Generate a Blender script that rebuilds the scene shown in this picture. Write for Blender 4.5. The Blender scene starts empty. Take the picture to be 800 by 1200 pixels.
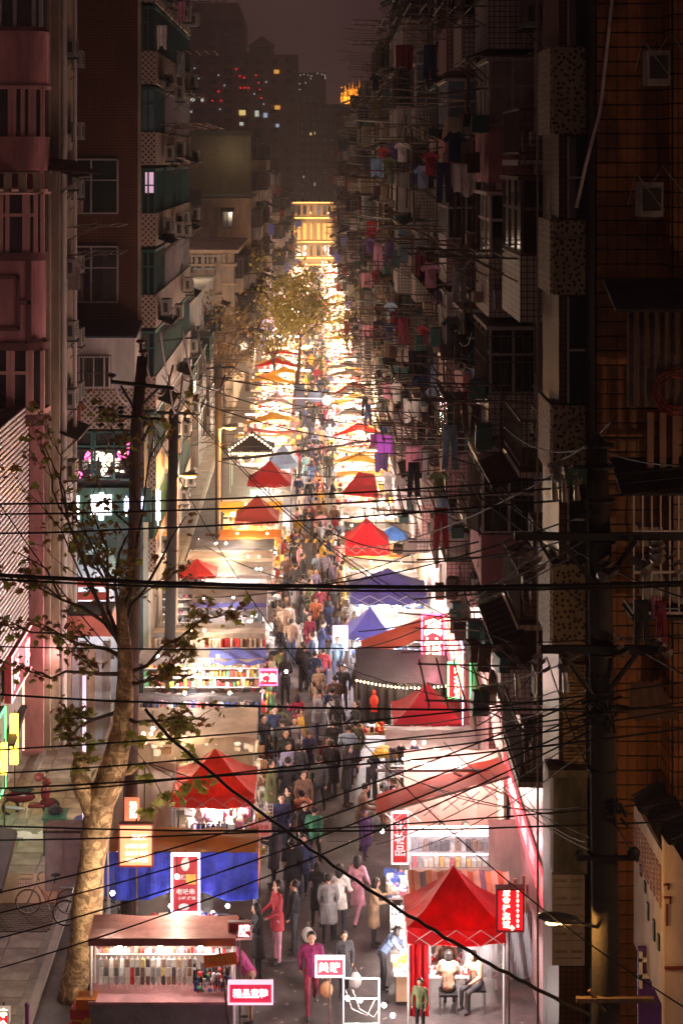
import bpy, math, random
import numpy as np
from mathutils import Vector, Matrix, noise
random.seed(11)
S = bpy.context.scene
COL = S.collection
R = math.radians
# ------------------------------------------------------------------ camera, sky, exposure
H, F, VX, VY = 19.0, 2000.0, 370.0, 187.0          # eye height in metres, focal length, vanishing point of the street
cam_d = bpy.data.cameras.new('camera'); cam = bpy.data.objects.new('camera', cam_d); COL.objects.link(cam)
cam.location = (0, 0, H); cam.rotation_euler = (R(90), 0, 0)
cam_d.sensor_fit = 'AUTO'; cam_d.sensor_width = 36; cam_d.lens = F / 1200 * 36
cam_d.shift_x = (400 - VX) / 1200; cam_d.shift_y = -(600 - VY) / 1200
cam_d.clip_start = .5; cam_d.clip_end = 3000
S.camera = cam
S.view_settings.view_transform = 'Standard'; S.view_settings.look = 'None'
S.view_settings.exposure = 0.55; S.view_settings.gamma = 1.0
S.cycles.use_denoising = True
S.cycles.max_bounces = 5; S.cycles.diffuse_bounces = 3; S.cycles.glossy_bounces = 2; S.cycles.transmission_bounces = 3
S.cycles.sample_clamp_indirect = 4.0; S.cycles.caustics_reflective = False; S.cycles.caustics_refractive = False

def lin(c):
    if isinstance(c, str):
        c = c.lstrip('#'); c = tuple(int(c[i:i+2], 16) / 255 for i in (0, 2, 4))
    return tuple((v / 12.92 if v <= .04045 else ((v + .055) / 1.055) ** 2.4) for v in c)

w = bpy.data.worlds.new('World'); S.world = w; w.use_nodes = True
nt = w.node_tree; nt.nodes.clear()
out = nt.nodes.new('ShaderNodeOutputWorld'); bg = nt.nodes.new('ShaderNodeBackground')
tc = nt.nodes.new('ShaderNodeTexCoord'); sep = nt.nodes.new('ShaderNodeSeparateXYZ'); ramp = nt.nodes.new('ShaderNodeValToRGB')
ns = nt.nodes.new('ShaderNodeTexNoise'); ns.inputs['Scale'].default_value = 3; ns.inputs['Detail'].default_value = 4
add = nt.nodes.new('ShaderNodeMath'); add.operation = 'MULTIPLY_ADD'; add.inputs[1].default_value = .12
ramp.color_ramp.elements[0].position = .0; ramp.color_ramp.elements[0].color = (.042, .0195, .0200, 1)
ramp.color_ramp.elements[1].position = .6; ramp.color_ramp.elements[1].color = (.027, .0135, .0145, 1)
nt.links.new(tc.outputs['Generated'], sep.inputs[0]); nt.links.new(tc.outputs['Generated'], ns.inputs['Vector'])
nt.links.new(ns.outputs[0], add.inputs[0]); nt.links.new(sep.outputs['Z'], add.inputs[2]); nt.links.new(add.outputs[0], ramp.inputs[0])
nt.links.new(ramp.outputs[0], bg.inputs[0]); bg.inputs[1].default_value = 1.0; nt.links.new(bg.outputs[0], out.inputs[0])

# ------------------------------------------------------------------ materials
MATS = {}
def mat(name, col, rough=.75, var=.25, scale=3.0, bump=.15, metal=0.0, trans=0.0, dirt=.0, alpha=1.0, spec=.4):
    if name in MATS: return MATS[name]
    m = bpy.data.materials.new(name); MATS[name] = m; m.use_nodes = True
    t = m.node_tree; n = t.nodes; L = t.links; b = n['Principled BSDF']
    c = lin(col) if isinstance(col, str) else col
    tex = n.new('ShaderNodeTexCoord'); nz = n.new('ShaderNodeTexNoise'); nz.inputs['Scale'].default_value = scale; nz.inputs['Detail'].default_value = 5
    L.new(tex.outputs['Object'], nz.inputs['Vector'])
    r = n.new('ShaderNodeValToRGB'); r.color_ramp.elements[0].position = .3; r.color_ramp.elements[1].position = .7
    r.color_ramp.elements[0].color = tuple(v * (1 - var) for v in c) + (1,); r.color_ramp.elements[1].color = tuple(min(1, v * (1 + var)) for v in c) + (1,)
    L.new(nz.outputs[0], r.inputs[0]); src = r.outputs[0]
    if dirt:
        n2 = n.new('ShaderNodeTexNoise'); n2.inputs['Scale'].default_value = 1.1; n2.inputs['Detail'].default_value = 8; n2.inputs['Roughness'].default_value = .7
        mp = n.new('ShaderNodeMapping'); mp.inputs['Scale'].default_value = (1.6, 1.6, .35)
        L.new(tex.outputs['Object'], mp.inputs[0]); L.new(mp.outputs[0], n2.inputs['Vector'])
        r2 = n.new('ShaderNodeValToRGB'); r2.color_ramp.elements[0].position = .42; r2.color_ramp.elements[1].position = .62
        r2.color_ramp.elements[0].color = (1 - dirt,) * 3 + (1,); r2.color_ramp.elements[1].color = (1, 1, 1, 1)
        mx = n.new('ShaderNodeMixRGB'); mx.blend_type = 'MULTIPLY'; mx.inputs[0].default_value = 1
        L.new(n2.outputs[0], r2.inputs[0]); L.new(src, mx.inputs[1]); L.new(r2.outputs[0], mx.inputs[2]); src = mx.outputs[0]
    L.new(src, b.inputs['Base Color'])
    b.inputs['Roughness'].default_value = rough; b.inputs['Metallic'].default_value = metal
    b.inputs['Specular IOR Level'].default_value = spec
    if bump:
        bp = n.new('ShaderNodeBump'); bp.inputs['Strength'].default_value = bump; bp.inputs['Distance'].default_value = .02
        n3 = n.new('ShaderNodeTexNoise'); n3.inputs['Scale'].default_value = scale * 6; L.new(tex.outputs['Object'], n3.inputs['Vector'])
        L.new(n3.outputs[0], bp.inputs['Height']); L.new(bp.outputs[0], b.inputs['Normal'])
    if trans:
        tr = n.new('ShaderNodeBsdfTranslucent'); ms = n.new('ShaderNodeMixShader'); ms.inputs[0].default_value = trans
        L.new(src, tr.inputs[0]); L.new(b.outputs[0], ms.inputs[1]); L.new(tr.outputs[0], ms.inputs[2])
        L.new(ms.outputs[0], n['Material Output'].inputs[0])
    if alpha < 1: b.inputs['Alpha'].default_value = alpha
    m.diffuse_color = c + (1,)
    return m

def emis(name, col, strength, sample=False):
    if name in MATS: return MATS[name]
    m = bpy.data.materials.new(name); MATS[name] = m; m.use_nodes = True
    b = m.node_tree.nodes['Principled BSDF']; c = lin(col) if isinstance(col, str) else col
    b.inputs['Base Color'].default_value = c + (1,); b.inputs['Emission Color'].default_value = c + (1,); b.inputs['Emission Strength'].default_value = strength
    m.cycles.emission_sampling = 'AUTO' if sample else 'NONE'
    return m

def pattern(name, kind, c1, c2, sx, sy, mortar=.02, rough=.5, dirt=.35, spec=.4):
    """wall finishes: kind grid (small glazed tiles), diamond, spots; object coordinates, works on X and Y faces"""
    if name in MATS: return MATS[name]
    m = mat(name, c1, rough=rough, var=.12, scale=1.3, bump=0, dirt=dirt, spec=spec)
    t = m.node_tree; n = t.nodes; L = t.links; b = n['Principled BSDF']
    tex = n.new('ShaderNodeTexCoord'); geo = n.new('ShaderNodeNewGeometry'); sp = n.new('ShaderNodeSeparateXYZ'); sn = n.new('ShaderNodeSeparateXYZ')
    L.new(tex.outputs['Object'], sp.inputs[0]); L.new(geo.outputs['Normal'], sn.inputs[0])
    ab = n.new('ShaderNodeMath'); ab.operation = 'ABSOLUTE'; L.new(sn.outputs['X'], ab.inputs[0])
    gt = n.new('ShaderNodeMath'); gt.operation = 'GREATER_THAN'; gt.inputs[1].default_value = .5; L.new(ab.outputs[0], gt.inputs[0])
    mixv = n.new('ShaderNodeMix'); mixv.data_type = 'FLOAT'; L.new(gt.outputs[0], mixv.inputs[0]); L.new(sp.outputs['X'], mixv.inputs[2]); L.new(sp.outputs['Y'], mixv.inputs[3])
    cb = n.new('ShaderNodeCombineXYZ'); L.new(mixv.outputs[0], cb.inputs[0]); L.new(sp.outputs['Z'], cb.inputs[1])
    col2 = lin(c2)
    mx = n.new('ShaderNodeMixRGB'); mx.inputs[2].default_value = col2 + (1,)
    if kind == 'grid':
        br = n.new('ShaderNodeTexBrick'); br.offset = 0; br.inputs['Scale'].default_value = 1
        br.inputs['Brick Width'].default_value = sx; br.inputs['Row Height'].default_value = sy; br.inputs['Mortar Size'].default_value = mortar; br.inputs['Mortar Smooth'].default_value = .2
        L.new(cb.outputs[0], br.inputs['Vector']); fac = br.outputs['Fac']
    elif kind == 'diamond':
        mp = n.new('ShaderNodeMapping'); mp.inputs['Rotation'].default_value = (0, 0, R(45)); L.new(cb.outputs[0], mp.inputs[0])
        w1 = n.new('ShaderNodeTexWave'); w1.bands_direction = 'X'; w1.inputs['Scale'].default_value = sx; L.new(mp.outputs[0], w1.inputs['Vector'])
        w2 = n.new('ShaderNodeTexWave'); w2.bands_direction = 'Y'; w2.inputs['Scale'].default_value = sx; L.new(mp.outputs[0], w2.inputs['Vector'])
        mm = n.new('ShaderNodeMath'); mm.operation = 'MAXIMUM'; L.new(w1.outputs['Fac'], mm.inputs[0]); L.new(w2.outputs['Fac'], mm.inputs[1])
        g2 = n.new('ShaderNodeMath'); g2.operation = 'GREATER_THAN'; g2.inputs[1].default_value = .82; L.new(mm.outputs[0], g2.inputs[0]); fac = g2.outputs[0]
    else:
        v = n.new('ShaderNodeTexVoronoi'); v.voronoi_dimensions = '2D'; v.distance = 'CHEBYCHEV'; v.inputs['Scale'].default_value = sx; L.new(cb.outputs[0], v.inputs['Vector'])
        g2 = n.new('ShaderNodeMath'); g2.operation = 'LESS_THAN'; v.inputs['Randomness'].default_value = .75; g2.inputs[1].default_value = .24; L.new(v.outputs['Distance'], g2.inputs[0]); fac = g2.outputs[0]
    src = b.inputs['Base Color'].links[0].from_socket
    L.new(fac, mx.inputs[0]); L.new(src, mx.inputs[1]); L.new(mx.outputs[0], b.inputs['Base Color'])
    bp = n.new('ShaderNodeBump'); bp.invert = True; bp.inputs['Strength'].default_value = .5; bp.inputs['Distance'].default_value = .01
    L.new(fac, bp.inputs['Height']); L.new(bp.outputs[0], b.inputs['Normal'])
    return m

def glass(name, col, rough=.15, alpha=.35):
    return mat(name, col, rough=rough, var=.1, bump=0, alpha=alpha, spec=.8)

# ------------------------------------------------------------------ mesh builder
ORG = {}
class MB:
    def __init__(s): s.v = []; s.f = []; s.m = []; s.k = 0
    def mi(s, k): s.k = k; return s
    def quad(s, a, b, c, d):
        i = len(s.v); s.v += [tuple(a), tuple(b), tuple(c), tuple(d)]; s.f.append((i, i+1, i+2, i+3)); s.m.append(s.k); return s
    def box(s, c, d, rz=0, rx=0, ry=0):
        hx, hy, hz = d[0]/2, d[1]/2, d[2]/2; i = len(s.v)
        pts = [(-hx,-hy,-hz),(hx,-hy,-hz),(hx,hy,-hz),(-hx,hy,-hz),(-hx,-hy,hz),(hx,-hy,hz),(hx,hy,hz),(-hx,hy,hz)]
        if rz or rx or ry:
            M = Matrix.Rotation(rz, 3, 'Z') @ Matrix.Rotation(ry, 3, 'Y') @ Matrix.Rotation(rx, 3, 'X')
            pts = [tuple(M @ Vector(p)) for p in pts]
        s.v += [(p[0]+c[0], p[1]+c[1], p[2]+c[2]) for p in pts]
        s.f += [tuple(i+k for k in q) for q in ((0,3,2,1),(4,5,6,7),(0,1,5,4),(1,2,6,5),(2,3,7,6),(3,0,4,7))]; s.m += [s.k]*6
        return s
    def bb(s, x0, x1, y0, y1, z0, z1):
        return s.box(((x0+x1)/2, (y0+y1)/2, (z0+z1)/2), (abs(x1-x0), abs(y1-y0), abs(z1-z0)))
    def tube(s, pts, r, n=6, cap=True):
        pts = [Vector(p) for p in pts]; rs = r if isinstance(r, (list, tuple)) else [r]*len(pts); base = len(s.v)
        for i, p in enumerate(pts):
            t = (pts[min(i+1, len(pts)-1)] - pts[max(i-1, 0)]).normalized()
            up = Vector((0,0,1)) if abs(t.z) < .9 else Vector((1,0,0))
            a = t.cross(up).normalized(); b = t.cross(a)
            for k in range(n):
                th = 2*math.pi*k/n; s.v.append(tuple(p + (a*math.cos(th)+b*math.sin(th))*rs[i]))
        for i in range(len(pts)-1):
            for k in range(n):
                a0 = base+i*n+k; a1 = base+i*n+(k+1)%n
                s.f.append((a0, a1, a1+n, a0+n)); s.m.append(s.k)
        if cap:
            s.f.append(tuple(base+k for k in range(n))[::-1]); s.f.append(tuple(base+(len(pts)-1)*n+k for k in range(n))); s.m += [s.k]*2
        return s
    def ball(s, c, r, n=8, m=5):
        r = r if isinstance(r, (list, tuple)) else (r, r, r); base = len(s.v)
        for i in range(m+1):
            ph = math.pi*i/m
            for k in range(n):
                th = 2*math.pi*k/n; s.v.append((c[0]+r[0]*math.sin(ph)*math.cos(th), c[1]+r[1]*math.sin(ph)*math.sin(th), c[2]+r[2]*math.cos(ph)))
        for i in range(m):
            for k in range(n):
                a = base+i*n+k; b = base+i*n+(k+1)%n; s.f.append((a, a+n, b+n, b)); s.m.append(s.k)
        return s
    def lathe(s, c, prof, n=10):
        base = len(s.v)
        for (r, z) in prof:
            for k in range(n):
                th = 2*math.pi*k/n; s.v.append((c[0]+r*math.cos(th), c[1]+r*math.sin(th), c[2]+z))
        for i in range(len(prof)-1):
            for k in range(n):
                a = base+i*n+k; b = base+i*n+(k+1)%n; s.f.append((a, b, b+n, a+n)); s.m.append(s.k)
        return s
    def prism(s, poly, d):
        """poly: planar 3D points, extruded along vector d"""
        i = len(s.v); n = len(poly); d = Vector(d)
        s.v += [tuple(p) for p in poly] + [tuple(Vector(p)+d) for p in poly]
        s.f.append(tuple(range(i, i+n))); s.f.append(tuple(range(i+2*n-1, i+n-1, -1))); s.m += [s.k]*2
        for k in range(n):
            a = i+k; b = i+(k+1) % n; s.f.append((b, a, a+n, b+n)); s.m.append(s.k)
        return s
    def sheet(s, fn, nu, nv, th=.012):
        """fn(u,v)->point; a cloth with thickness th"""
        base = len(s.v)
        P = [[Vector(fn(i/nu, j/nv)) for j in range(nv+1)] for i in range(nu+1)]
        for dz in (0, -th):
            for i in range(nu+1):
                for j in range(nv+1):
                    p = P[i][j]; s.v.append((p.x, p.y + (dz if th < 0 else 0), p.z + dz))
        N = (nu+1)*(nv+1)
        for i in range(nu):
            for j in range(nv):
                a = base+i*(nv+1)+j; q = (a, a+nv+1, a+nv+2, a+1)
                s.f.append(q); s.f.append(tuple(x+N for x in q[::-1])); s.m += [s.k]*2
        return s
    def text(s, body, c, h, width=None, vertical=False, th=.015, flat='y', rz=0, bold=.0):
        """lettering facing -Y, centred at c; h is the height of one character"""
        vs, fs, wd = text_mesh(body, vertical, bold)
        sx = h; 
        if width: sx = width / max(wd[0], .01)
        M = Matrix.Rotation(rz, 3, 'Z'); i = len(s.v)
        sz = h if not vertical else h
        for (x, y) in vs:
            p = M @ Vector(((x - wd[2])*sx, 0, (y - wd[3])*sz)); s.v.append((p.x+c[0], p.y+c[1], p.z+c[2]))
        n = len(vs)
        back = M @ Vector((0, th, 0))
        for f in fs: s.f.append(tuple(i+k for k in f)); s.m.append(s.k)
        # thickness: edge walls
        edges = {}
        for f in fs:
            for a, b in zip(f, f[1:]+f[:1]): edges[(a, b)] = 1
        s.v += [(p[0]+back.x, p[1]+back.y, p[2]+back.z) for p in s.v[i:i+n]]
        for (a, b) in edges:
            if (b, a) not in edges: s.f.append((i+b, i+a, i+a+n, i+b+n)); s.m.append(s.k)
        return s
    def mesh(s, name, mats, origin=(0,0,0), smooth=False):
        me = bpy.data.meshes.new(name); o = Vector(origin)
        me.from_pydata([(v[0]-o[0], v[1]-o[1], v[2]-o[2]) for v in s.v], [], s.f)
        for m in (mats if isinstance(mats, (list, tuple)) else [mats]): me.materials.append(m)
        if any(s.m): me.polygons.foreach_set('material_index', s.m)
        if smooth: me.polygons.foreach_set('use_smooth', [True]*len(s.f))
        me.update(); return me
    def build(s, name, mats, parent=None, origin=None, kind=None, smooth=False, label=None):
        if not s.v: return None
        if origin is None: origin = ORG[parent.name] if parent else (0, 0, 0)
        me = s.mesh(name, mats, origin, smooth)
        return put(name, me, origin, parent, kind, label)

TXT = {}
def text_mesh(body, vertical, bold=0):
    key = (body, vertical, bold)
    if key in TXT: return TXT[key]
    c = bpy.data.curves.new('lettering', 'FONT'); c.body = '\n'.join(body) if vertical else body
    c.resolution_u = 1; c.align_x = 'CENTER'; c.offset = bold; c.size = 1
    if vertical: c.space_line = 1.05
    o = bpy.data.objects.new('lettering', c); COL.objects.link(o)
    dg = bpy.context.evaluated_depsgraph_get(); ev = o.evaluated_get(dg); me = bpy.data.meshes.new_from_object(ev)
    vs = [(v.co.x, v.co.y) for v in me.vertices]; fs = [tuple(p.vertices) for p in me.polygons]
    bpy.data.objects.remove(o); bpy.data.curves.remove(c); bpy.data.meshes.remove(me)
    xs = [v[0] for v in vs] or [0]; ys = [v[1] for v in vs] or [0]
    TXT[key] = (vs, fs, (max(xs)-min(xs), max(ys)-min(ys), (max(xs)+min(xs))/2, (max(ys)+min(ys))/2))
    return TXT[key]

def put(name, me, loc, parent=None, kind=None, label=None, rz=0, sc=None):
    o = bpy.data.objects.new(name, me); COL.objects.link(o)
    if parent:
        o.parent = parent; o.location = Vector(loc) - Vector(ORG[parent.name])
    else: o.location = loc
    ORG[o.name] = tuple(loc)
    if rz: o.rotation_euler.z = rz
    if sc: o.scale = sc if isinstance(sc, (tuple, list)) else (sc,)*3
    if kind: o['kind'] = kind
    if label: o['label'] = label
    return o

def tag(o, label, cat, group=None):
    o['label'] = label; o['category'] = cat
    if group: o['group'] = group
    return o

def thing(name, label, cat, loc=(0,0,0), group=None):
    return tag(put(name, None, loc), label, cat, group)

def slot(o, i, m):
    o.material_slots[i].link = 'OBJECT'; o.material_slots[i].material = m

def lamp(parent, loc, energy, col=(1, .85, .65), radius=.06, name='lamp_light'):
    d = bpy.data.lights.new(name, 'POINT'); d.energy = energy * GAIN; d.color = col; d.shadow_soft_size = radius
    o = bpy.data.objects.new(name, d); COL.objects.link(o)
    if parent: o.parent = parent; o.location = Vector(loc) - Vector(ORG[parent.name])
    else: o.location = loc
    return o
GAIN = 2.0
def W(px, py, Y):
    s = F / Y; return Vector(((px - VX) / s, Y, H - (py - VY) / s))
def G(px, py, z=0):
    s = (py - VY) / (H - z); return Vector(((px - VX) / s, F / s, z))
rnd = random.uniform

# ------------------------------------------------------------------ palette
asphalt = mat('asphalt', (.085, .070, .068), .45, .35, 1.5, .35, dirt=.35)
concrete = mat('concrete', (.30, .27, .23), .8, .2, .8, .25, dirt=.35)
paver_m = mat('paving_stone', (.34, .29, .23), .75, .22, .9, .25, dirt=.3)
brick_pave = mat('paving_brick', (.16, .11, .09), .8, .3, 2, .3, dirt=.3)
dirt_ground = mat('bare_ground', (.12, .10, .085), .9, .3, .5, .2)
pinkwall = mat('pink_render', (.50, .21, .22), .85, .12, .8, .2, dirt=.35)
pinkdeep = mat('pink_trim', (.13, .045, .05), .8, .1, 1, .1)
tanwall = mat('tan_render', (.42, .32, .24), .85, .15, .7, .2, dirt=.45)
beige = mat('beige_render', (.60, .43, .30), .85, .1, .7, .15, dirt=.3)
greywall = mat('grey_render', (.30, .27, .25), .85, .15, .7, .2, dirt=.5)
whitewall = mat('white_render', (.62, .55, .52), .8, .08, .7, .15, dirt=.3)
darkroof = mat('dark_roof', (.035, .03, .032), .8, .3, 1, .3)
blueroof = mat('blue_sheet_roof', (.025, .035, .07), .5, .2, 1, .1)
browntile = pattern('brown_glazed_tile', 'grid', '#6b3a28', '#2a1711', .10, .10, .012, .45)
tile_face = mat('brown_tile_face', '#8f5a34', .42, .3, 2.5, .05, dirt=.4)
tile_joint = mat('tile_joint', (.018, .012, .010), .9, .2)
whitetile = pattern('white_glazed_tile', 'grid', '#c4b6ae', '#5a4a46', .12, .12, .012, .4, .45)
pinktile = pattern('pink_glazed_tile', 'grid', '#bf9696', '#5a3c3c', .12, .12, .012, .4, .5)
greentile = pattern('yellow_green_tile', 'grid', '#97935f', '#2c2a1a', .35, .35, .03, .4, .3)
diamond = pattern('diamond_tile', 'diamond', '#6d5249', '#b5a294', 2.2, 2.2, .02, .6, .3)
spots = pattern('spotted_mosaic', 'spots', '#97806a', '#2b1b12', 10, 10, .02, .7, .25)
frame_m = mat('window_frame', (.32, .29, .28), .5, .15, 3, .05)
frame_w = mat('white_frame', (.55, .47, .44), .5, .1, 3, .05)
frame_pink = mat('pink_frame', (.55, .28, .26), .6, .1, 3, .05)
frame_g = mat('green_frame', (.03, .09, .08), .5, .2, 3, .05)
rust = mat('rusty_steel', (.10, .06, .045), .8, .4, 6, .3)
blackm = mat('black_steel', (.012, .011, .012), .6, .2, 4, .1)
cable_m = mat('cable_rubber', (.008, .007, .008), .7, .2, 4, .05)
cable_l = mat('pale_cable', (.45, .38, .35), .5, .15, 4, .05)
pane_dark = mat('window_glass', (.018, .02, .024), .08, .3, .6, 0, spec=.9)
pane_teal = mat('teal_glass', (.009, .026, .027), .15, .3, .8, 0, spec=.8)
pane_cur = mat('curtained_glass', (.22, .17, .15), .5, .4, 2.5, 0, spec=.6)
pane_blue = mat('blue_pane', (.10, .15, .20), .3, .3, .8, 0, spec=.8)
ac_m = mat('ac_casing', (.27, .24, .215), .55, .3, .7, .05, dirt=.5)
ac_d = mat('ac_grille', (.03, .028, .026), .7, .2, 4, .1)
sheet_dark = mat('dark_awning_sheet', (.035, .028, .030), .7, .35, 2, .3, dirt=.4)
sheet_green = mat('green_awning_sheet', (.02, .06, .05), .6, .3, 2, .2, dirt=.3)
sheet_brown = mat('brown_awning_sheet', (.09, .045, .035), .7, .3, 2, .3, dirt=.4)
bamboo = mat('bamboo_pole', (.20, .14, .10), .7, .3, 5, .1)
steel = mat('steel_tube', (.45, .45, .46), .35, .15, 5, .05, metal=.7)
whitepaint = mat('white_paint', (.78, .76, .74), .45, .06, 3, .05)
red_cl = mat('red_canopy_cloth', (.60, .025, .012), .65, .3, 1.5, .7, trans=.45, dirt=.3)
redo_cl = mat('orange_red_cloth', (.66, .06, .02), .65, .25, 1.5, .7, trans=.5, dirt=.3)
maroon_cl = mat('maroon_cloth', (.30, .04, .03), .65, .15, 1.5, .25, trans=.35)
blue_cl = mat('blue_tarp', (.06, .10, .68), .4, .45, 3, 1.0, trans=.4, dirt=.3)
purple_cl = mat('purple_canopy_cloth', (.055, .06, .20), .6, .3, 1.5, .25, trans=.3)
lav_cl = mat('lavender_cloth', (.22, .24, .62), .6, .15, 1.5, .25, trans=.4)
orange_cl = mat('orange_cloth', (.70, .28, .07), .65, .15, 1.5, .25, trans=.5)
yellow_cl = mat('yellow_cloth', (.75, .50, .12), .65, .15, 1.5, .25, trans=.5)
white_cl = mat('white_canopy_cloth', (.50, .43, .39), .65, .12, 1.5, .3, trans=.4, dirt=.3)
beige_cl = mat('beige_tarp', (.56, .43, .33), .7, .12, 1.2, .35, trans=.4, dirt=.25)
grey_cl = mat('grey_canopy_cloth', (.20, .18, .19), .65, .15, 1.5, .3, trans=.25, dirt=.3)
black_cl = mat('black_tarp', (.02, .018, .022), .55, .3, 2, .5, trans=.05)
green_cl = mat('green_cloth', (.04, .30, .12), .65, .15, 1.5, .25, trans=.4)
tube_w = emis('cool_tube_glow', (1, .93, .86), 14); tube_y = emis('warm_bulb_glow', (1, .66, .34), 14); bulb_w = emis('white_bulb_glow', (1, .92, .82), 25)
tube_p = emis('violet_led_glow', (.85, .45, 1.0), 7); neon_r = emis('red_neon_glow', (1, .03, .05), 2.6); neon_p = emis('pink_neon_glow', (1, .12, .35), 3)
neon_g = emis('green_neon_glow', (.10, .9, .25), 2.5); neon_y = emis('yellow_neon_glow', (1, .55, .05), 5); neon_b = emis('blue_neon_glow', (.3, .45, 1), 5)
orange_glow = emis('sodium_glow', (1, .42, .08), 16)
letter_w = emis('lit_letter', (1, .82, .58), 3.2); letter_pink = emis('lit_pink_letter', (1, .62, .62), 2.6); sign_red = emis('lit_red_face', (.8, .008, .02), .55); sign_pink = emis('lit_pink_face', (.7, .02, .07), .45)
leaf_m = mat('plane_leaf', (.21, .21, .04), .6, .45, 9, .1, trans=.4); leaf_b = mat('brown_leaf', (.20, .10, .03), .6, .4, 9, .1, trans=.3)
leaf_far = mat('tree_leaf', (.34, .27, .06), .6, .5, .7, .1, trans=.4); leaf_far2 = mat('dry_tree_leaf', (.24, .14, .05), .6, .5, .7, .1, trans=.3)
skin_m = mat('skin', (.55, .32, .22), .6, .08, 10, .05); hair_m = mat('black_hair', (.012, .009, .008), .5, .3, 20, .3); shoe_m = mat('shoe', (.04, .035, .035), .6, .3)
# ================================================================== SETTING: ground and road
def sheet_struct(name, x0, x1, y0, y1, z, m):
    b = MB(); b.quad((x0,y0,z),(x1,y0,z),(x1,y1,z),(x0,y1,z)); return b.build(name, m, kind='structure')
sheet_struct('ground', -900, 900, -200, 1600, -.02, dirt_ground)
sheet_struct('road', -6.4, 5.6, 10, 330, 0, asphalt)
b = MB(); b.bb(-30, -6.4, 10, 130, -.1, .12); pave = b.build('pavement', concrete, kind='structure')
b = MB(); b.bb(5.6, 14, 10, 330, -.1, .12); b.build('pavement_by_shops', concrete, kind='structure')
b = MB(); b.bb(-6.40, -6.22, 10, 130, -.05, .135); b.build('kerb', mat('kerb_stone', (.36,.33,.29), .8, .15, 2, .2), kind='structure')
# paving slabs one can pick apart near the camera
slab = MB().bb(-.385, .385, -.385, .385, 0, .03).mesh('paving_slab', paver_m); n = 0
for i in range(11):
    for j in range(22):
        x = -15.0 + i*.8 + .4*(j % 2)*0; y = 37.2 + j*.8
        if 41.7 < y < 44.3: continue
        o = put('paving_slab', slab, (x, y, .118 + rnd(0, .008)), pave, rz=rnd(-.008, .008)); n += 1
b = MB()
for j in range(24):
    for i in range(80):
        b.box((-14.9 + i*.105 + (.05 if j % 2 else 0), 41.75 + j*.108, .128 + rnd(0, .01)), (.095, .098, .03), rz=rnd(-.03, .03))
b.build('paving_brick', brick_pave, pave, kind='stuff')
for k, (x, y) in enumerate(((.6, 43.5), (-.4, 57), (.3, 66), (0.1, 39.4))):
    MB().lathe((x, y, .004), [(0,.012),(.30,.012),(.34,0)], 18).build('manhole_cover', mat('cast_iron', (.03,.027,.025), .5, .3, 12, .8), bpy.data.objects['road'], kind='structure')
for k, (x, y, w_, h_) in enumerate(((-.9, 41.2, 1.1, 1.6), (1.0, 48, 1.4, .9), (0, 53, 1.0, 2.2), (.9, 37.8, .9, 1.2), (-.5, 62, 1.3, 1.5))):
    MB().box((x, y, .006), (w_, h_, .008), rz=.03*k).build('road_patch', mat('asphalt_patch_%d' % (k % 2), (.045,.038,.038) if k % 2 else (.11,.09,.085), .45 if k % 2 else .7, .4, 2.5, .4), bpy.data.objects['road'], kind='structure')
b = MB()
for k in range(300):
    x = rnd(-2, 2.2) if k % 3 else rnd(-12, 5); y = rnd(37, 62); sz_ = 1; a = rnd(0, 3)
    b.box((x, y, .006), (rnd(.03, .12), rnd(.03, .1), .008), rz=a)
b.build('litter', mat('litter_paper', (.22,.19,.17), .8, .5, 1), kind='stuff')
# shallow spilled water on the slabs
b = MB()
for (px, py, r) in ((100, 1148, .28), (86, 1143, .2), (128, 1146, .16)):
    p = G(px, py, .16); b.lathe((p.x, p.y, .158), [(0, .003), (r, .003), (r*1.15, 0)], 12)
b.build('puddle', mat('puddle_water', (.25,.24,.25), .05, .1, 1, 0, spec=.9), kind='structure')

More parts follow.
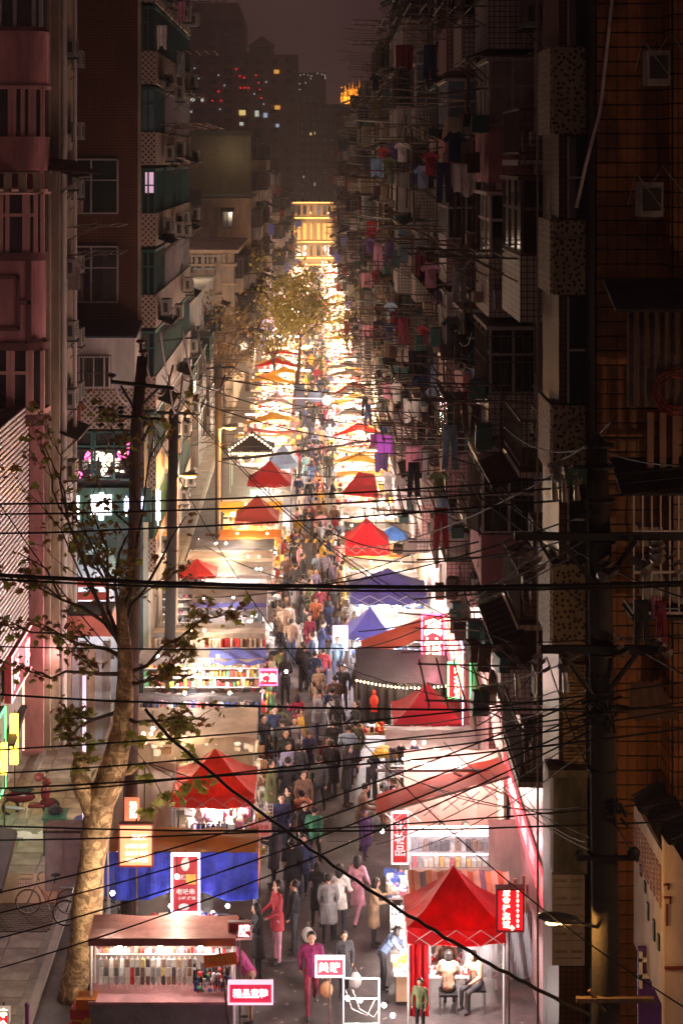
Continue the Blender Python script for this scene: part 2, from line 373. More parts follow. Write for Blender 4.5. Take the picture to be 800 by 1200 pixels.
# ================================================================== facade units, side = +1 faces +X (buildings on the left), -1 faces -X
UNIT = {}
def units(side):
    if side in UNIT: return UNIT[side]
    q = side; U = {}
    def X(b, x0, x1, y0, y1, z0, z1): b.bb(q*x0, q*x1, y0, y1, z0, z1)
    # enclosed balcony: solid parapet (slot 0), window frames above (slot 1)
    for nm, dp, wd, ph, th in (('deep', 1.25, 2.7, 1.0, 2.55), ('slim', .8, 2.2, .9, 2.4), ('wide', 1.1, 3.1, 1.15, 2.6)):
        b = MB(); hw = wd/2
        X(b, 0, dp, -hw, hw, -.12, 0); X(b, dp-.1, dp, -hw, hw, 0, ph); X(b, 0, dp-.1, -hw, -hw+.1, 0, ph); X(b, 0, dp-.1, hw-.1, hw, 0, ph)
        b.mi(1); X(b, 0, dp+.05, -hw-.05, hw+.05, th, th+.08)
        for y in (-hw+.03, -hw/3, hw/3, hw-.03): X(b, dp-.07, dp-.01, y-.03, y+.03, ph, th)
        for x in (.03, dp/2): 
            for y in (-hw+.03, hw-.03): X(b, x-.03, x+.03, y-.03, y+.03, ph, th)
        for z in (ph+.04, ph+.9):
            X(b, dp-.065, dp-.015, -hw+.05, hw-.05, z-.03, z+.03); X(b, 0, dp-.07, -hw+.01, -hw+.05, z-.03, z+.03)
        U['balcony_'+nm] = b.mesh('balcony', [whitewall, frame_m])
        b = MB(); X(b, dp-.045, dp-.035, -hw+.05, hw-.05, ph, th); X(b, .01, dp-.05, -hw+.025, -hw+.035, ph, th); U['pane_'+nm] = b.mesh('pane', pane_dark)
        b = MB()
        for k in range(int(wd/.17)): X(b, dp+.03, dp+.045, -hw+k*.17, -hw+k*.17+.015, ph-.05, th-.1)
        for k in range(int(dp/.16)): X(b, .02+k*.16, .035+k*.16, -hw-.05, -hw-.035, ph-.05, th-.1)
        for z in (ph, (ph+th)/2, th-.15): X(b, dp+.025, dp+.05, -hw-.05, hw, z, z+.025); X(b, 0, dp+.04, -hw-.055, -hw-.03, z, z+.025)
        U['bars_'+nm] = b.mesh('security_bars', rust)
    # open railing balcony
    b = MB(); X(b, 0, 1.1, -1.4, 1.4, -.12, 0); b.mi(1)
    for z in (.1, .95): X(b, 1.04, 1.08, -1.4, 1.4, z, z+.05); X(b, 0, 1.04, -1.4, -1.36, z, z+.05)
    for k in range(20): X(b, 1.05, 1.07, -1.4+k*.145, -1.38+k*.145, .1, .95)
    for k in range(7): X(b, .05+k*.15, .07+k*.15, -1.39, -1.37, .1, .95)
    U['balcony_open'] = b.mesh('balcony', [whitewall, rust])
    # plain window
    b = MB(); X(b, 0, .09, -.9, -.82, .9, 2.35); X(b, 0, .09, .82, .9, .9, 2.35); X(b, 0, .09, -.82, .82, 2.27, 2.35); X(b, 0, .14, -.95, .95, .82, .9); X(b, 0, .06, -.03, .03, .9, 2.27); X(b, 0, .05, -.82, .82, 1.85, 1.9)
    U['window'] = b.mesh('window', frame_m)
    b = MB(); X(b, .015, .025, -.82, .82, .9, 2.27); U['pane_window'] = b.mesh('pane', pane_dark)
    b = MB()
    for k in range(11): X(b, .42, .435, -.85+k*.17, -.835+k*.17, .7, 2.4)
    for k in range(4): X(b, .02+k*.11, .035+k*.11, -.87, -.855, .7, 2.4)
    for z in (.7, 1.5, 2.4): X(b, .0, .44, -.87, -.85, z, z+.025); X(b, .0, .44, .85, .87, z, z+.025); X(b, .41, .44, -.87, .87, z, z+.025)
    U['bars_window'] = b.mesh('security_bars', rust)
    # air conditioner
    b = MB(); X(b, .12, .45, -.42, .42, 0, .58); b.mi(1)
    X(b, .1, .5, -.3, -.26, -.07, -.01); X(b, .1, .5, .26, .3, -.07, -.01); b.tube([(q*.05,-.28,-.4),(q*.45,-.28,-.05)], .015, 4)
    X(b, .22, .36, -.435, -.42, .12, .46)
    U['ac'] = b.mesh('ac_unit', [ac_m, ac_d])
    b = MB(); b.tube([(q*.45,0,.29),(q*.465,0,.29)], .24, 12); b.mi(1)
    for k in range(5): X(b, .465, .475, -.24, .24, .1+k*.09, .12+k*.09)
    U['fan'] = b.mesh('fan_grille', [ac_d, ac_m])
    # awning: corrugated sheet on brackets
    b = MB(); N = 14
    for k in range(N):
        y0 = -1.5+k*3/N; y1 = y0+3/N; d = .03*(k % 2); d2 = .03*((k+1) % 2)
        for s2 in (0, -.03):
            a = (q*.0, y0, .45+d+s2); c = (q*.0, y1, .45+d2+s2); e = (q*.6, y1, .22+d2+s2); f = (q*.6, y0, .22+d+s2)
            b.quad(a, c, e, f)
    b.mi(1); 
    for y in (-1.3, 0, 1.3): b.tube([(q*.0, y, -.3), (q*.55, y, .2)], .018, 4); b.tube([(0, y, .4), (q*.58, y, .22)], .015, 4)
    X(b, .58, .61, -1.5, 1.5, .19, .25); U['awning'] = b.mesh('awning', [sheet_dark, rust])
    # drying rack: poles held out over the street
    b = MB()
    for y in (-1.2, 1.2): b.tube([(0,y,0),(q*1.9,y,.05)], .02, 4); b.tube([(0,y,-.5),(q*1.0,y,0)], .015, 4)
    for k in range(5): b.tube([(q*(.4+k*.36),-1.6,.04),(q*(.4+k*.36),1.6,.02+.03*(k % 2))], .018, 4)
    U['rack'] = b.mesh('drying_rack', rust)
    b = MB()
    for k in range(4): b.tube([(0,-.5+k*.35,.1*k),(q*rnd(2.0,3.0),-.6+k*.4,.12*k+rnd(-.1,.2))], .02, 4)
    U['poles'] = b.mesh('drying_pole', bamboo)
    b = MB(); b.tube([(q*.12,0,0),(q*.12,0,3.0)], .06, 6, cap=False); X(b, .0, .2, -.08, .08, 1.4, 1.46); U['pipe'] = b.mesh('drain_pipe', frame_m)
    # hidden clutter on the sills and in the cages
    b = MB()
    for k in range(9): X(b, rnd(.1,.3), rnd(.5,.9), (y:=rnd(-1.1,.9)), y+rnd(.15,.4), 0, rnd(.15,.6))
    U['clutter'] = b.mesh('stored_box', tanwall)
    for m in U.values(): m['shared'] = 1
    UNIT[side] = U; return U

def U_put(key, name, par, x, y, z, side, m0=None, m1=None):
    o = put(name, units(side)[key], (x, y, z), par)
    if m0: slot(o, 0, m0)
    if m1: slot(o, 1, m1)
    return o

def building(name, label, x0, x1, y0, y1, top, wall, side, roof=True, group=None, z0=0):
    """a body between x0..x1; the street face is x1 for side +1 and x0 for side -1; its near end faces the camera"""
    t = thing(name, label, 'building', ((x0+x1)/2, (y0+y1)/2, 0), group)
    b = MB(); b.bb(x0, x1, y0, y1, z0, top); b.build('wall', wall, t)
    if roof:
        b = MB(); b.bb(x0-.1, x1+.12, y0-.12, y1-.01, top+.004, top+.25); b.build('parapet', concrete, t)
    return t

def facade(t, side, xf, y0, y1, z0, floors, rng, par_mats, frames, fh=3.0, bay=3.3, dens=1.0, far=False):
    """bays of balconies, cages, windows, air conditioners, awnings and racks along the street face"""
    nb = max(1, int((y1-y0)/bay)); bw = (y1-y0)/nb
    kinds = [rng.choice(['deep', 'slim', 'wide', 'window', 'deep', 'open', 'wide']) for _ in range(nb)]
    for j in range(nb):
        y = y0 + bw*(j+.5); pm = rng.choice(par_mats)
        for f in range(floors):
            z = z0 + f*fh; k = kinds[j] if rng.random() < .75 else rng.choice(['deep', 'slim', 'window', 'wide']); jy = y + rng.uniform(-.15, .15)
            pn = rng.choice([pane_dark, pane_dark, pane_dark, pane_teal, pane_cur, pane_blue]); fm = rng.choice(frames)
            if k in ('deep', 'slim', 'wide'):
                o = U_put('balcony_'+k, 'balcony', t, xf, jy, z, side, pm if rng.random() < .8 else rng.choice(par_mats), fm)
                p = U_put('pane_'+k, 'pane', o, xf, jy, z, side, pn)
                if rng.random() < .35*dens: U_put('bars_'+k, 'security_bars', o, xf, jy, z, side)
                dep = {'deep': 1.25, 'slim': .8, 'wide': 1.1}[k]
            elif k == 'open':
                o = U_put('balcony_open', 'balcony', t, xf, jy, z, side, pm); dep = 1.1
                if rng.random() < .7: U_put('clutter', 'stored_box', o, xf, jy, z, side, rng.choice(par_mats))['kind'] = 'stuff'
            else:
                o = U_put('window', 'window', t, xf, jy, z, side, fm); U_put('pane_window', 'pane', o, xf, jy, z, side, pn); dep = 0
                if rng.random() < .55*dens: U_put('bars_window', 'security_bars', o, xf, jy, z, side); dep = .44
            r = rng.random()
            if r < .24*dens: 
                a = U_put('awning', 'awning', t, xf + side*(dep-.1 if dep > .5 else 0), jy, z+2.45, side, rng.choice([sheet_dark, sheet_dark, sheet_dark, sheet_green, sheet_brown]))
            r = rng.random()
            if r < .5*dens: U_put('rack', 'drying_rack', t, xf + side*dep*.9, jy, z+rng.uniform(.8, 1.6), side)
            elif r < .62*dens: U_put('poles', 'drying_pole', t, xf + side*dep*.8, jy, z+rng.uniform(1., 2.), side)
            if rng.random() < .75*dens:
                dx = 0 if dep < .5 else rng.choice([0, dep]); yy = y + rng.choice([-1, 1])*rng.uniform(1.15, bw/2)
                a = U_put('ac', 'ac_unit', t, xf + side*(dx if dx and abs(yy-jy) < 1.0 else 0), yy, z+rng.uniform(.2, 1.5), side)
                U_put('fan', 'fan_grille', a, ORG[a.name][0], ORG[a.name][1], ORG[a.name][2], side)
        if rng.random() < .7:
            for f in range(floors): U_put('pipe', 'drain_pipe', t, xf, y0+bw*j+.1, z0+f*fh, side)

def facade_far(t, side, xf, y0, y1, z0, floors, rng, mats_, fh=3.0, bay=3.4):
    """the same bays joined into a few parts where they are only a few pixels across"""
    A, B, P, D = MB(), MB(), MB(), MB(); nb = max(1, int((y1-y0)/bay)); bw = (y1-y0)/nb
    C = MB()
    for j in range(nb):
        y = y0+bw*(j+.5)
        for f in range(floors):
            z = z0+f*fh; dp = rng.choice([0, .6, .9, 1.2, 1.4]); hw = rng.uniform(.9, 1.5); s = side
            if dp:
                A.mi(rng.randrange(len(mats_))); A.bb(xf, xf+s*dp, y-hw, y+hw, z-.1, z+.95); B.bb(xf, xf+s*(dp+.06), y-hw-.04, y+hw+.04, z+2.4, z+2.5)
                P.bb(xf, xf+s*(dp-.06), y-hw+.05, y+hw-.05, z+.95, z+2.4)
                for u in (0, .5, 1): B.bb(xf+s*(dp-.05), xf+s*dp, y-hw+u*(2*hw-.06), y-hw+u*(2*hw-.06)+.06, z+.95, z+2.4)
                for u in (.0, .5): B.bb(xf+s*dp*u, xf+s*(dp*u+.05), y-hw-.01, y-hw+.05, z+.95, z+2.4)
            else:
                P.bb(xf, xf+s*.03, y-.8, y+.8, z+.9, z+2.3); B.bb(xf, xf+s*.1, y-.9, y+.9, z+.8, z+.9)
            if rng.random() < .5:
                D.mi(rng.choice([0,0,1])); D.box((xf+s*(dp+.4), y, z+2.6), (1.1, 2.8, .04), ry=s*.35)
            if rng.random() < .8:
                C.bb(xf+s*.1, xf+s*(.45+(dp if rng.random() < .4 else 0)), y+hw+.05, y+hw+.8, z+.3, z+.9)
            for k in range(rng.choice([0,0,2,4])):
                B.tube([(xf, y-1+k*.5, z+1.2), (xf+s*(dp+rng.uniform(.8, 1.8)), y-1+k*.5, z+1.3)], .025, 3)
            if rng.random() < .22:
                D.mi(2+rng.randrange(3)); x = xf+s*(dp+rng.uniform(.2, .9)); D.bb(x-.25, x+.25, y-.05, y+.0, z+.3, z+1.2)
    A.build('balcony', mats_, t, kind='stuff'); B.build('frame', [rust], t, kind='stuff'); P.build('pane', [pane_dark], t, kind='stuff')
    D.build('awning', [sheet_dark, sheet_brown, maroon_cl, lav_cl, white_cl], t, kind='stuff'); C.build('ac_unit', [ac_m], t, kind='stuff')

# ================================================================== RIGHT SIDE
rg = random.Random(5)
XR = 4.15
# R0: brown tiled block nearest the camera, its end wall squarely towards us, tiles standing proud of the joints
t = thing('tiled_building', 'dark brown tiled apartment block behind the concrete utility pole', 'building', (7, 31, 0))
b = MB(); b.bb(4.62, 5.75, 28.35, 31.5, 0, 23); b.bb(5.75, 12, 27.6, 31.5, 0, 23); b.build('wall', tile_joint, t)
tm = MB().bb(-.078, .078, 0, -.03, 0, .215).mesh('tile', tile_face)
ts = MB(); n = 0
for r in range(78):
    z = 3.6 + r*.24
    for c in range(14):
        x = 4.66 + c*.166 + .0
        if x > 5.7: break
        if x < 5.72 and n < 290 and 4 < z < 18 and c < 6:
            put('tile', tm, (x+.08, 28.35, z), t); n += 1
        else: ts.bb(x+.002, x+.158, 28.32, 28.349, z, z+.215)
    for c in range(22):
        if rg.random() < .995: ts.bb(5.77+c*.083, 5.77+c*.083+.07, 27.57, 27.599, z, z+.215)
    for c in range(6): ts.bb(5.72, 5.749, 27.62+c*.12, 27.73+c*.12, z, z+.215)
ts.build('tile_course', tile_face, t, kind='stuff')
for z in (17.2, 13.9, 10.4, 7.0):      # windows of the end wall with a cage and a hood
    f = MB().bb(6.25, 7.4, 27.5, 27.57, z, z+.07).bb(6.25, 7.4, 27.5, 27.57, z+1.35, z+1.42).bb(6.25, 6.31, 27.5, 27.57, z, z+1.42).bb(6.8, 6.86, 27.5, 27.57, z, z+1.42).build('window', frame_m, t)
    MB().bb(6.31, 7.4, 27.53, 27.56, z+.07, z+1.35).build('pane', pane_dark, f)
# protruding steel cages on the brown end wall
for (px0, px1, py0, py1) in ((742, 796, 575, 718),):
    a = W(px0, py1, 26.8); c = W(px1+30, py0, 26.8); cg = MB()
    for k in range(9):
        x = a.x+(c.x-a.x)*k/8; cg.bb(x-.012, x+.012, 26.78, 26.8, a.z, c.z)
    for z in (a.z, (a.z*2+c.z)/3, (a.z+2*c.z)/3, c.z): cg.bb(a.x, c.x, 26.77, 26.81, z-.02, z+.02)
    for z in (a.z, c.z): cg.bb(a.x-.02, a.x+.02, 26.8, 27.57, z-.02, z+.02)
    cg.mi(1); cg.bb(a.x-.05, c.x, 26.7, 27.56, a.z-.1, a.z-.05)
    cg.build('security_cage', [frame_w, sheet_dark], t)
    hd = MB(); hd.prism([(a.x-.25, 26.5, c.z-.02), (c.x+.2, 26.5, c.z-.02), (c.x+.2, 27.57, c.z+.35), (a.x-.25, 27.57, c.z+.35)], (0, 0, .04)); hd.build('awning', sheet_dark, t)
    st = MB()
    for k in range(9):
        z = a.z+.15+k*.2; st.bb(a.x+.1+rg.random()*.3, c.x-.2, 26.95, 27.3, a.z+.01, a.z+.35)
    MB().ball((a.x+.35, 27.1, a.z+.35), (.22, .18, .3)).build('stored_bag', mat('stored_sack', (.35,.32,.3), .7, .3, 2), t); MB().ball((a.x+.8, 27.1, a.z+.3), (.3, .2, .25)).build('stored_bag', mat('stored_sack', (.35,.32,.3)), t); MB().bb(a.x+.1, a.x+.5, 27.0, 27.35, a.z+1.0, a.z+1.3).build('stored_box', tanwall, t)
    MB().tube([(a.x+.95, 26.7, c.z-.2), (a.x+1.05, 26.68, c.z-.7), (a.x+1.0, 26.7, c.z-1.0)], .03, 5).tube([(a.x+1.0, 26.68, a.z+.9), (a.x+1.1, 26.68, a.z+.5)], .04, 5).build('yellow_cloth', mat('yellow_rag', (.7,.38,.02), .8), t)
# covered cage with pleated cloth (upper), hood and coiled hose
a = W(735, 478, 27.0); c = W(830, 362, 27.0); sh = MB()
sh.sheet(lambda u, v: (a.x+(c.x-a.x)*u, 27.1+.05*math.sin(u*50), a.z+(c.z-a.z)*v), 60, 6, -.01)
sh.build('cage_cover', mat('pleated_cover', (.14,.09,.08), .8, .3, 3, .3), t)
MB().prism([(a.x-.3, 26.4, c.z), (c.x, 26.4, c.z), (c.x, 27.57, c.z+.4), (a.x-.3, 27.57, c.z+.4)], (0, 0, .05)).build('awning', sheet_dark, t)
hs = MB(); 
for k in range(3): hs.tube([(a.x+.75+(.36-.06*k)*math.cos(i*.42), 26.98, a.z+.25+(.36-.06*k)*math.sin(i*.42)) for i in range(16)], .018, 5)
hs.build('coiled_hose', maroon_cl, t)
b = MB()
for k in range(5): x = a.x+.35+k*.2; b.bb(x, x+.1, 27.2, 27.25, a.z-1.0, a.z-.1)
b.build('shutter', [mat('brown_slats', (.25,.13,.09), .7, .2, 3)], t)
for (px, py) in ((748, 216), (756, 62)):
    p = W(px, py+38, 27.2); MB().bb(p.x, p.x+.36, 27.05, 27.5, p.z, p.z+.55).mi(1).bb(p.x+.04, p.x+.32, 27.03, 27.05, p.z+.1, p.z+.45).mi(0).tube([(p.x-.2,27.1,p.z+.2),(p.x-.1,26.9,p.z+.7),(p.x+.35,26.9,p.z+.1)], .012, 4).tube([(p.x+.1,27.1,p.z+.4),(p.x+.3,26.8,p.z+.8),(p.x+.7,26.8,p.z+.3)], .012, 4).build('ac_unit', [ac_m, ac_d], t)
MB().tube([(5.0, 28.3, 22.5), (4.7, 28.25, 19.8), (4.45, 28.2, 18.9), (4.3, 28.2, 18.2)], .03, 6).build('hanging_pipe', frame_w, t)
# R1: spotted spandrels
t = thing('spotted_building', 'brown apartment block with speckled mosaic panels between its windows', 'building', (6, 33, 0))
b = MB(); b.bb(4.18, 4.62, 29.4, 31.5, 0, 23.5); b.bb(5.0, 9, 31.5, 37, 0, 24); b.build('wall', browntile, t)
b = MB(); sp = MB()
for k, (ya, yb) in enumerate(((55, 157), (258, 345), (475, 556), (660, 756))):
    p0 = W(646, yb, 29.36); p1 = W(691, ya, 29.36); MB().bb(p0.x, p1.x, 29.3, 29.42, p0.z, p1.z).bb(p0.x-.02, p0.x+.05, 29.42, 31.0, p0.z, p1.z).build('mosaic_panel', spots, t)
for (ya, yb) in ((-60, 54), (160, 256), (348, 472), (560, 657)):
    p0 = W(664, yb, 29.38); p1 = W(689, ya, 29.38)
    f = MB().bb(p0.x, p0.x+.03, 29.33, 29.4, p0.z, p1.z).bb(p1.x-.03, p1.x, 29.33, 29.4, p0.z, p1.z).bb(p0.x, p1.x, 29.34, 29.4, (p0.z+p1.z)/2-.02, (p0.z+p1.z)/2+.02).build('window', frame_m, t)
    MB().bb(p0.x+.03, p1.x-.03, 29.36, 29.395, p0.z, p1.z).build('pane', pane_dark, f)
# rough brick infill, bricks laid one by one
p0 = W(660, 905, 29.3); p1 = W(686, 780, 29.3); bk = MB(); z = p0.z; r = 0
while z < p1.z:
    x = p0.x - (.09 if r % 2 else 0)
    while x < p1.x:
        bk.box((max(x, p0.x)+.075, 29.33+rg.uniform(-.015, .01), z+.025), (.15, .1, .048), ry=rg.uniform(-.04, .04)); x += .17
    z += .062; r += 1
bk.build('brick', [mat('rough_brick', (.40,.26,.13), .85, .4, 6, .3)], t, kind='stuff')
p0 = W(647, 1022, 29.2); p1 = W(689, 905, 29.2); MB().bb(p0.x, p1.x, 29.1, 29.5, p0.z, p1.z).bb(p0.x-.1, p1.x+.05, 28.95, 29.5, p1.z, p1.z+.12).build('concrete_pier', mat('stained_concrete', (.22,.19,.14), .9, .3, 1.5, .4, dirt=.6), t)
p0 = W(646, 1130, 29.0); p1 = W(684, 1024, 29.0); MB().bb(p0.x, p1.x, 28.95, 29.08, p0.z, p1.z).build('notice_board', mat('faded_board', (.45,.38,.33), .8, .12, 1, .1, dirt=.3), t)
nb = MB()
for j in range(5):
    zz = p1.z - .12 - j*.3; nb.bb(p0.x+.03, p0.x+.25, 28.94, 28.949, zz, zz+.05); nb.bb(p0.x+.32, p1.x-.03, 28.94, 28.949, zz, zz+.05); nb.bb(p0.x+.03, p0.x+.5, 28.94, 28.949, zz-.1, zz-.08)
nb.build('notice_line', [mat('faded_print', (.24,.18,.15), .8)], t)
b = MB()
for x, y in ((4.05, 31.2), (4.3, 30.6), (4.42, 29.9)): b.tube([(x, y, 2), (x, y, 23)], .022, 6)
b.build('drain_pipe', [tanwall], t)
MB().bb(4.62, 4.9, 28.8, 29.3, 4, 8.4).build('pilaster', [concrete], t)
facade(t, -1, 5.0, 31.6, 37, 7.0, 5, rg, [pinktile, browntile, whitetile], [frame_m, rust], dens=1.2)

RIGHT = [  # y0, y1, facade x, top, wall, parapet materials, label
 (37.0, 47, 4.95, 26.5, pinktile, [pinktile, whitetile, whitewall, pinkwall], 'pink tiled apartment block with laundry and caged balconies above the red awnings'),
 (47.0, 60, 4.75, 27.5, pinktile, [pinktile, whitetile, greywall, pinkwall], 'dusky pink apartment block with corrugated hoods above the hotel sign'),
 (60.0, 76, 4.35, 27.0, whitetile, [whitetile, whitewall, greywall], 'grey white tiled apartment block above the purple canopy'),
 (76.0, 92, 4.5, 26.5, greywall, [whitetile, greywall, tanwall], 'grey apartment block with window cages above the red corner tent'),
 (92.0, 108, 4.75, 26.0, whitetile, [greywall, whitetile, whitewall], 'pale apartment block with purple and red washing on a pole'),
 (108., 124, 4.1, 24.5, greentile, [greywall, tanwall, whitetile], 'apartment block with a yellow green tiled end wall'),
]
for i, (y0, y1, xf, top, wm, pms, lab) in enumerate(RIGHT):
    t = building('apartment_building', lab, xf, 13, y0+.02, y1, top, wm, -1)
    fc = MB()
    for kk in range(34):
        ya = rg.uniform(y0, y1-3); yb = ya+rg.uniform(2, 9); z_ = rg.uniform(7.5 if y0 < 60 else 5, 24); z2_ = z_+rg.uniform(-1.2, 1.2); xx = xf-rg.uniform(.1, 1.5); sg = rg.uniform(.1, .7)
        fc.tube([(xx+rg.uniform(-.05,.05), ya+(yb-ya)*q/8, z_+(z2_-z_)*q/8-sg*4*(q/8)*(1-q/8)) for q in range(9)], .018, 3)
    for kk in range(26):
        yy = rg.uniform(y0, y1); z_ = rg.uniform(7.5 if y0 < 60 else 5, 22); xx = xf-rg.uniform(.05, 1.35); fc.tube([(xx, yy, z_), (xx+rg.uniform(-.1,.1), yy, z_+rg.uniform(1.5, 5))], rg.choice([.015, .03, .04]), 4)
    for kk in range(22):
        yy = rg.uniform(y0, y1); z_ = rg.uniform(8, 24); L_ = rg.uniform(.8, 2.6); fc.tube([(xf-rg.uniform(.3, 1.2), yy, z_), (xf-1-L_*.7, yy+rg.uniform(-.5,.5), z_+rg.uniform(-.3,.4))], .022, 4)
    fc.build('facade_cable', rust, t, kind='stuff'); bx = MB()
    for kk in range(60):
        yy = rg.uniform(y0, y1); f_ = rg.randrange(5); bx.mi(rg.randrange(4)); xx = xf-rg.uniform(.7, 1.45); hh = rg.uniform(.15, .55); bx.box((xx, yy, (6.6 if y0 < 60 else 5.0)+f_*3+rg.choice([1.0, 1.05, .1])+hh/2), (rg.uniform(.15,.4), rg.uniform(.2,.7), hh), rz=rg.uniform(-.3,.3), ry=rg.uniform(-.1,.1))
    bx.build('stored_goods', [tanwall, greywall, sheet_brown, frame_g], t, kind='stuff')
    facade(t, -1, xf, y0+.3, y1-.2, 6.6 if y0 < 60 else 5.0, int((top-5)/3) - (y0 < 60), rg, pms, [frame_m, rust, frame_w, frame_g], dens=1.1)
FARL = ['ochre lit block past the hanging washing with a rust coloured banner on its wall', 'dim grey block beyond the yellow green tiled one', 'narrow brown block beyond the big street tree',
        'dim block with protruding hoods beside the far tree crowns', 'tan block near the far end of the market', 'block next to the golden lit hotel on the washing pole side', 'last block before the golden lit hotel']
ys = [124, 146, 170, 192, 216, 240, 262, 279]
for i in range(7):
    xf = (4.9, 4.2, 4.5, 4.0, 4.6, 4.3, 5.0)[i]; top = (24, 25.5, 21, 22.5, 21, 18, 15)[i]
    t = building('apartment_building', FARL[i], xf, 12, ys[i]+.02, ys[i+1], top, (tanwall, greywall, tanwall, whitewall, tanwall, greywall, tanwall)[i], -1)
    facade_far(t, -1, xf, ys[i]+.3, ys[i+1]-.2, 4, int((top-4)/3), rg, [greywall, tanwall, whitewall, pinktile])

# ================================================================== LEFT SIDE
# corrugated screen nearest on the left
t = thing('billboard_screen', 'white ribbed metal screen wall high on the shop side', 'wall', (-9.3, 49, 0))
b = MB(); b.bb(-9.6, -9.05, 42, 53.6, 4.4, 11.3); b.build('backing', [mat('screen_backing', (.10,.06,.06), .8)], t)
sl = MB(); sl.bb(-.022, .03, -5.8, 5.8, 0, .085); me = sl.mesh('slat', [mat('screen_slat', (.72, .60, .58), .5, .08, .8, .1)])
for k in range(43): put('slat', me, (-9.03, 47.8, 4.5+k*.16), t)
MB().bb(-9.1, -8.98, 53.6, 53.7, 4.4, 11.4).build('edge_trim', pinkdeep, t)

# pink building with bay windows
t = thing('pink_building', 'pink rendered building with curved bay windows and dark trim', 'building', (-11, 56, 0))
b = MB(); b.bb(-16, -8.62, 54, 57.9, 0, 30); b.build('wall', pinkwall, t)
b = MB(); b.bb(-8.62, -8.2, 54.6, 57.9, 0, 30); b.bb(-8.62,-8.45,54.3,54.6,0,30); b.build('side_wall', tanwall, t)
def pw(px, py, Y): return W(px, py, Y)
def bay(zlo, zhi, parts_, px1=50, Y=53.2, dark=False):
    pass
# bay: curved plan from x=-16 to x(50) ; parapet bands and glazed bands
def bay_profile(px1, Y, r=.5):
    xe = W(px1, 0, Y).x; pts = [(-16, Y), (xe-r, Y)]
    for k in range(1, 6): a = k/5*math.pi/2; pts.append((xe-r+r*math.sin(a), Y+r-r*math.cos(a)))
    pts.append((xe, 54.0)); pts.append((-16, 54.0)); return pts
def band(name, y_top, y_bot, m, px1=53, Y=53.0, par=t):
    z1 = H-(y_top-VY)*Y/F; z0 = H-(y_bot-VY)*Y/F
    MB().prism([(x, y, z0) for x, y in bay_profile(px1, Y)][::-1], (0, 0, z1-z0)).build(name, m, par)
pinkbay = mat('pink_bay_render', (.56, .25, .25), .85, .1, .9, .2, dirt=.4)
band('bay_parapet', 36, 100, pinkbay); band('bay_parapet', 160, 200, pinkbay); band('bay_sill', 100, 104, frame_pink, 54.5, 52.95)
band('bay_sill', 31, 36, pinkdeep, 50); band('bay_sill', 296, 306, pinkdeep, 52)
band('bay_base', 306, 402, pinkwall, 49, 53.1); band('bay_sill', 402, 411, pinkdeep, 53); band('bay_sill', 480, 486, frame_pink, 54)
band('bay_sill', 222, 228, frame_pink, 54); band('bay_parapet', 486, 500, pinkdeep, 53)
for (ya, yb, pxs, mid, px1, hm) in ((-30, 31, (0, 18, 40, 48), None, 50, frame_m), (104, 160, (-4, 12, 17, 27, 36, 40, 50), None, 51, frame_pink), (228, 296, (-6, 2, 9, 29, 33, 42, 50), 252, 51, frame_pink), (411, 480, (-6, 10, 15, 33, 37, 50), 437, 51, frame_pink)):
    Y = 53.1; z1 = H-(ya-VY)*Y/F; z0 = H-(yb-VY)*Y/F
    fr = MB(); prof = bay_profile(px1, Y)
    for px in pxs: x = W(px, 0, Y).x; fr.bb(x-.06, x+.06, Y-.04, Y+.1, z0, z1)
    if mid: zm = H-(mid-VY)*Y/F; fr.bb(-13, W(px1-12,0,Y).x, Y-.03, Y+.1, zm-.05, zm+.05)
    f = fr.build('window', hm, t)
    MB().prism([(x, y+.08, z0) for x, y in prof][::-1], (0, 0, z1-z0)).build('pane', mat('bay_glass', (.035,.025,.03), .2, .5, .9, 0, spec=.7), f)
# painted square pattern in dark bands on the bay base
b = MB(); Y = 53.05
for (xa, xb, ya, yb) in ((0, 23, 323, 327), (20, 24, 323, 385), (0, 24, 383, 388), (32, 37, 306, 402), (24, 37, 352, 357), (36, 50, 398, 402)):
    p = W(xa, yb, Y); q = W(xb, ya, Y); b.bb(p.x - (3 if xa == 0 else 0), q.x, Y-.02, Y+.04, p.z, q.z)
b.build('trim_band', pinkdeep, t)
p = W(0, 224, 52.8); q = W(60, 203, 52.8); rb = MB()
for k in range(9): rb.bb(p.x-2+k*.45, p.x-1.75+k*.45, 52.1, 52.16, p.z, q.z)
rb.bb(p.x-2, q.x-.2, 52.05, 52.2, p.z-.04, p.z); rb.bb(p.x-2, q.x-.2, 52.05, 52.2, q.z, q.z+.04); rb.build('flower_rack', tanwall, t)
# side wall clutter: air conditioners, pipes, brackets, laundry rack
for z in (19.6, 17.9, 15.1, 13.0, 11.0, 22.3, 8.6):
    for dy in (0, 1.5):
        if rg.random() < .8:
            a = U_put('ac', 'ac_unit', t, -8.2, 55.4+dy, z+rg.uniform(-.3, .3), 1); U_put('fan', 'fan_grille', a, *ORG[a.name], 1)
MB().tube([(-8.1, 55.0, 0), (-8.1, 55.0, 29)], .09, 8).tube([(-7.95, 56.4, 0), (-7.95, 56.4, 29)], .07, 8).build('drain_pipe', whitewall, t)
for z in (16.8, 15.9, 9.2, 8.6): U_put('rack', 'drying_rack', t, -8.2, 56.3, z, 1)
for z in (18.2, 9.8): U_put('awning', 'awning', t, -8.2, 56.2, z, 1)
MB().prism([W(0, 222, 52.3), W(26, 222, 52.3), W(40, 228, 52.9), W(0, 228, 52.9)], (0,0,.05)).build('awning', frame_pink, t)
MB().prism([W(52, 200, 53.5)+Vector((0,0,0)), W(118, 205, 53.5), W(88, 190, 54.6), W(50, 186, 54.6)], (0,0,.06)).build('ragged_awning', sheet_brown, t)
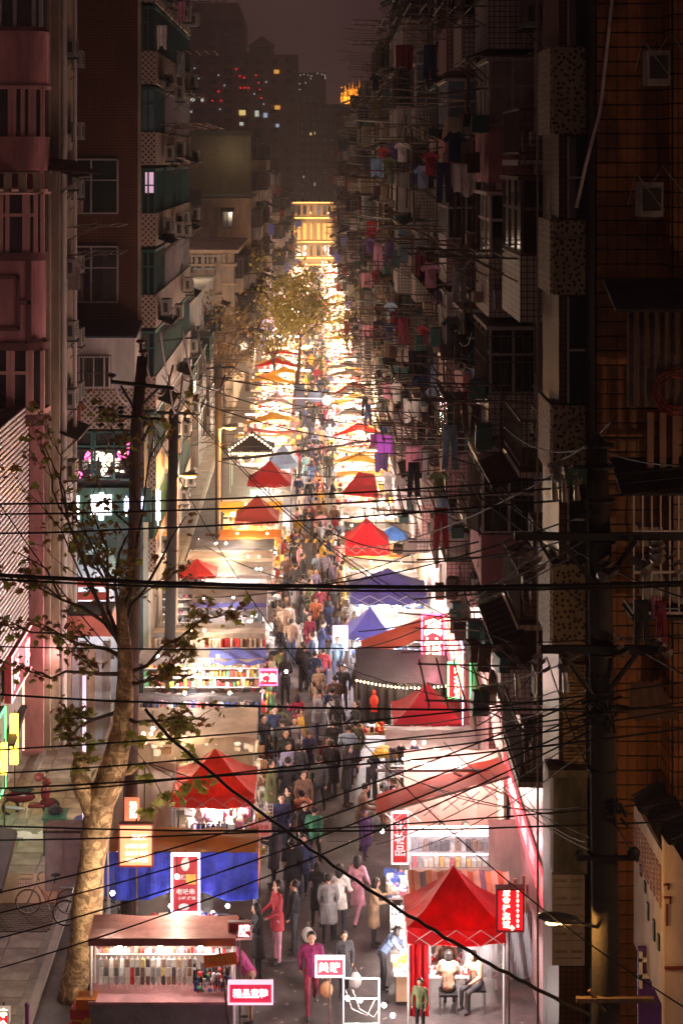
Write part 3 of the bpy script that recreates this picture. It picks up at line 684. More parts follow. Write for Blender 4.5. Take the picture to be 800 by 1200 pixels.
# awnings over the shops of the pink building
for (pts, Y0, Y1) in (((-30, 870, 16, 872, 52, 768, -10, 768), 50, 60), ((-40, 1042, 2, 1042, 20, 972, -30, 965), 42, 45.5)):
    aw = thing('shop_awning', 'dark tilted awning over the neon lit shopfront' if Y0 == 50 else 'low black awning above the white fascia with glowing tubes', 'awning', tuple(W(pts[0], pts[1], Y0)))
    P = [W(pts[0], pts[1], Y0), W(pts[2], pts[3], Y0), W(pts[4], pts[5], Y1), W(pts[6], pts[7], Y1)]
    MB().prism([P[3], P[2], P[1], P[0]], (0, 0, -.07)).build('awning_sheet', sheet_dark, aw)
    rb = MB()
    for k in range(9): u = k/8; rb.tube([P[0].lerp(P[1], u)+Vector((0,0,-.1)), P[3].lerp(P[2], u)+Vector((0,0,-.1))], .03, 4)
    rb.build('rib', rust, aw)

# shops under it
t = thing('shop_row', 'low shopfronts with signs under the dark awning', 'building', (-11, 50, 0))
b = MB(); b.bb(-16, -9.3, 42, 60, 0, 4.3); b.build('wall', mat('shop_wall', (.30,.26,.25), .8, .2, 1), t)
b = MB(); b.bb(-9.28, -9.2, 43, 46, .3, 2.6); b.bb(-9.28, -9.2, 54, 58, .3, 2.8); b.build('shop_window', emis('shop_window_glow', (1, .8, .62), .9, True), t)
def sign(name, label, a, c, Y, face, th=.14, frame=None, texts=(), glow=None, ry=0, group=None, par=None, fw=.035, pole=True):
    """box sign facing the camera between photo corners a (top) and c (bottom); texts: (string, u, v, height, vertical, material)"""
    A = W(a[0], a[1], Y); C = W(c[0], c[1], Y); x0, x1, z1, z0 = A.x, C.x, A.z, C.z
    t = thing(name, label, 'sign', ((x0+x1)/2, Y, z0), group)
    if pole: MB().tube([((x0+x1)/2, Y+th+.03, 0), ((x0+x1)/2, Y+th+.03, z1+.1)], .022, 6).build('support_pole', rust, t); MB().bb(x0, x1, Y+th, Y+th+.03, z1-.05, z1-.02).build('bracket', rust, t)
    MB().bb(x0, x1, Y, Y+th, z0, z1).build('face', face, t)
    if frame is not None:
        f = MB(); f.bb(x0-fw, x0, Y-.03, Y+th+.01, z0-fw, z1+fw); f.bb(x1, x1+fw, Y-.03, Y+th+.01, z0-fw, z1+fw); f.bb(x0, x1, Y-.03, Y+th+.01, z1, z1+fw); f.bb(x0, x1, Y-.03, Y+th+.01, z0-fw, z0); f.build('frame', frame, t)
    for k, tx in enumerate(texts):
        s_, u, v, hh, vert, m = tx[:6]; wd = tx[6] if len(tx) > 6 else None
        MB().text(s_, (x0+(x1-x0)*u, Y-.012, z1+(z0-z1)*v), hh, wd*(x1-x0) if wd else None, vertical=vert, th=.01, bold=.02).build('lettering', m, t)
    if glow: lamp(t, ((x0+x1)/2, Y-1.0, (z0+z1)/2-.4), glow[0]*.22, glow[1], .1)
    return t
# receding shop signs, seen from the side
def side_sign(name, label, x, y0, y1, z0, z1, m, m2=None, cat='sign', marks=6, side=1, glow=None, chars=None):
    t = thing(name, label, cat, (x, (y0+y1)/2, z0)); MB().bb(x-side*.2, x, y0, y1, z0, z1).build('face', m, t)
    if m2:
        if chars:
            tb = MB(); n = len(chars)
            for k, ch in enumerate(chars):
                yy = y0+(y1-y0)*(k+.5)/n if side > 0 else y1-(y1-y0)*(k+.5)/n
                tb.text(ch, (x+side*.012, yy, (z0+z1)/2), min((z1-z0)*.7, (y1-y0)/n*.8), rz=side*math.pi/2, th=.01, bold=.02)
            tb.build('lettering', m2, t)
        e = MB(); xx = x+side*.02
        for z in (z0+.04, z1-.04): e.tube([(xx, y0, z), (xx, y1, z)], .025, 5)
        for y in (y0+.04, y1-.04): e.tube([(xx, y, z0), (xx, y, z1)], .025, 5)
        e.build('neon_tube', m2, t)
    if glow: lamp(t, (x+side*.8, (y0+y1)/2, (z0+z1)/2-.3), glow[0], glow[1], .15)
    return t
side_sign('neon_sign', 'green neon framed window sign behind the parked scooter', -9.1, 46.2, 50, .6, 3.0, mat('neon_window', (.2,.17,.17), .4), neon_g, glow=(12, (.6, 1, .7)))
side_sign('shop_sign', 'red shop fascia with pale characters under the dark awning', -9.0, 50.5, 58, 2.9, 4.3, mat('red_fascia', (.42,.03,.05), .5, .1), emis('dim_pink_letter', (1,.55,.55), 1.2), chars='美容美发', glow=(18, (1, .45, .5)))
sign('light_box', 'tall glowing yellow light box hung under the dark awning', (12, 838), (21, 896), 51, neon_y, glow=(50, (1, .6, .15)))
sign('light_box', 'small glowing yellow light box by the low wall edge', (1, 872), (8, 908), 47, neon_y)
side_sign('shop_sign', 'dazzling white lit fascia on the corner shop by the alley', -9.2, 66, 76, 1.6, 3.9, emis('white_fascia_glow', (1, .92, .85), 2.6, True), None, glow=(90, (1, .85, .8)))
side_sign('shop_sign', 'warm yellow wall panel beside the shutter', -9.15, 59.5, 64, .2, 3.0, mat('yellow_panel', (.75,.48,.14), .6, .1), None, glow=(25, (1, .75, .4)))
side_sign('shop_sign', 'pale fascia with glowing white tubes above the scooter', -8.9, 41.5, 46, 2.6, 3.9, mat('pale_fascia', (.7,.6,.6), .5, .1), tube_p, glow=(20, (1, .85, .8)))

# brown tower behind the alley
t = thing('brown_building', 'tall brown tiled block with patterned balcony fronts on its street face', 'building', (-9, 70, 0))
MB().bb(-15, -6.42, 62, 79.5, 0, 30).build('wall', browntile, t)
MB().bb(-6.46, -6.35, 61.97, 79.5, 0, 30).build('corner_strip', tanwall, t)
for (ya, yb, pt) in ((188, 249, None), (290, 353, None)):      # windows let into the end wall
    p = W(76, yb, 61.9); q = W(138, ya, 61.9); f = MB(); f.bb(p.x, q.x, 61.86, 61.99, p.z-.06, p.z); f.bb(p.x, q.x, 61.86, 61.99, q.z, q.z+.06)
    for u in (0, .5, 1): f.bb(p.x+(q.x-p.x)*u-.03, p.x+(q.x-p.x)*u+.03, 61.86, 61.99, p.z, q.z)
    f.bb(p.x, q.x, 61.88, 61.99, p.z+(q.z-p.z)*.62-.02, p.z+(q.z-p.z)*.62+.02); f = f.build('window', frame_m, t)
    MB().bb(p.x, q.x, 61.93, 61.985, p.z, q.z).build('pane', pane_teal if ya == 188 else pane_dark, f)
    MB().sheet(lambda u, v: (p.x+.1+(q.x-p.x)*.3*u, 61.9+.02*math.sin(u*20), p.z+(q.z-p.z)*.6*v), 12, 2, -.008).build('curtain', tanwall, f)
# patterned balconies of the street face
b2 = random.Random(3)
for k in range(9):
    z = 4.0 + k*2.96
    for j in range(4):
        y = 62.6+j*4.3
        pb = MB(); pb.bb(-6.34, -5.8, y-.55, y+3.5, z, z+1.2); o = pb.build('balcony', diamond, t)
        fb = MB(); fb.bb(-6.34, -5.83, y-.5, y+3.45, z+2.74, z+2.84)
        for u in range(8): fb.bb(-5.88, -5.83, y-.5+u*.56, y-.45+u*.56, z+1.2, z+2.75)
        for u in (0, .22): fb.bb(-6.34+u, -6.28+u, y-.52, y-.46, z+1.2, z+2.75)
        fb.bb(-6.3, -5.83, y-.51, y-.46, z+2.2, z+2.25); fb.build('window_frame', frame_g if k % 2 == 0 or j == 0 else frame_m, o)
        MB().bb(-6.33, -5.9, y-.45, y+3.4, z+1.2, z+2.73).build('pane', b2.choice([pane_teal, pane_dark, pane_teal, pane_cur, pane_blue]), o)
        if b2.random() < .6: a = U_put('ac', 'ac_unit', t, -5.8, y+b2.uniform(.3, 3), z+b2.uniform(.1, .6), 1); U_put('fan', 'fan_grille', a, *ORG[a.name], 1)
        if b2.random() < .4: a = U_put('ac', 'ac_unit', t, -5.8, y+b2.uniform(1.2, 3.5), z+b2.uniform(-.4, .4), 1)
        if b2.random() < .5 and k > 4: U_put('rack', 'drying_rack', t, -5.85, y+1.5, z+1.5, 1)
        if b2.random() < .35: U_put('awning', 'awning', t, -5.85, y+1.7, z+2.8, 1)
        if k == 4 and j == 0: MB().bb(-6.2, -5.9, y-.49, y-.462, z+1.95, z+2.7).build('lit_pane', emis('violet_curtain_glow', (.9,.55,.75), .45), o)
# three storey annexe in front of it
t = thing('white_annexe', 'low white annexe with a blue sheet roof and one barred window', 'building', (-8.5, 60.5, 0))
p = W(70, 455, 60); q = W(158, 395, 60)
MB().bb(p.x-.6, q.x, 60, 61.95, p.z, q.z).build('wall', whitewall, t)
MB().prism([(p.x-.8, 59.7, q.z), (q.x+.1, 59.7, q.z), (q.x+.1, 61.94, q.z+.35), (p.x-.8, 61.94, q.z+.35)], (0,0,.06)).build('roof', blueroof, t)
z2 = W(0, 503, 60).z; MB().bb(p.x-.6, q.x+.05, 60.02, 61.95, z2, p.z-.002).build('tiled_band', diamond, t)
z3 = W(0, 572, 60).z; MB().bb(p.x-.6, q.x+.3, 60.3, 61.95, z3, z2-.002).build('lower_wall', darkroof, t)
MB().bb(p.x-.6, q.x+.3, 60.0, 61.95, 0, z3-.002).build('shop_wall', mat('dark_green_wall', (.06,.085,.08), .8), t)
a = W(93, 453, 59.97); c = W(128, 419, 59.97)
f = MB().bb(a.x, c.x, 59.9, 60.01, a.z-.05, a.z).bb(a.x, c.x, 59.9, 60.01, c.z, c.z+.05)
for u in (0, .15, .5, .85, 1): x = a.x+(c.x-a.x)*u; f.bb(x-.025, x+.025, 59.9, 60.01, a.z, c.z)
f = f.build('window', frame_w, t); MB().bb(a.x, c.x, 59.95, 59.995, a.z, c.z).build('pane', pane_dark, f)
br = MB()
for k in range(14): x = a.x-.1+(c.x-a.x+.2)*k/13; br.tube([(x, 59.72, a.z-.1), (x, 59.72, c.z+.1)], .012, 4)
for z in (a.z-.1, (a.z+c.z)/2, c.z+.1): br.tube([(a.x-.12, 59.72, z), (c.x+.12, 59.72, z)], .016, 4)
br.build('security_bars', rust, t)
# window band above the green shop, with neon reflections painted as glowing tubes
a = W(72, 562, 60.1); c = W(158, 506, 60.1); f = MB()
for u in (0, .2, .42, .46, .72, 1): x = a.x+(c.x-a.x)*u; f.bb(x-.04, x+.04, 60.0, 60.3, a.z, c.z)
for v in (0, .62, .7, 1): z = a.z+(c.z-a.z)*v; f.bb(a.x, c.x, 60.03, 60.28, z-.035, z+.035)
f = f.build('window', frame_g, t); MB().bb(a.x, c.x, 60.24, 60.27, a.z, c.z).build('pane', pane_dark, f)
def neon_reflection(mb, x0, x1, z0, z1, Y, n, r=.02, seed=1):
    q_ = random.Random(seed)
    for k in range(n):
        x = q_.uniform(x0, x1); z = q_.uniform(z0, z1); rr = q_.uniform(.05, .16)
        mb.tube([(x+rr*math.cos(i*.9)*(1 if k % 2 else .5), Y, z+rr*math.sin(i*.9)) for i in range(q_.randint(3, 7))], r, 4)
g = MB(); neon_reflection(g, *( -8.05, -7.85), a.z+.1, a.z+.95, 60.18, 5, .035, 1); neon_reflection(g, -7.0, -6.55, a.z+.55, a.z+1.25, 60.18, 9, .035, 2); neon_reflection(g, -8.6, -8.3, a.z+.1, a.z+.5, 60.18, 4, .035, 7); g.build('neon_lettering', neon_p, t)
g = MB(); neon_reflection(g, -7.7, -6.7, a.z+.15, a.z+.9, 60.17, 16, .03, 3); neon_reflection(g, -7.9, -7.4, a.z+.6, a.z+.95, 60.17, 6, .03, 4); g.build('neon_lettering', letter_w, t)
g = MB()
for (xa, xb, ya, yb, mm) in ((80, 93, 581, 612, 0), (107, 131, 580, 604, 0), (146, 151, 584, 600, 1), (160, 169, 582, 606, 1), (183, 188, 575, 610, 0), (60, 66, 585, 610, 0)):
    A_ = W(xa, yb, 59.9); C_ = W(xb, ya, 59.9)
    g.mi(mm); 
    for k in range(4): g.bb(A_.x, C_.x, 59.86, 59.9, A_.z+(C_.z-A_.z)*k/4+.03, A_.z+(C_.z-A_.z)*(k+1)/4)
    g.bb(A_.x+(C_.x-A_.x)*.4, A_.x+(C_.x-A_.x)*.6, 59.85, 59.9, A_.z-.15, C_.z+.08)
g.build('lettering', [emis('white_sign_glow', (1, .96, .98), 6), emis('blue_white_glow', (.6, .65, 1), 6)], t); lamp(t, (-7.6, 58.4, 7.2), 22, (.95, .95, 1), .3)
MB().bb(a.x-.3, c.x+.6, 59.93, 59.98, W(0, 612, 59.9).z, W(0, 572, 59.9).z).build('sign_board', mat('green_sign_board', (.015,.05,.03), .5, .2), t)

# alley clutter: canopies and a shuttered van-like kiosk
def simple_box_thing(name, label, cat, a, c, Y, dep, m, extra=None):
    A = W(a[0], a[1], Y); C = W(c[0], c[1], Y); t = thing(name, label, cat, ((A.x+C.x)/2, Y, C.z)); MB().bb(A.x, C.x, Y, Y+dep, C.z, A.z).build('body', m, t); return t, A, C
t, A, C = simple_box_thing('alley_awning', 'dull red awning spanning the mouth of the alley', 'awning', (64, 722), (131, 746), 56.2, 1.5, mat('dull_red_sheet', (.50,.16,.12), .7, .2, 1, .2))
MB().bb(A.x, C.x, 56.3, 57.6, A.z+.01, A.z+.12).build('top_sheet', darkroof, t)
t = thing('arched_tent', 'pale teal arched tarpaulin shelter in the alley', 'tent', (-8, 58, 0))
A = W(84, 712, 57.8); C = W(132, 648, 57.8); r_ = (C.x-A.x)/2; cx = (A.x+C.x)/2
MB().sheet(lambda u, v: (cx-r_*math.cos(math.pi*u), 57.7+1.6*v, C.z-1.0+1.0*math.sin(math.pi*u)), 14, 2, .03).build('cover', mat('teal_tarp', (.35,.52,.47), .6, .15, 2, .3, trans=.3), t)
MB().bb(A.x, C.x, 59.4, 59.5, 0, C.z-.8).build('back_panel', mat('pale_panel', (.5,.5,.55), .7), t)
MB().bb(A.x+.1, C.x-.1, 58.2, 58.3, A.z+.6, A.z+.85).bb(A.x+.1, C.x-.1, 58.2, 58.3, A.z+.15, A.z+.4).build('red_band', mat('red_band', (.5,.08,.06), .6), t)
for x in (A.x+.1, C.x-.1): MB().tube([(x, 57.8, 0), (x, 57.8, C.z-1)], .04, 6).build('post', steel, t)
lamp(t, (-8.0, 58.3, 3.4), 50, (.85, .95, 1), .3)
t = thing('hoarding', 'grey plank hoarding beside the alley mouth', 'wall', (-8, 57.5, 0))
A = W(66, 842, 55); C = W(130, 752, 55)
for k in range(7): x0 = A.x+(C.x-A.x)*k/7; MB().bb(x0+.01, x0+(C.x-A.x)/7-.01, 55+.02*(k % 2), 55.1, 0, C.z-.1*(k % 3)).build('panel', (greywall, tanwall, mat('grey_panel', (.25,.25,.28), .6))[k % 3], t)
MB().bb(A.x-.1, C.x+.1, 55.12, 55.2, C.z-.6, C.z-.4).build('rail', rust, t)

# the lower, further blocks of the left side
t = building('apartment_building', 'grey shuttered block behind the sodium lamps', -13, -7.3, 84, 122, 10.5, greywall, 1)
facade(t, 1, -7.3, 84.5, 121, 3.2, 2, rg, [greywall, tanwall], [frame_m, frame_g], dens=1)
t = thing('classical_building', 'tan block with a moulded cornice and balustrade', 'building', (-9, 135, 0)); Y = 128
MB().bb(-16, -6.15, 128, 148, 0, 12.0).build('wall', tanwall, t)
for (zz, pr, hh) in ((12.0, .35, .25), (11.0, .2, .18), (9.6, .12, .12), (7.4, .1, .12)): MB().bb(-16.1, -6.15+pr, 128-pr, 148, zz, zz+hh).build('cornice', beige, t)
bl = MB()
for k in range(16): bl.lathe((-12.5+k*.4, 127.9, 11.2), [(.05,0),(.11,.2),(.06,.45),(.09,.7)], 6)
bl.build('balustrade', beige, t)
for (xa, ya, xb, yb) in ((218, 343, 243, 362), (218, 380, 226, 400), (245, 382, 253, 398), (222, 301, 236, 314), (240, 301, 254, 314), (219, 420, 232, 436)):
    A = W(xa, yb, 127.9); C = W(xb, ya, 127.9); f = MB().bb(A.x-.1, C.x+.1, 127.8, 127.99, A.z-.15, A.z).bb(A.x-.1, C.x+.1, 127.8, 127.99, C.z, C.z+.12).bb((A.x+C.x)/2-.04, (A.x+C.x)/2+.04, 127.85, 127.99, A.z, C.z).bb(A.x-.1, A.x, 127.85, 127.99, A.z, C.z).bb(C.x, C.x+.1, 127.85, 127.99, A.z, C.z).build('window', frame_m, t)
    MB().bb(A.x, C.x, 127.93, 127.985, A.z, C.z).build('pane', pane_dark, f)
for k in range(4): MB().bb(-7.6+k*.02, -7.0, 127.7, 127.98, 2+k*2.4, 4.1+k*2.4).build('pilaster', tanwall, t)
facade_far(t, 1, -6.15, 129, 147, 3, 3, rg, [tanwall, greywall])
t = thing('ochre_building', 'warm lit ochre block with one small hooded window', 'building', (-8, 155, 0))
MB().bb(-13, -5.75, 150, 163, 0, 15.6).build('wall', beige, t); MB().bb(-14, -8.6, 149.5, 163, 0, 14.8).build('side_block', tanwall, t)
MB().bb(-13.1, -5.65, 149.9, 163, 15.6, 15.75).build('parapet', darkroof, t)
A = W(261, 266, 149.9); C = W(272, 248, 149.9); f = MB().bb(A.x, C.x, 149.8, 149.99, A.z-.1, A.z).bb((A.x+C.x)/2-.05, (A.x+C.x)/2+.05, 149.85, 149.99, A.z, C.z).bb(A.x-.1, A.x, 149.8, 149.99, A.z, C.z).bb(C.x, C.x+.1, 149.8, 149.99, A.z, C.z).build('window', frame_m, t); MB().bb(A.x, C.x, 149.92, 149.98, A.z, C.z).build('pane', pane_dark, f)
MB().prism([(A.x-.2, 149.2, C.z), (C.x+.2, 149.2, C.z), (C.x+.2, 149.98, C.z+.3), (A.x-.2, 149.98, C.z+.3)], (0,0,.06)).build('awning', sheet_dark, t)
facade_far(t, 1, -5.75, 150.5, 162.5, 3, 4, rg, [tanwall, greywall, beige])
t = thing('green_grey_building', 'dark flat roofed block washed by a dim yellow light', 'building', (-9, 172, 0))
MB().bb(-17, -6.3, 166, 186, 0, 21.3).build('wall', pattern('olive_tile', 'grid', '#645645', '#3e352b', .25, .25, .03, .6), t); MB().bb(-17.2, -6.1, 165.8, 186, 21.3, 21.8).build('parapet', darkroof, t)
MB().bb(-14.3, -10, 149.2, 149.5, 15, 16.4).build('roof_tank', darkroof, t)
lamp(t, (-8.2, 163.0, 19.5), 60, (1, .8, .4), .4)
facade_far(t, 1, -6.3, 166.5, 185.5, 3, 6, rg, [tanwall, greywall, whitewall])
FL = ['narrow lilac walled block beyond the ochre one', 'dim balconied block beyond the lilac wall', 'dark block behind the street trees', 'brown block near the golden hotel', 'last low block by the golden hotel']
for i, (y0, y1, xf, top, m) in enumerate(((188, 205, -5.0, 17.5, mat('lilac_render', (.45,.30,.42), .8, .1, 1, .1)), (205, 222, -4.6, 17, tanwall), (222, 242, -5.2, 16, greywall), (242, 262, -4.6, 14, tanwall), (262, 279, -4.9, 12, greywall))):  # lilac wall colour stands for purple light falling on it
    t = building('apartment_building', FL[i], -12, xf, y0+.02, y1, top, m, 1); facade_far(t, 1, xf, y0+(6 if i == 0 else .4), y1-.3, 3, int((top-3)/3), rg, [tanwall, greywall, whitewall])

t = thing('roof_floodlight', 'warm floodlight on the flat roof of the grey shuttered block', 'floodlight', (-8.8, 119, 10.75)); MB().box((-8.8, 119, 11.3), (.5,.2,.35), rx=.3).build('casing', blackm, t); MB().tube([(-8.8,119.1,10.75),(-8.8,119.1,11.3)], .03, 5).build('stand', rust, t); lamp(t, (-8.8, 116.5, 13.2), 260, (1, .74, .52), .15)  # floodlight assumed and added to light the tan and ochre blocks behind
# golden lit hotel closing the street
t = thing('golden_building', 'golden lit building with glowing cornice lines closing the far end of the street', 'building', (0, 290, 0)); Y = 285
MB().bb(-22, 20, 286, 300, 0, 11.6).build('wall', mat('hotel_stone', (.55,.42,.28), .8, .12, .4, .2), t)
for k, py in enumerate((238, 256, 284, 303, 311)):
    z = W(0, py, Y).z; MB().bb(-21.9, 19.9, 285.2, 285.99, z-.12, z+.14).build('cornice', beige, t)
    MB().bb(-6, 3.8, 285.0, 285.18, z+.02, z+.16).build('light_strip', emis('gold_strip_glow', (1, .50, .12), 2.4), t)
for (ya, yb) in ((241, 252), (262, 281), (288, 300)):
    for cx in (-4.0, -3.1, -2.1, .2, 1.2, 2.0, -.9):
        z0 = W(0, yb, Y).z; z1 = W(0, ya, Y).z; x = cx+.25
        f = MB().bb(x-.36, x-.28, 285.8, 285.99, z0, z1).bb(x+.28, x+.36, 285.8, 285.99, z0, z1).bb(x-.36, x+.36, 285.7, 285.99, z1, z1+.1).build('window', beige, t)
        MB().bb(x-.28, x+.28, 285.9, 285.98, z0, z1).build('pane', pane_dark if (ya != 262) else emis('hotel_window_glow', (1, .55, .18), .3), f)
    for x in (-4.6, -2.4, -.5, 1.0, 2.7): MB().bb(x-.12, x+.12, 285.6, 285.99, W(0, yb, Y).z-.3, W(0, ya, Y).z+.3).build('pilaster', beige, t)
for (x, z) in ((-4, 11.2), (-1, 11.2), (2, 11.2), (-4, 7.7), (-1, 7.7), (2, 7.7), (-3, 4), (1, 4)): lamp(t, (x, 283.6, z-1.2), 40, (1, .55, .2), .2)
for x in (-2.2, -3.4, .6, 2.2): MB().bb(x-.15, x+.15, 287, 287.3, 11.6, 12.4).build('roof_post', maroon_cl, t)

# ================================================================== DISTANT TOWERS
def tower(name, label, px0, px1, ptop, Y, wm, pit=(16, 12), lit=(), wmat=pane_dark, extra=None, pbot=250, seed=1):
    A = W(px0, pbot, Y); C = W(px1, ptop, Y); t = thing(name, label, 'building', ((A.x+C.x)/2, Y, 0))
    MB().bb(A.x, C.x, Y, Y+25, 0, C.z).build('wall', wm, t); s = F/Y
    wn = MB(); q = random.Random(seed); fl = MB()
    nx = int((px1-px0)/pit[0]); nz = int((pbot-ptop)/pit[1])
    for i in range(nx):
        for j in range(nz):
            x = A.x+(i+.5)*(C.x-A.x)/nx; z = C.z-(j+.75)*pit[1]/s; w2 = pit[0]*.28/s; h2 = pit[1]*.28/s
            wn.bb(x-w2, x+w2, Y-.15, Y-.02, z-h2, z+h2); fl.bb(x-w2*1.3, x+w2*1.3, Y-.35, Y-.02, z-h2*1.25, z-h2*1.08)
    for j in range(nz+1): fl.bb(A.x-.1, C.x+.1, Y-.2, Y-.005, C.z-j*pit[1]/s-.1, C.z-j*pit[1]/s)
    wn.build('window', wmat, t, kind='stuff'); fl.build('ledge', wm, t, kind='stuff')
    for (x, y, w_, h_, m) in lit:
        a = W(x-w_*.38, y+h_*.38, Y-.3); c = W(x+w_*.38, y-h_*.38, Y-.3); MB().bb(a.x, c.x, Y-.4, Y-.2, a.z, c.z).build('lit_window', m, t)
    return t
lw_y = emis('lit_window_yellow', (1, .75, .25), .6); lw_w = emis('lit_window_white', (.85, .9, .75), .45); lw_o = emis('lit_window_amber', (1, .45, .08), .6); red_l = emis('red_led', (1, .02, .03), 1.3); lw_b = emis('lit_window_cool', (.6, .75, 1), .4)
tw = mat('far_tower_render', (.42, .25, .21), .9, .15, .06, .0); tw2 = mat('far_tower_grey', (.30, .21, .19), .9, .15, .06, 0); tw3 = mat('far_tower_upper', (.36, .24, .22), .9, .12, .05, 0)
t = tower('tower_block', 'wide dim tower with scattered lit windows and red lights', 222, 349, 64, 480, tw, (16, 11.5), [(324, 84, 8, 6, lw_o), (325, 126, 8, 6, lw_o), (284, 132, 10, 8, lw_y), (301, 133, 6, 9, lw_w), (226, 117, 7, 5, lw_w), (237, 117, 4, 5, lw_w), (283, 145, 6, 5, lw_w), (325, 147, 5, 5, lw_b), (311, 135, 6, 7, lw_b), (224, 131, 3, 3, lw_b)]
  + [(x, y, 1.7, 1.7, red_l) for x, y in ((277, 81), (281, 89), (286, 91), (282, 103), (287, 103), (291, 103), (304, 105), (306, 115), (256, 107), (259, 118), (300, 88), (249, 118), (303, 97))] + [(x, y, 2, 2, lw_b) for x, y in ((228, 80), (233, 92), (263, 100), (312, 96), (256, 88), (309, 122), (258, 128), (298, 110))])
MB().bb(*[W(220, 0, 479).x, W(300, 0, 479).x, 478, 479.5, W(0, 66, 479).z, W(0, 61, 479).z]).build('roof_ledge', tw2, t)
px = W(305, 0, 480).x; r_ = 18/(F/480)
MB().lathe((px, 492, W(0, 64, 480).z), [(r_*.8, 0), (r_*.8, 12/4.17), (r_*1.05, 12.5/4.17), (r_*.5, 19/4.17), (.2, 25/4.17)], 8).build('roof_pavilion', tw2, t)
t = tower('tower_block', 'stepped tower behind with gabled windows in its crown', 222, 286, 22, 560, tw3, (14, 11), [(225, 18, 5, 7, lw_y), (266, 20, 7, 7, lw_y), (221, 40, 4, 4, lw_y)], seed=4)
A = W(222, 26, 560); C = W(286, 2, 560); MB().prism([(A.x, 560, A.z), (C.x, 560, A.z), (C.x-2, 563, C.z), (A.x+1, 563, C.z)], (0, 20, 0)).build('roof', tw2, t)
g = MB()
for px in (228, 243, 268):
    a = W(px-6, 24, 559); c = W(px+6, 4, 559); g.prism([(a.x, 558, a.z), (c.x, 558, a.z), ((a.x+c.x)/2, 558, c.z)], (0, 3, 0))
g.build('gable', tw3, t, kind='stuff')
t = tower('tower_block', 'slender plain tower with fine vertical ribs and a few lit panes', 350, 420, 122, 640, tw2, (7, 9), [(364, 157, 3, 4, lw_y), (368, 156, 3, 4, lw_y), (357, 157, 2, 4, lw_w), (368, 216, 3, 5, lw_w), (356, 207, 2, 4, lw_w)], seed=6)
rb = MB()
for k in range(13): a = W(351+k*5.2, 235, 639); rb.bb(a.x, a.x+.5, 638.2, 639.98, 0, W(0, 128, 639).z)
rb.build('rib', tw, t, kind='stuff')
t = tower('tower_block', 'dark glass office tower with tiny white lights on top', 350, 382, 85, 720, mat('dark_curtain_wall', (.03,.04,.06), .3, .2, .05, 0), (5, 5), [(x, y, 1.3, 1.8, lw_w) for x, y in ((352, 88), (356, 87), (361, 88), (365, 89), (372, 86), (377, 87), (380, 88), (381, 92), (351, 98), (351, 105), (358, 97), (364, 92), (381, 90))], pane_dark, pbot=125)
t = thing('castle_hotel', 'floodlit golden rooftop with clustered spires on the skyline', 'building', (22, 700, 0)); gold = mat('gold_stone', (.8,.5,.15), .7, .1, .1, 0)
g = MB(); Y = 700
for (px, py, wpx) in ((404, 107, 6), (409, 98, 3), (413, 95, 3), (417, 103, 6), (421, 92, 3), (425, 100, 4), (429, 105, 6), (411, 106, 8)):
    a = W(px, 119, Y); r_ = wpx/2/(F/Y); zt = W(0, py, Y).z; g.lathe((a.x, Y, 0), [(r_, 0), (r_, zt-(zt-a.z)*.55), (r_*1.15, zt-(zt-a.z)*.5), (0, zt+1)], 8)
a = W(399, 119, Y); c = W(433, 110, Y); g.bb(a.x, c.x, Y, Y+8, 0, c.z); g.build('spire', gold, t)
for px in (402, 410, 418, 426): lamp(t, (W(px, 0, Y-5).x, Y-5, W(0, 117, Y).z), 500, (1, .5, .1), .3)
gl = MB()
for k in range(40): p = W(rg.uniform(400, 432), rg.uniform(102, 118), Y-1.5); gl.bb(p.x-.2, p.x+.2, Y-3, Y-2.5, p.z-.2, p.z+.25)
gl.build('spot_lamp', emis('spot_glow', (1,.4,.06), 1.2), t, kind='stuff')  # spot lamps assumed; glowing boxes make the spires look floodlit
# ================================================================== MARKET STALLS
rs = random.Random(21)
GOODS = [mat('goods_'+n, c, .5, .3, 5, .1) for n, c in (('red', (.6,.05,.05)), ('cream', (.75,.65,.5)), ('dark', (.03,.03,.04)), ('pink', (.7,.25,.35)), ('blue', (.08,.14,.4)), ('white', (.8,.78,.75)), ('brown', (.28,.15,.08)), ('yellow', (.75,.5,.08)), ('green', (.1,.35,.15)), ('grey', (.3,.3,.32)))]
wood = mat('ply_board', (.42,.28,.17), .7, .2, 2, .2); table_cl = mat('table_cloth', (.66,.6,.58), .8, .1, 2, .2); floorcloth = mat('stall_rubber_mat', (.1,.09,.09), .8)
BULB = MB().ball((0,0,0), .05, 8, 6).mesh('bulb', bulb_w, smooth=True); BULBY = MB().ball((0,0,0), .05, 8, 6).mesh('bulb', tube_y, smooth=True)
TUBE = MB().tube([(-.6,0,0),(.6,0,0)], .025, 6).mesh('tube_lamp', tube_w); TUBEY = MB().tube([(-.6,0,0),(.6,0,0)], .025, 6).mesh('tube_lamp', tube_y)

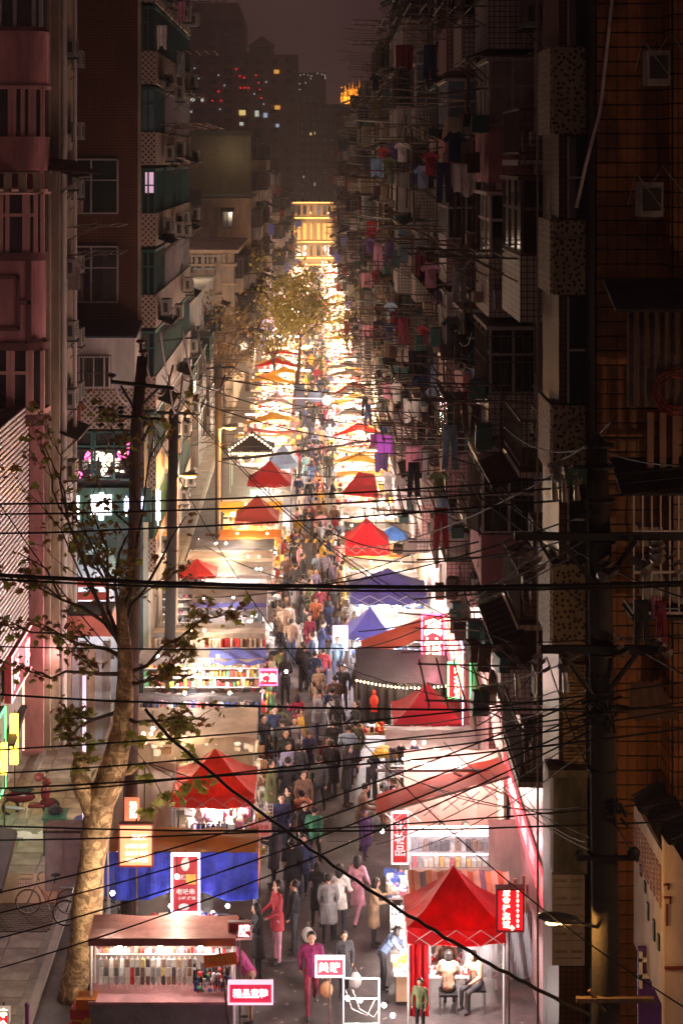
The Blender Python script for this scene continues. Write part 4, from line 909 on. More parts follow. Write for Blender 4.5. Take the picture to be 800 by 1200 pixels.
def goods(t, x0, x1, y0, y1, z0, z1, n, pal, sz=.12, name='goods', hang=False):
    b = MB(); pal = pal or list(range(10))
    for k in range(n):
        b.mi(rs.choice(pal)); w_ = rs.uniform(.5, 1.3)*sz; d = rs.uniform(.5, 1.2)*sz; h = rs.uniform(.4, 1.5)*sz
        x = rs.uniform(x0, x1); y = rs.uniform(y0, y1); z = rs.uniform(z0, z1)
        if rs.random() < .5: b.box((x, y, z+h/2), (w_, d, h), rz=rs.uniform(-.5, .5))
        else: b.ball((x, y, z+h/2), (w_/2, d/2, h/2), 6, 4)
    return b.build(name, GOODS, t, kind='stuff')
def rack_rows(t, x0, x1, y, zs, pal, wd=.16, ht=.2, name='goods'):
    b = MB(); 
    for z in zs:
        x = x0
        while x < x1-wd*.6:
            b.mi(rs.choice(pal)); w_ = wd*rs.uniform(.6, 1.1); h = ht*rs.uniform(.5, 1.1); dx = rs.uniform(.06, .14)
            if rs.random() < .6: b.box((x+w_/2, y+rs.uniform(-.05,.05), z+h/2), (w_*.9, dx, h), rz=rs.uniform(-.1,.1))
            else: b.ball((x+w_/2, y, z+h/2), (w_*.45, dx, h*.5), 6, 4)
            x += w_+.015
    b.build(name, GOODS, t, kind='stuff')
    s = MB()
    for z in zs: s.bb(x0, x1, y-.1, y+.12, z-.025, z)
    s.build('shelf', whitepaint, t, kind='stuff' if len(zs) > 1 else None)
def posts(t, x0, x1, y0, y1, z, m=steel, r=.022):
    for x in (x0, x1):
        for y in (y0, y1): MB().tube([(x, y, 0), (x, y, z)], r, 6).build('post', m, t)
def lamps(t, x0, x1, y, z, n, kind='w', e=45, bulb=True, col=None):
    c = col or {'w': (1, .90, .86), 'y': (1, .72, .42), 'p': (.95, .72, 1)}[kind]
    for k in range(n):
        x = x0+(x1-x0)*(k+.5)/n
        me = (BULB if kind != 'y' else BULBY) if bulb else (TUBE if kind != 'y' else TUBEY)
        o = put('bulb' if bulb else 'tube_lamp', me, (x, y, z), t)
        if kind == 'p': slot(o, 0, tube_p)
    lamp(t, ((x0+x1)/2, y-.02, z-.16), e*n, c, .12)

def tent(name, label, x0, x1, y0, y1, ze, za, m, val=.25, frame=steel, cat='tent', group=None, skirt=None):
    """pop up canopy: four concave panels rising to a point, valance all round, four legs"""
    t = thing(name, label, cat, ((x0+x1)/2, (y0+y1)/2, 0), group); cx, cy = (x0+x1)/2, (y0+y1)/2
    def rad(u, v):           # u around 0..1, v up 0..1
        a = u*4; k = int(a) % 4; f = a-int(a); P = [(x0,y0),(x1,y0),(x1,y1),(x0,y1),(x0,y0)]
        x = P[k][0]+(P[k+1][0]-P[k][0])*f; y = P[k][1]+(P[k+1][1]-P[k][1])*f; s = 1-v
        z = ze+(za-ze)*(v**1.45*.75+v*.25) - .07*math.sin(f*math.pi)*(1-v) + .035*noise.noise(Vector((cx+(x-cx)*s, cy+(y-cy)*s, 3.1))*2.3)*min(1, 4*(1-v)) - .03*abs(math.sin(f*math.pi*2))*v*(1-v)*4
        return (cx+(x-cx)*s, cy+(y-cy)*s, z)
    MB().sheet(rad, 48, 12, .015).build('roof', m, t, smooth=False)
    def vl(u, v):
        p = rad(u, 0); return (p[0]+(.02*math.sin(u*60))*v, p[1]-.02*v*math.cos(u*47), p[2]-val*v - .015*math.sin(u*44)*v)
    MB().sheet(vl, 48, 2, .006).build('valance', m, t)
    posts(t, x0+.03, x1-.03, y0+.03, y1-.03, ze, frame, .03)
    tr = MB()
    for (a, c) in (((x0,y0),(x1,y0)),((x1,y0),(x1,y1)),((x1,y1),(x0,y1)),((x0,y1),(x0,y0))):
        for k in range(4):
            u0, u1 = k/4, (k+1)/4; lo, hi = ze-.42, ze-.06; z0, z1 = (lo, hi) if k % 2 else (hi, lo)
            A = (a[0]+(c[0]-a[0])*u0, a[1]+(c[1]-a[1])*u0); C = (a[0]+(c[0]-a[0])*u1, a[1]+(c[1]-a[1])*u1)
            tr.tube([(*A, z0), (*C, z1)], .012, 4).tube([(*A, z1), (*C, z0)], .012, 4)
    tr.build('truss', frame, t); return t

def canopy_stall(label, x0, x1, y0, y1, zf, zb, m, kind='w', n=3, e=45, pal=None, back=white_cl, zc=.85, bulbs=True, val=.18, frame=steel, group=None, dense=1.0, open_side=1, rows=True, light_y=.35, hang=False):
    """a stall with a sagging cloth roof (zf at the front, zb at the back), a counter with wares, a back cloth and lamps"""
    t = thing('market_stall', label, 'market stall', ((x0+x1)/2, (y0+y1)/2, 0), group); ph = rs.uniform(0, 6)
    cov = rs.choice([.45, .6, .75]) if rows else .9
    MB().sheet(lambda u, v: (x0+(x1-x0)*u, y0+(y1-y0)*v*cov, zf+(zb-zf)*v - .07*math.sin(math.pi*v)*abs(math.sin(u*3.3+ph)) + .02*math.sin(u*17+ph)+.015*math.sin(v*9+u*5)), 14, 5, .015).build('canopy', m, t)
    if val: MB().sheet(lambda u, v: (x0+(x1-x0)*u, y0-.01-.02*math.sin(u*40+ph)*v, zf+.02*math.sin(u*17+ph)-val*(1-.25*math.sin(u*30))*v), 30, 2, .006).build('valance', m, t)
    posts(t, x0+.04, x1-.04, y0+.04, y1-.04, min(zf, zb)-.02, frame)
    if back: MB().sheet(lambda u, v: (x0+.05+(x1-x0-.1)*u, y1-.06+.02*math.sin(u*22+ph), .3+(zb-.35)*v), 20, 2, -.008).build('back_cloth', back, t)
    MB().bb(x0+.05, x1-.05, y0+.15, y0+1.05, zc-.04, zc).mi(1).bb(x0+.07, x1-.07, y0+.17, y0+.19, .1, zc-.04).bb(x0+.07, x0+.09, y0+.17, y0+1.0, .1, zc-.04).bb(x1-.09, x1-.07, y0+.17, y0+1.0, .1, zc-.04).build('counter', [wood, table_cl], t)
    goods(t, x0+.1, x1-.1, y0+.2, y0+1.0, zc, zc+.03, int(70*dense), pal, .13)
    if rows: rack_rows(t, x0+.15, x1-.15, min(y0+1.25, y1-.25), [zc+.3, zc+.62, zc+.94], pal or list(range(10)), .15, .24, 'rack_goods')
    goods(t, x0+.1, x1, y1-.5, y1-.1, .3, 1.7, int(45*dense), pal, .22, 'stacked_goods'); goods(t, (x1-.1 if x0 < 0 else x0-.25), (x1+.3 if x0 < 0 else x0+.1), y0+.1, y1-.2, .1, .95, int(40*dense), pal, .2, 'aisle_goods')
    if hang:
        hb = MB()
        for kk in range(int((x1-x0)/.11)):
            hb.mi(rs.choice(pal or [2,9,4])); xx = x0+.1+kk*.11; hh = rs.uniform(.35, .75); hb.box((xx, y0+.02+rs.uniform(-.04,.04), zf-.2-hh/2), (rs.uniform(.05,.1), .3, hh), rz=rs.uniform(-.5,.5))
        hb.build('hanging_goods', GOODS, t, kind='stuff')
    lamps(t, x0+.1, x1-.1, y0+light_y, min(zf, zb)-.28, n, kind, e, bulbs)
    for k in range(2): put('bulb', BULBY if kind == 'y' else BULB, (x0+(x1-x0)*rs.uniform(.1,.9), y0-.12, max(zf, zb)+.12), t)
    lamp(t, ((x0+x1)/2, y0-.35, max(zf, zb)+.45), e*1.3, {'w': (1, .90, .80), 'y': (1, .72, .42), 'p': (.95, .72, 1)}[kind], .15)
    if not bulbs: MB().tube([(x0, y0+light_y, min(zf, zb)-.2), (x1, y0+light_y, min(zf, zb)-.2)], .012, 4).build('lamp_wire', blackm, t)
    return t

# ---- phone case stall, front left (the big one at the bottom of the frame)
t = thing('phone_case_stall', 'long stall with hanging rows of phone cases under a dusty pink roof', 'market stall', (-3.2, 36, 0)); Y = 35.8
p = W(106, 1200, Y); q = W(275, 1098, Y); x0, x1 = p.x, q.x; zr = q.z
MB().sheet(lambda u, v: (x0-.02+(x1-x0+.05)*u, Y-.15+.85*v, zr+.02-.05*math.sin(math.pi*v)+.02*math.sin(u*13)+.13*v), 24, 4, .03).build('roof', mat('dusty_pink_board', (.50,.22,.20), .6, .15, 1.2, .2, dirt=.3), t)
MB().bb(x0-.02, x1+.03, Y-.2, Y-.15, zr-.1, zr+.06).build('roof_edge', mat('roof_edge', (.42,.18,.18), .5), t)
zc = W(0, 1165, Y).z
MB().bb(x0, x1, Y-.35, Y+.6, zc-.05, zc).build('counter_top', mat('pink_counter', (.5,.25,.27), .5), t); MB().bb(x0+.02, x1-.02, Y-.33, Y-.3, .1, zc-.05).build('counter_front', mat('foil_sheet', (.55,.57,.6), .25, .2, 2, .8, metal=.6), t)
MB().bb(x0+.05, x1-.05, Y+.5, Y+.55, zc, zr).build('back_board', mat('grid_backing', (.42,.36,.32), .6), t); posts(t, x0+.03, x1-.03, Y-.1, Y+.5, zr, whitepaint, .03)
MB().bb(x0, x0+.03, Y-.1, Y+.5, zc, zr).build('side_glass', glass('side_sheet', (.7,.6,.5), .2, .3), t)
shl = MB().bb(x0+.08, x1-.08, Y+.1, Y+.28, zr-.42, zr-.40).build('shelf', whitepaint, t)
b = MB()
for k in range(40):
    b.mi(rs.choice([1,5,5,5,9,0,3,6])); b.bb(x0+.1+k*.074, x0+.16+k*.074, Y+.12, Y+.2, zr-.40, zr-.40+rs.uniform(.06,.12))
b.build('boxed_case', GOODS, t, kind='stuff')
for k in range(3): put('bulb', BULB, (x0+.6+k*.85, Y+.15, zr-.28), t)
put('tube_lamp', TUBE, (x0+1.6, Y+.2, zr-.12), t)
lamp(t, ((x0+x1)/2, Y+.0, zr-.2), 22, (1, .86, .72), .2); lamp(t, (x0+.5, Y-.1, zr-.25), 7, (1, .86, .72), .1); lamp(t, (x1-.5, Y-.1, zr-.25), 7, (1, .88, .8), .1)
CASEM = [mat('case_'+n, c, .35, .25, 8, .05) for n, c in (('smoke', (.12,.11,.10)), ('clear', (.62,.58,.52)), ('black', (.02,.02,.02)), ('tan', (.5,.33,.2)), ('grey', (.3,.3,.3)), ('gold', (.7,.55,.2)), ('white', (.8,.8,.78)), ('brown', (.22,.13,.1)), ('red', (.6,.05,.06)))]
cases = [MB().bb(-.04, .04, -.012, .012, -.085, .085).mesh('phone_case', m) for m in CASEM]
for c in range(19):
    xx = x0+.22+c*(x1-x0-1.05)/18
    st = thing('case_strip', 'hanging strip of phone cases in the stall under the dusty pink roof', 'phone cases', (xx, Y+.02, zr-.45), 'strips of phone cases hanging under the dusty pink roof')
    MB().tube([(xx, Y+.03, zr-.42), (xx, Y+.03, zc+.08)], .006, 4).build('cord', whitepaint, st)
    z = zr-.55
    while z > zc+.12:
        put('phone_case', rs.choice([cases[0], cases[1], cases[1], cases[1], cases[3], cases[4], cases[6], cases[7], cases[0], cases[2] if z < zr-.9 else cases[1], cases[5] if rs.random() < .3 else cases[4], cases[8] if rs.random() < .3 else cases[1]]), (xx+rs.uniform(-.006,.006), Y+.01, z), st, rz=rs.uniform(-.2, .2)); z -= .182
st = thing('cable_rack', 'tangle of black charging cables hung at the pink roofed stall end', 'cables', (x1-.6, Y, zc+.05))
cb = MB()
for k in range(26):
    xx = x1-.85+k*.03; cb.tube([(xx, Y-.02, zr-.6+rs.uniform(-.1,.1)), (xx+rs.uniform(-.03,.03), Y-.04, zr-.9), (xx+.02, Y-.02, zc+rs.uniform(.05,.3))], .012, 4)
cb.build('charging_cable', blackm, st, kind='stuff'); goods(st, x1-.85, x1-.05, Y-.1, Y, zc+.02, zc+.5, 60, [2,9,5,4,8,0], .08, 'plug')
# box pile left of it
t = thing('box_pile', 'red and yellow cardboard boxes heaped at the corner of the pink roofed stall', 'boxes', (x0-.2, Y-.2, 0))
for k, (dx, z, m) in enumerate(((-.2, .95, GOODS[0]), (-.15, 1.2, GOODS[0]), (-.05, 1.42, orange_cl), (-.3, .7, GOODS[6]), (-.1, 1.05, GOODS[7]))): MB().box((x0+dx, Y-.1, z), (.42, .4, .2), rz=rs.uniform(-.3, .3)).build('box', m, t)
MB().bb(x0-.55, x0-.02, Y-.35, Y+.3, .05, .6).build('crate', GOODS[9], t)

# ---- blue tarp stall behind it
t = thing('blue_tarp_stall', 'stall draped with blue tarpaulin under an orange and brown top cloth', 'market stall', (-3.1, 40.3, 0)); Y = 39.8
p = W(126, 1052, Y); q = W(300, 998, Y); x0, x1 = p.x, q.x
MB().sheet(lambda u, v: (x0+(x1-x0)*u, Y+1.5*v, q.z+.03*math.sin(u*20)+.02*math.sin(v*7+u*5)-.03*v), 24, 5, .02).build('top_cloth', mat('orange_top_cloth', (.55,.22,.03), .6, .45, .8, .3, trans=.3), t)
MB().sheet(lambda u, v: (x0-.05+(x1-x0+.1)*u, Y-.04-.04*math.sin(u*26)*v-.025*math.sin(u*61+v*3), q.z-.02-(1.0+.12*math.sin(u*9))*v+.0), 50, 8, -.012).build('tarpaulin', blue_cl, t)
MB().sheet(lambda u, v: (x1+.05+.02*math.sin(v*9), Y+1.4*u, q.z-.9*v), 6, 3, .012).build('side_cloth', orange_cl, t)
posts(t, x0+.05, x1-.05, Y+.02, Y+1.4, q.z, steel)
MB().bb(x0+.3, x1-.05, Y+.2, Y+.9, .8, .85).build('counter', wood, t); goods(t, x0+1, x1-.1, Y+.15, Y+.7, .85, .9, 110, [0,7,5,3,2,6], .16)
rack_rows(t, x0+1.0, x1-.6, Y+.1, [.95, 1.25], [5,1,7,2,9,0], .26, .22); lamps(t, x0+.8, x1, Y+.1, 1.55, 2, 'w', 35)
fl = thing('pennant_cloth', 'small cloth printed with a red white and blue crossed flag', 'flag', tuple(W(265, 1078, Y-.3))); A = W(236, 1086, Y-.3); C = W(256, 1070, Y-.3)
MB().bb(A.x, C.x, Y-.3, Y-.285, A.z, C.z).build('cloth', mat('flag_blue', (.05,.06,.4), .7), fl)
cx, cz = (A.x+C.x)/2, (A.z+C.z)/2; L_ = (C.x-A.x); h_ = C.z-A.z; an = math.atan2(h_, L_)
MB().box((cx, Y-.304, cz), (L_*1.12, .006, .05), ry=an).box((cx, Y-.305, cz), (L_*1.12, .006, .05), ry=-an).bb(cx-.05, cx+.05, Y-.31, Y-.30, A.z, C.z).bb(A.x, C.x, Y-.312, Y-.302, cz-.05, cz+.05).build('white_cross', whitepaint, fl)
MB().bb(cx-.028, cx+.028, Y-.32, Y-.313, A.z, C.z).bb(A.x, C.x, Y-.325, Y-.316, cz-.028, cz+.028).build('red_cross', GOODS[0], fl)
MB().prism([(A.x-.9, Y-.5, A.z-.18), (A.x-.05, Y-.5, A.z-.1), (A.x-.05, Y-.1, A.z+.12), (A.x-.9, Y-.1, A.z+.06)], (0,0,.02)).build('striped_cushion', mat('pink_stripe_cloth', (.65,.35,.38), .8, .4, 14), t)

# ---- red tent with dark clothes on hangers
x0, x1 = -3.85, -1.62
t = tent('red_tent', 'bright orange red pop up tent over a rail of dark clothes', x0, x1, 45.3, 47.5, 2.12, 3.0, redo_cl, .28)
lamps(t, x0+.2, x1-.2, 45.9, 1.75, 2, 'w', 60); MB().tube([(x0+.6, 45.1, 1.45), (x1-.4, 45.1, 1.45)], .02, 6).build('rail', steel, t)
for k in range(9):
    g_ = MB(); xx = x0+.75+k*.13; g_.bb(xx-.05, xx+.05, 45.0, 45.2, .75, 1.42); g_.ball((xx, 45.1, 1.36), (.06, .14, .1), 6, 4); o = g_.build('hanging_garment', GOODS[rs.choice([2,2,4,2,9])]); tag(o, 'dark garment on the hanger rail under the orange red tent', 'garment', 'dark clothes on the rail under the orange red tent')
rack_rows(t, x0+1.2, x1-.1, 45.0, [.7, 1.0, 1.3], [5,3,0,9,2], .2, .24); goods(t, x0+.4, x1, 46, 46.6, .8, 1.3, 60, [5,1,3], .2)
MB().bb(x0+.2, x1-.1, 45.9, 46.7, .7, .8).build('counter', table_cl, t)
t = thing('display_grid', 'white wire grid hung with caps and small toys at the tent corner', 'display stand', (-1.35, 45.2, 0)); b = MB()
for k in range(9): b.tube([(-1.62+k*.06, 45.1, .6), (-1.62+k*.06, 45.1, 2.0)], .008, 4)
for k in range(16): b.tube([(-1.62, 45.1, .6+k*.09), (-1.14, 45.1, .6+k*.09)], .008, 4)
b.build('wire_grid', whitepaint, t); goods(t, -1.6, -1.15, 44.95, 45.05, .7, 1.9, 22, [5,1,3,7], .2, 'toy')

# ---- beige tarpaulin stall
canopy_stall('wide beige tarpaulin stall with a white front edge', -6.1, -1.75, 49.4, 52.2, 2.28, 2.3, beige_cl, 'y', 2, 60, [1,6,5], beige_cl, rows=False)
t = thing('beige_screen', 'beige cloth screen hanging full height beside the plane tree', 'screen', (-5, 47.6, 0))
MB().sheet(lambda u, v: (-6.0+2.1*u, 47.7+.03*math.sin(u*25), .2+1.95*v), 20, 2, -.01).build('cloth', beige_cl, t)
MB().bb(-3.95, -3.9, 47.6, 47.66, 0, 2.3).build('post', whitepaint, t)
MB().tube([W(99, 975, 46)*1.0, W(99, 790, 46)*1.0], .05, 8).build('standing_tube_lamp', emis('lilac_tube_glow', (.8,.6,.75), .8)); tag(bpy.data.objects['standing_tube_lamp'], 'pale lilac upright tube beside the beige screen', 'tube lamp')

# ---- left row between y 50 and 90 m
canopy_stall('clothes stall with cool white bulbs and racks of jackets', -5.9, -1.7, 53.0, 55.4, 2.35, 2.1, grey_cl, 'w', 4, 48, [2,3,5,9,2,0,4,6], None, hang=True)
canopy_stall('stall with a white top cloth and crates of red fruit', -5.95, -1.75, 56.6, 58.8, 2.45, 2.25, white_cl, 'w', 3, 45, [0,6,7,1,8], white_cl)
t = thing('lavender_cloth', 'creased lavender sheet laid over the white topped stall', 'cloth', (-2.8, 57, 2.5)); 
MB().sheet(lambda u, v: (-3.55+1.9*u, 56.45+.9*v, 2.56-.25*(1-v)*(1-v)+.05*math.sin(u*15+v*7)), 18, 6, .012).build('sheet', lav_cl, t)
canopy_stall('white tables of glass jars lit by warm bulbs', -5.8, -1.8, 60.2, 62.4, 2.3, 2.1, white_cl, 'y', 3, 55, [5,1,5,0,6], white_cl, hang=True)
t = canopy_stall('stall with a dim violet awning in front of its shoe wall', -4.7, -1.85, 63.6, 66.0, 2.2, 2.6, grey_cl, 'w', 3, 60, [5,9,2,5], white_cl, rows=False)
MB().sheet(lambda u, v: (-4.6+2.75*u, 63.6+.5*v, 2.12+.25*v+.03*math.sin(u*12)), 14, 2, .02).build('front_awning', purple_cl, t)
t = thing('shoe_wall', 'tall grey display wall with rows of single shoes', 'display stand', (-3.6, 67.2, 0))
A = W(240, 722, 66.8); C = W(312, 683, 66.8); MB().bb(A.x, C.x, 66.8, 66.9, .3, C.z+.15).build('board', mat('shoe_board', (.45,.42,.42), .6), t)
sh = MB().box((0,0,.03), (.19,.1,.05)).ball((-.05,0,.06), (.06,.05,.05), 6, 4).mi(1).box((0,0,0), (.2,.11,.015)); shm = sh.mesh('shoe', [GOODS[2], whitepaint]); shm2 = sh.mesh('shoe', [GOODS[6], whitepaint])
for r in range(6):
    MB().bb(A.x, C.x, 66.62, 66.8, A.z+r*.24-.02, A.z+r*.24).build('shelf', whitepaint, t)
    for c in range(7): put('shoe', rs.choice([shm, shm, shm2]), (A.x+.2+c*(C.x-A.x-.3)/6.3, 66.7, A.z+r*.24+.01), t)
lamp(t, ((A.x+C.x)/2, 66.0, C.z), 60, (1,.95,.92), .2); 
for k in range(3): put('bulb', BULB, (A.x+.2+k*.5, 66.5, C.z-.05-.1*k), t)
t = thing('toy_wall', 'shorter wire wall of small goods beside the shoe wall', 'display stand', (-5.3, 66.5, 0)); MB().bb(-6.0, -4.6, 66.6, 66.7, .3, 2.3).build('board', greywall, t); rack_rows(t, -5.95, -4.65, 66.5, [1.0, 1.3, 1.6, 1.9], [5,9,2,3], .2, .2)
canopy_stall('stall under crossed white light bars', -5.6, -1.8, 69.0, 71.2, 2.2, 2.35, white_cl, 'w', 3, 50, [5,9,1,2], None, bulbs=False, hang=True)
canopy_stall('stall of knitwear under long warm tubes', -5.4, -1.85, 71.4, 73.2, 2.3, 2.3, beige_cl, 'y', 3, 50, [1,6,3], white_cl, bulbs=False)
t = tent('red_tent', 'small dull red tent half hidden by the plane tree leaves', -5.6, -4.0, 68.4, 69.8, 2.35, 2.85, red_cl, .1)
canopy_stall('grill stall with sooty cloth roof and strings of white lights', -5.2, -1.8, 73.4, 75.4, 2.3, 2.4, grey_cl, 'w', 4, 40, [2,0,9,1,6], None, bulbs=False, hang=True)
t = canopy_stall('stall with a bright orange fabric roof below the brown red peak', -4.3, -1.55, 75.8, 77.3, 2.2, 2.3, orange_cl, 'y', 3, 60, [7,1,0], yellow_cl)
tent('brown_red_tent', 'brown red peaked tent over the orange roofed stall', -3.7, -1.7, 77.5, 79.8, 2.6, 3.6, maroon_cl, .15)
canopy_stall('stall with an ochre awning and amber lamps behind the brown red peak', -4.6, -1.6, 81.2, 83.6, 2.4, 2.5, yellow_cl, 'y', 3, 55, [1,7,5], white_cl)
t = tent('red_tent', 'small crimson peaked tent with a white lit counter under it', -3.5, -1.25, 87, 89.2, 2.5, 3.5, mat('crimson_canopy_cloth', (.42,.02,.03), .65, .12, 1.5, .25, trans=.35), .15); lamps(t, -3.3, -1.4, 87.4, 2.0, 2, 'w', 55)
t = tent('pale_tent', 'round topped pale blue and white tent past the crimson one', -2.6, -1.0, 93.5, 95.3, 2.4, 3.3, mat('pale_blue_canopy', (.45,.55,.7), .6, .1, 1, .2, trans=.4), .3); lamps(t, -2.4, -1.2, 93.8, 1.9, 2, 'w', 60)
t = tent('black_tent', 'black gabled tent outlined by amber fairy lights', -4.9, -2.4, 97, 99.5, 2.5, 3.4, black_cl, .2); sb = MB()
for k in range(16): u = k/15; sb.ball((-4.9+2.5*u, 96.95, 2.52+.9*(1-abs(2*u-1))), .05, 5, 3); sb.ball((-4.9+2.5*u, 96.9, 2.3), .05, 5, 3)
sb.build('fairy_light', tube_y, t, kind='stuff'); lamps(t, -4.6, -2.6, 97.3, 1.9, 3, 'y', 40)

# ---- right row
# red tent at the bottom
x0, x1 = W(477, 0, 37.4).x, W(592, 0, 37.4).x; Y = 37.4
red2 = mat('scarlet_canopy_cloth', (.66,.008,.02), .6, .25, 1.5, .7, trans=.4, dirt=.25)
t = tent('red_tent', 'scarlet pop up tent with a seated figure beneath and a red side curtain', x0, x1, Y, Y+1.7, 2.17, 3.18, red2, .34, whitepaint)
MB().sheet(lambda u, v: (x0+.05+.42*u, Y+.05+.03*math.sin(u*18), .2+1.7*v), 8, 2, -.01).build('side_curtain', red2, t)
lamps(t, x0+.4, x1-.3, Y+.4, 1.9, 2, 'w', 55)
t = thing('mirror_table', 'small silver vanity table with mirrors beneath the scarlet tent', 'table', (2.9, 38.2, 0)); MB().bb(2.5, 3.4, 38.1, 38.6, .72, .76).build('table_top', whitepaint, t); MB().bb(2.6, 3.3, 38.55, 38.6, .8, 1.5).build('mirror', mat('mirror_glass', (.7,.7,.72), .08, .02, 1, 0, metal=1), t)
for x in (2.55, 3.35): MB().tube([(x, 38.2, 0), (x, 38.2, .72)], .02, 6).build('leg', steel, t)
goods(t, 2.5, 3.4, 38.1, 38.4, .76, .8, 30, [5,3,0,2], .09, 'bottle')
t = thing('plastic_sheet', 'clear plastic sheeting closing the back of the scarlet tent', 'sheeting', (3.2, 39, 0)); MB().sheet(lambda u, v: (2.15+2.0*u, 39.0+.05*math.sin(u*31+v*4), .3+1.8*v), 30, 6, -.006).build('sheet', glass('clear_plastic', (.6,.6,.62), .2, .4), t)
MB().sheet(lambda u, v: (x1+.15+.8*u, 39.2+.06*math.sin(u*19+v*5), .2+1.5*v), 16, 6, -.006).build('crumpled_sheet', glass('grey_plastic', (.3,.3,.32), .25, .75), t)
# striped canopy
t = thing('striped_awning', 'faded canvas awning in orange and blue stripes behind the scarlet tent', 'awning', (3.8, 41, 2)); Y = 39.5; x0, x1 = W(480, 0, Y).x, W(601, 0, Y).x; n = 17
sm = [mat('stripe_'+c, v, .75, .12, 2, .2, trans=.3, dirt=.25) for c, v in (('rust', (.48,.16,.08)), ('cream', (.55,.42,.30)), ('slate', (.16,.13,.17)), ('ochre', (.55,.28,.12)))]
for k in range(n):
    xa = x0+(x1-x0)*k/n; xb = x0+(x1-x0)*(k+1)/n
    MB().sheet(lambda u, v: (xa+(xb-xa)*u, Y+1.0*v, 1.75+.40*v+.03*math.sin((k+u)*2.2)+.03*math.sin(v*5)), 2, 4, .012).build('stripe', sm[(0,1,2,3,1)[k % 5]], t)
posts(t, x0, x1, Y, Y+1, 1.75, rust)
# cosmetics stall
t = thing('cosmetics_stall', 'white lit cosmetics stall with a glass display case and pink drapes', 'market stall', (3.8, 44.5, 0)); Y = 43.6
x0, x1 = W(480, 0, Y).x, W(603, 0, Y).x; zlo, zhi = W(0, 1019, Y).z, W(0, 978, Y).z
MB().bb(x0, x1, Y, Y+.5, .1, zlo).build('counter', mat('tan_counter', (.5,.34,.25), .6), t)
MB().bb(x0, x1, Y+.45, Y+.5, zlo, zhi).bb(x0, x1, Y+.02, Y+.47, zlo+.4, zlo+.42).bb(x0, x1, Y, Y+.5, zhi, zhi+.03).bb(x0, x0+.03, Y, Y+.5, zlo, zhi).bb(x1-.03, x1, Y, Y+.5, zlo, zhi).build('display_case', whitepaint, t)
MB().bb(x0, x1, Y+.0, Y+.01, zlo, zhi).build('glass_front', glass('case_glass', (.8,.8,.85), .05, .12), t)
for z in (zlo+.37, zhi-.04): MB().tube([(x0+.05, Y+.05, z), (x1-.05, Y+.05, z)], .016, 6).build('tube_lamp', emis('case_tube_glow', (1, .85, .95), 8), t)
b = MB()
for r in (zlo+.02, zlo+.43):
    for k in range(18): b.mi(rs.choice([5,3,5,7,1,0,9] if r < zlo+.2 else [9,2,5,6])); xx = x0+.08+k*(x1-x0-.2)/18; b.bb(xx, xx+.11, Y+.1, Y+.3, r, r+rs.uniform(.12,.27))
b.build('boxed_cosmetics', GOODS, t, kind='stuff')
MB().sheet(lambda u, v: (x0-.05+(x1-x0+.1)*u, 45.6+.12*abs(math.sin(u*9)), 1.0+2.2*v), 60, 3, -.01).build('drape', mat('dusky_drape', (.42,.22,.19), .7, .15, 1, .2), t)
MB().bb(x1-.28, x1-.2, 43.7, 45.6, 0, 3.3).build('side_panel', tanwall, t); MB().bb(x0-.25, x0-.17, 44, 45.6, 0, 2.6).build('side_panel', tanwall, t)
MB().bb(x0-.6, x0+.0, 42.2, 43.6, .7, .76).build('side_table', table_cl, t); goods(t, x0-.6, x0, 42.2, 43.5, .76, .8, 60, [5,3,1,4,5], .14)
rack_rows(t, x0-.55, x0-.05, 42.1, [.1, .35], [5,9,1], .2, .2)
for k in range(5): put('tube_lamp', TUBE, (x0+.4+k*.5, 45.1, 3.05-.04*k), t, rz=.3*(k-2))
lamp(t, (x0+.8, 44.6, 2.5), 75, (1,.84,.76), .2); lamp(t, (x1-.7, 44.6, 2.6), 75, (1,.84,.76), .2); lamp(t, (x0-.3, 42.4, 1.6), 22, (1,.85,.95), .15)
# slanting red awning over it, rising to the shops
t = thing('red_awning', 'long slanting red retractable awning on folding arms above the cosmetics stall', 'awning', (3.3, 43, 2.6))
P = [W(441, 933, 43.2), W(598, 906, 44.4), W(592, 880, 46.0), W(441, 955, 42.6)]; A0, A1 = W(440, 953, 42.8), W(600, 908, 42.8); B0, B1 = W(441, 932, 43.9), W(596, 882, 45.2)
MB().sheet(lambda u, v: tuple((A0.lerp(A1, u)).lerp(B0.lerp(B1, u), v)+Vector((0,0,.03*math.sin(u*20)))), 20, 4, .02).build('cloth', mat('tomato_awning', (.52,.07,.03), .65, .15, 1.2, .25, trans=.35), t)
ar = MB(); n = 7
for k in range(n):
    a = A0.lerp(A1, (k+.5)/n)+Vector((0,.2,-.15)); ar.tube([a, a+Vector((.42, .2, -.42))], .014, 4).tube([a+Vector((0,.2,-.42)), a+Vector((.42, 0, 0))], .014, 4)
ar.build('scissor_arm', steel, t); MB().tube([A0+Vector((0,-.02,-.03)), A1+Vector((0,-.02,-.03))], .03, 6).build('front_bar', rust, t)
MB().tube([W(440, 903, 44), W(600, 903, 44)], .04, 6).tube([W(530, 905, 44), W(600, 935, 44)], .03, 6).build('support_bar', steel, t)

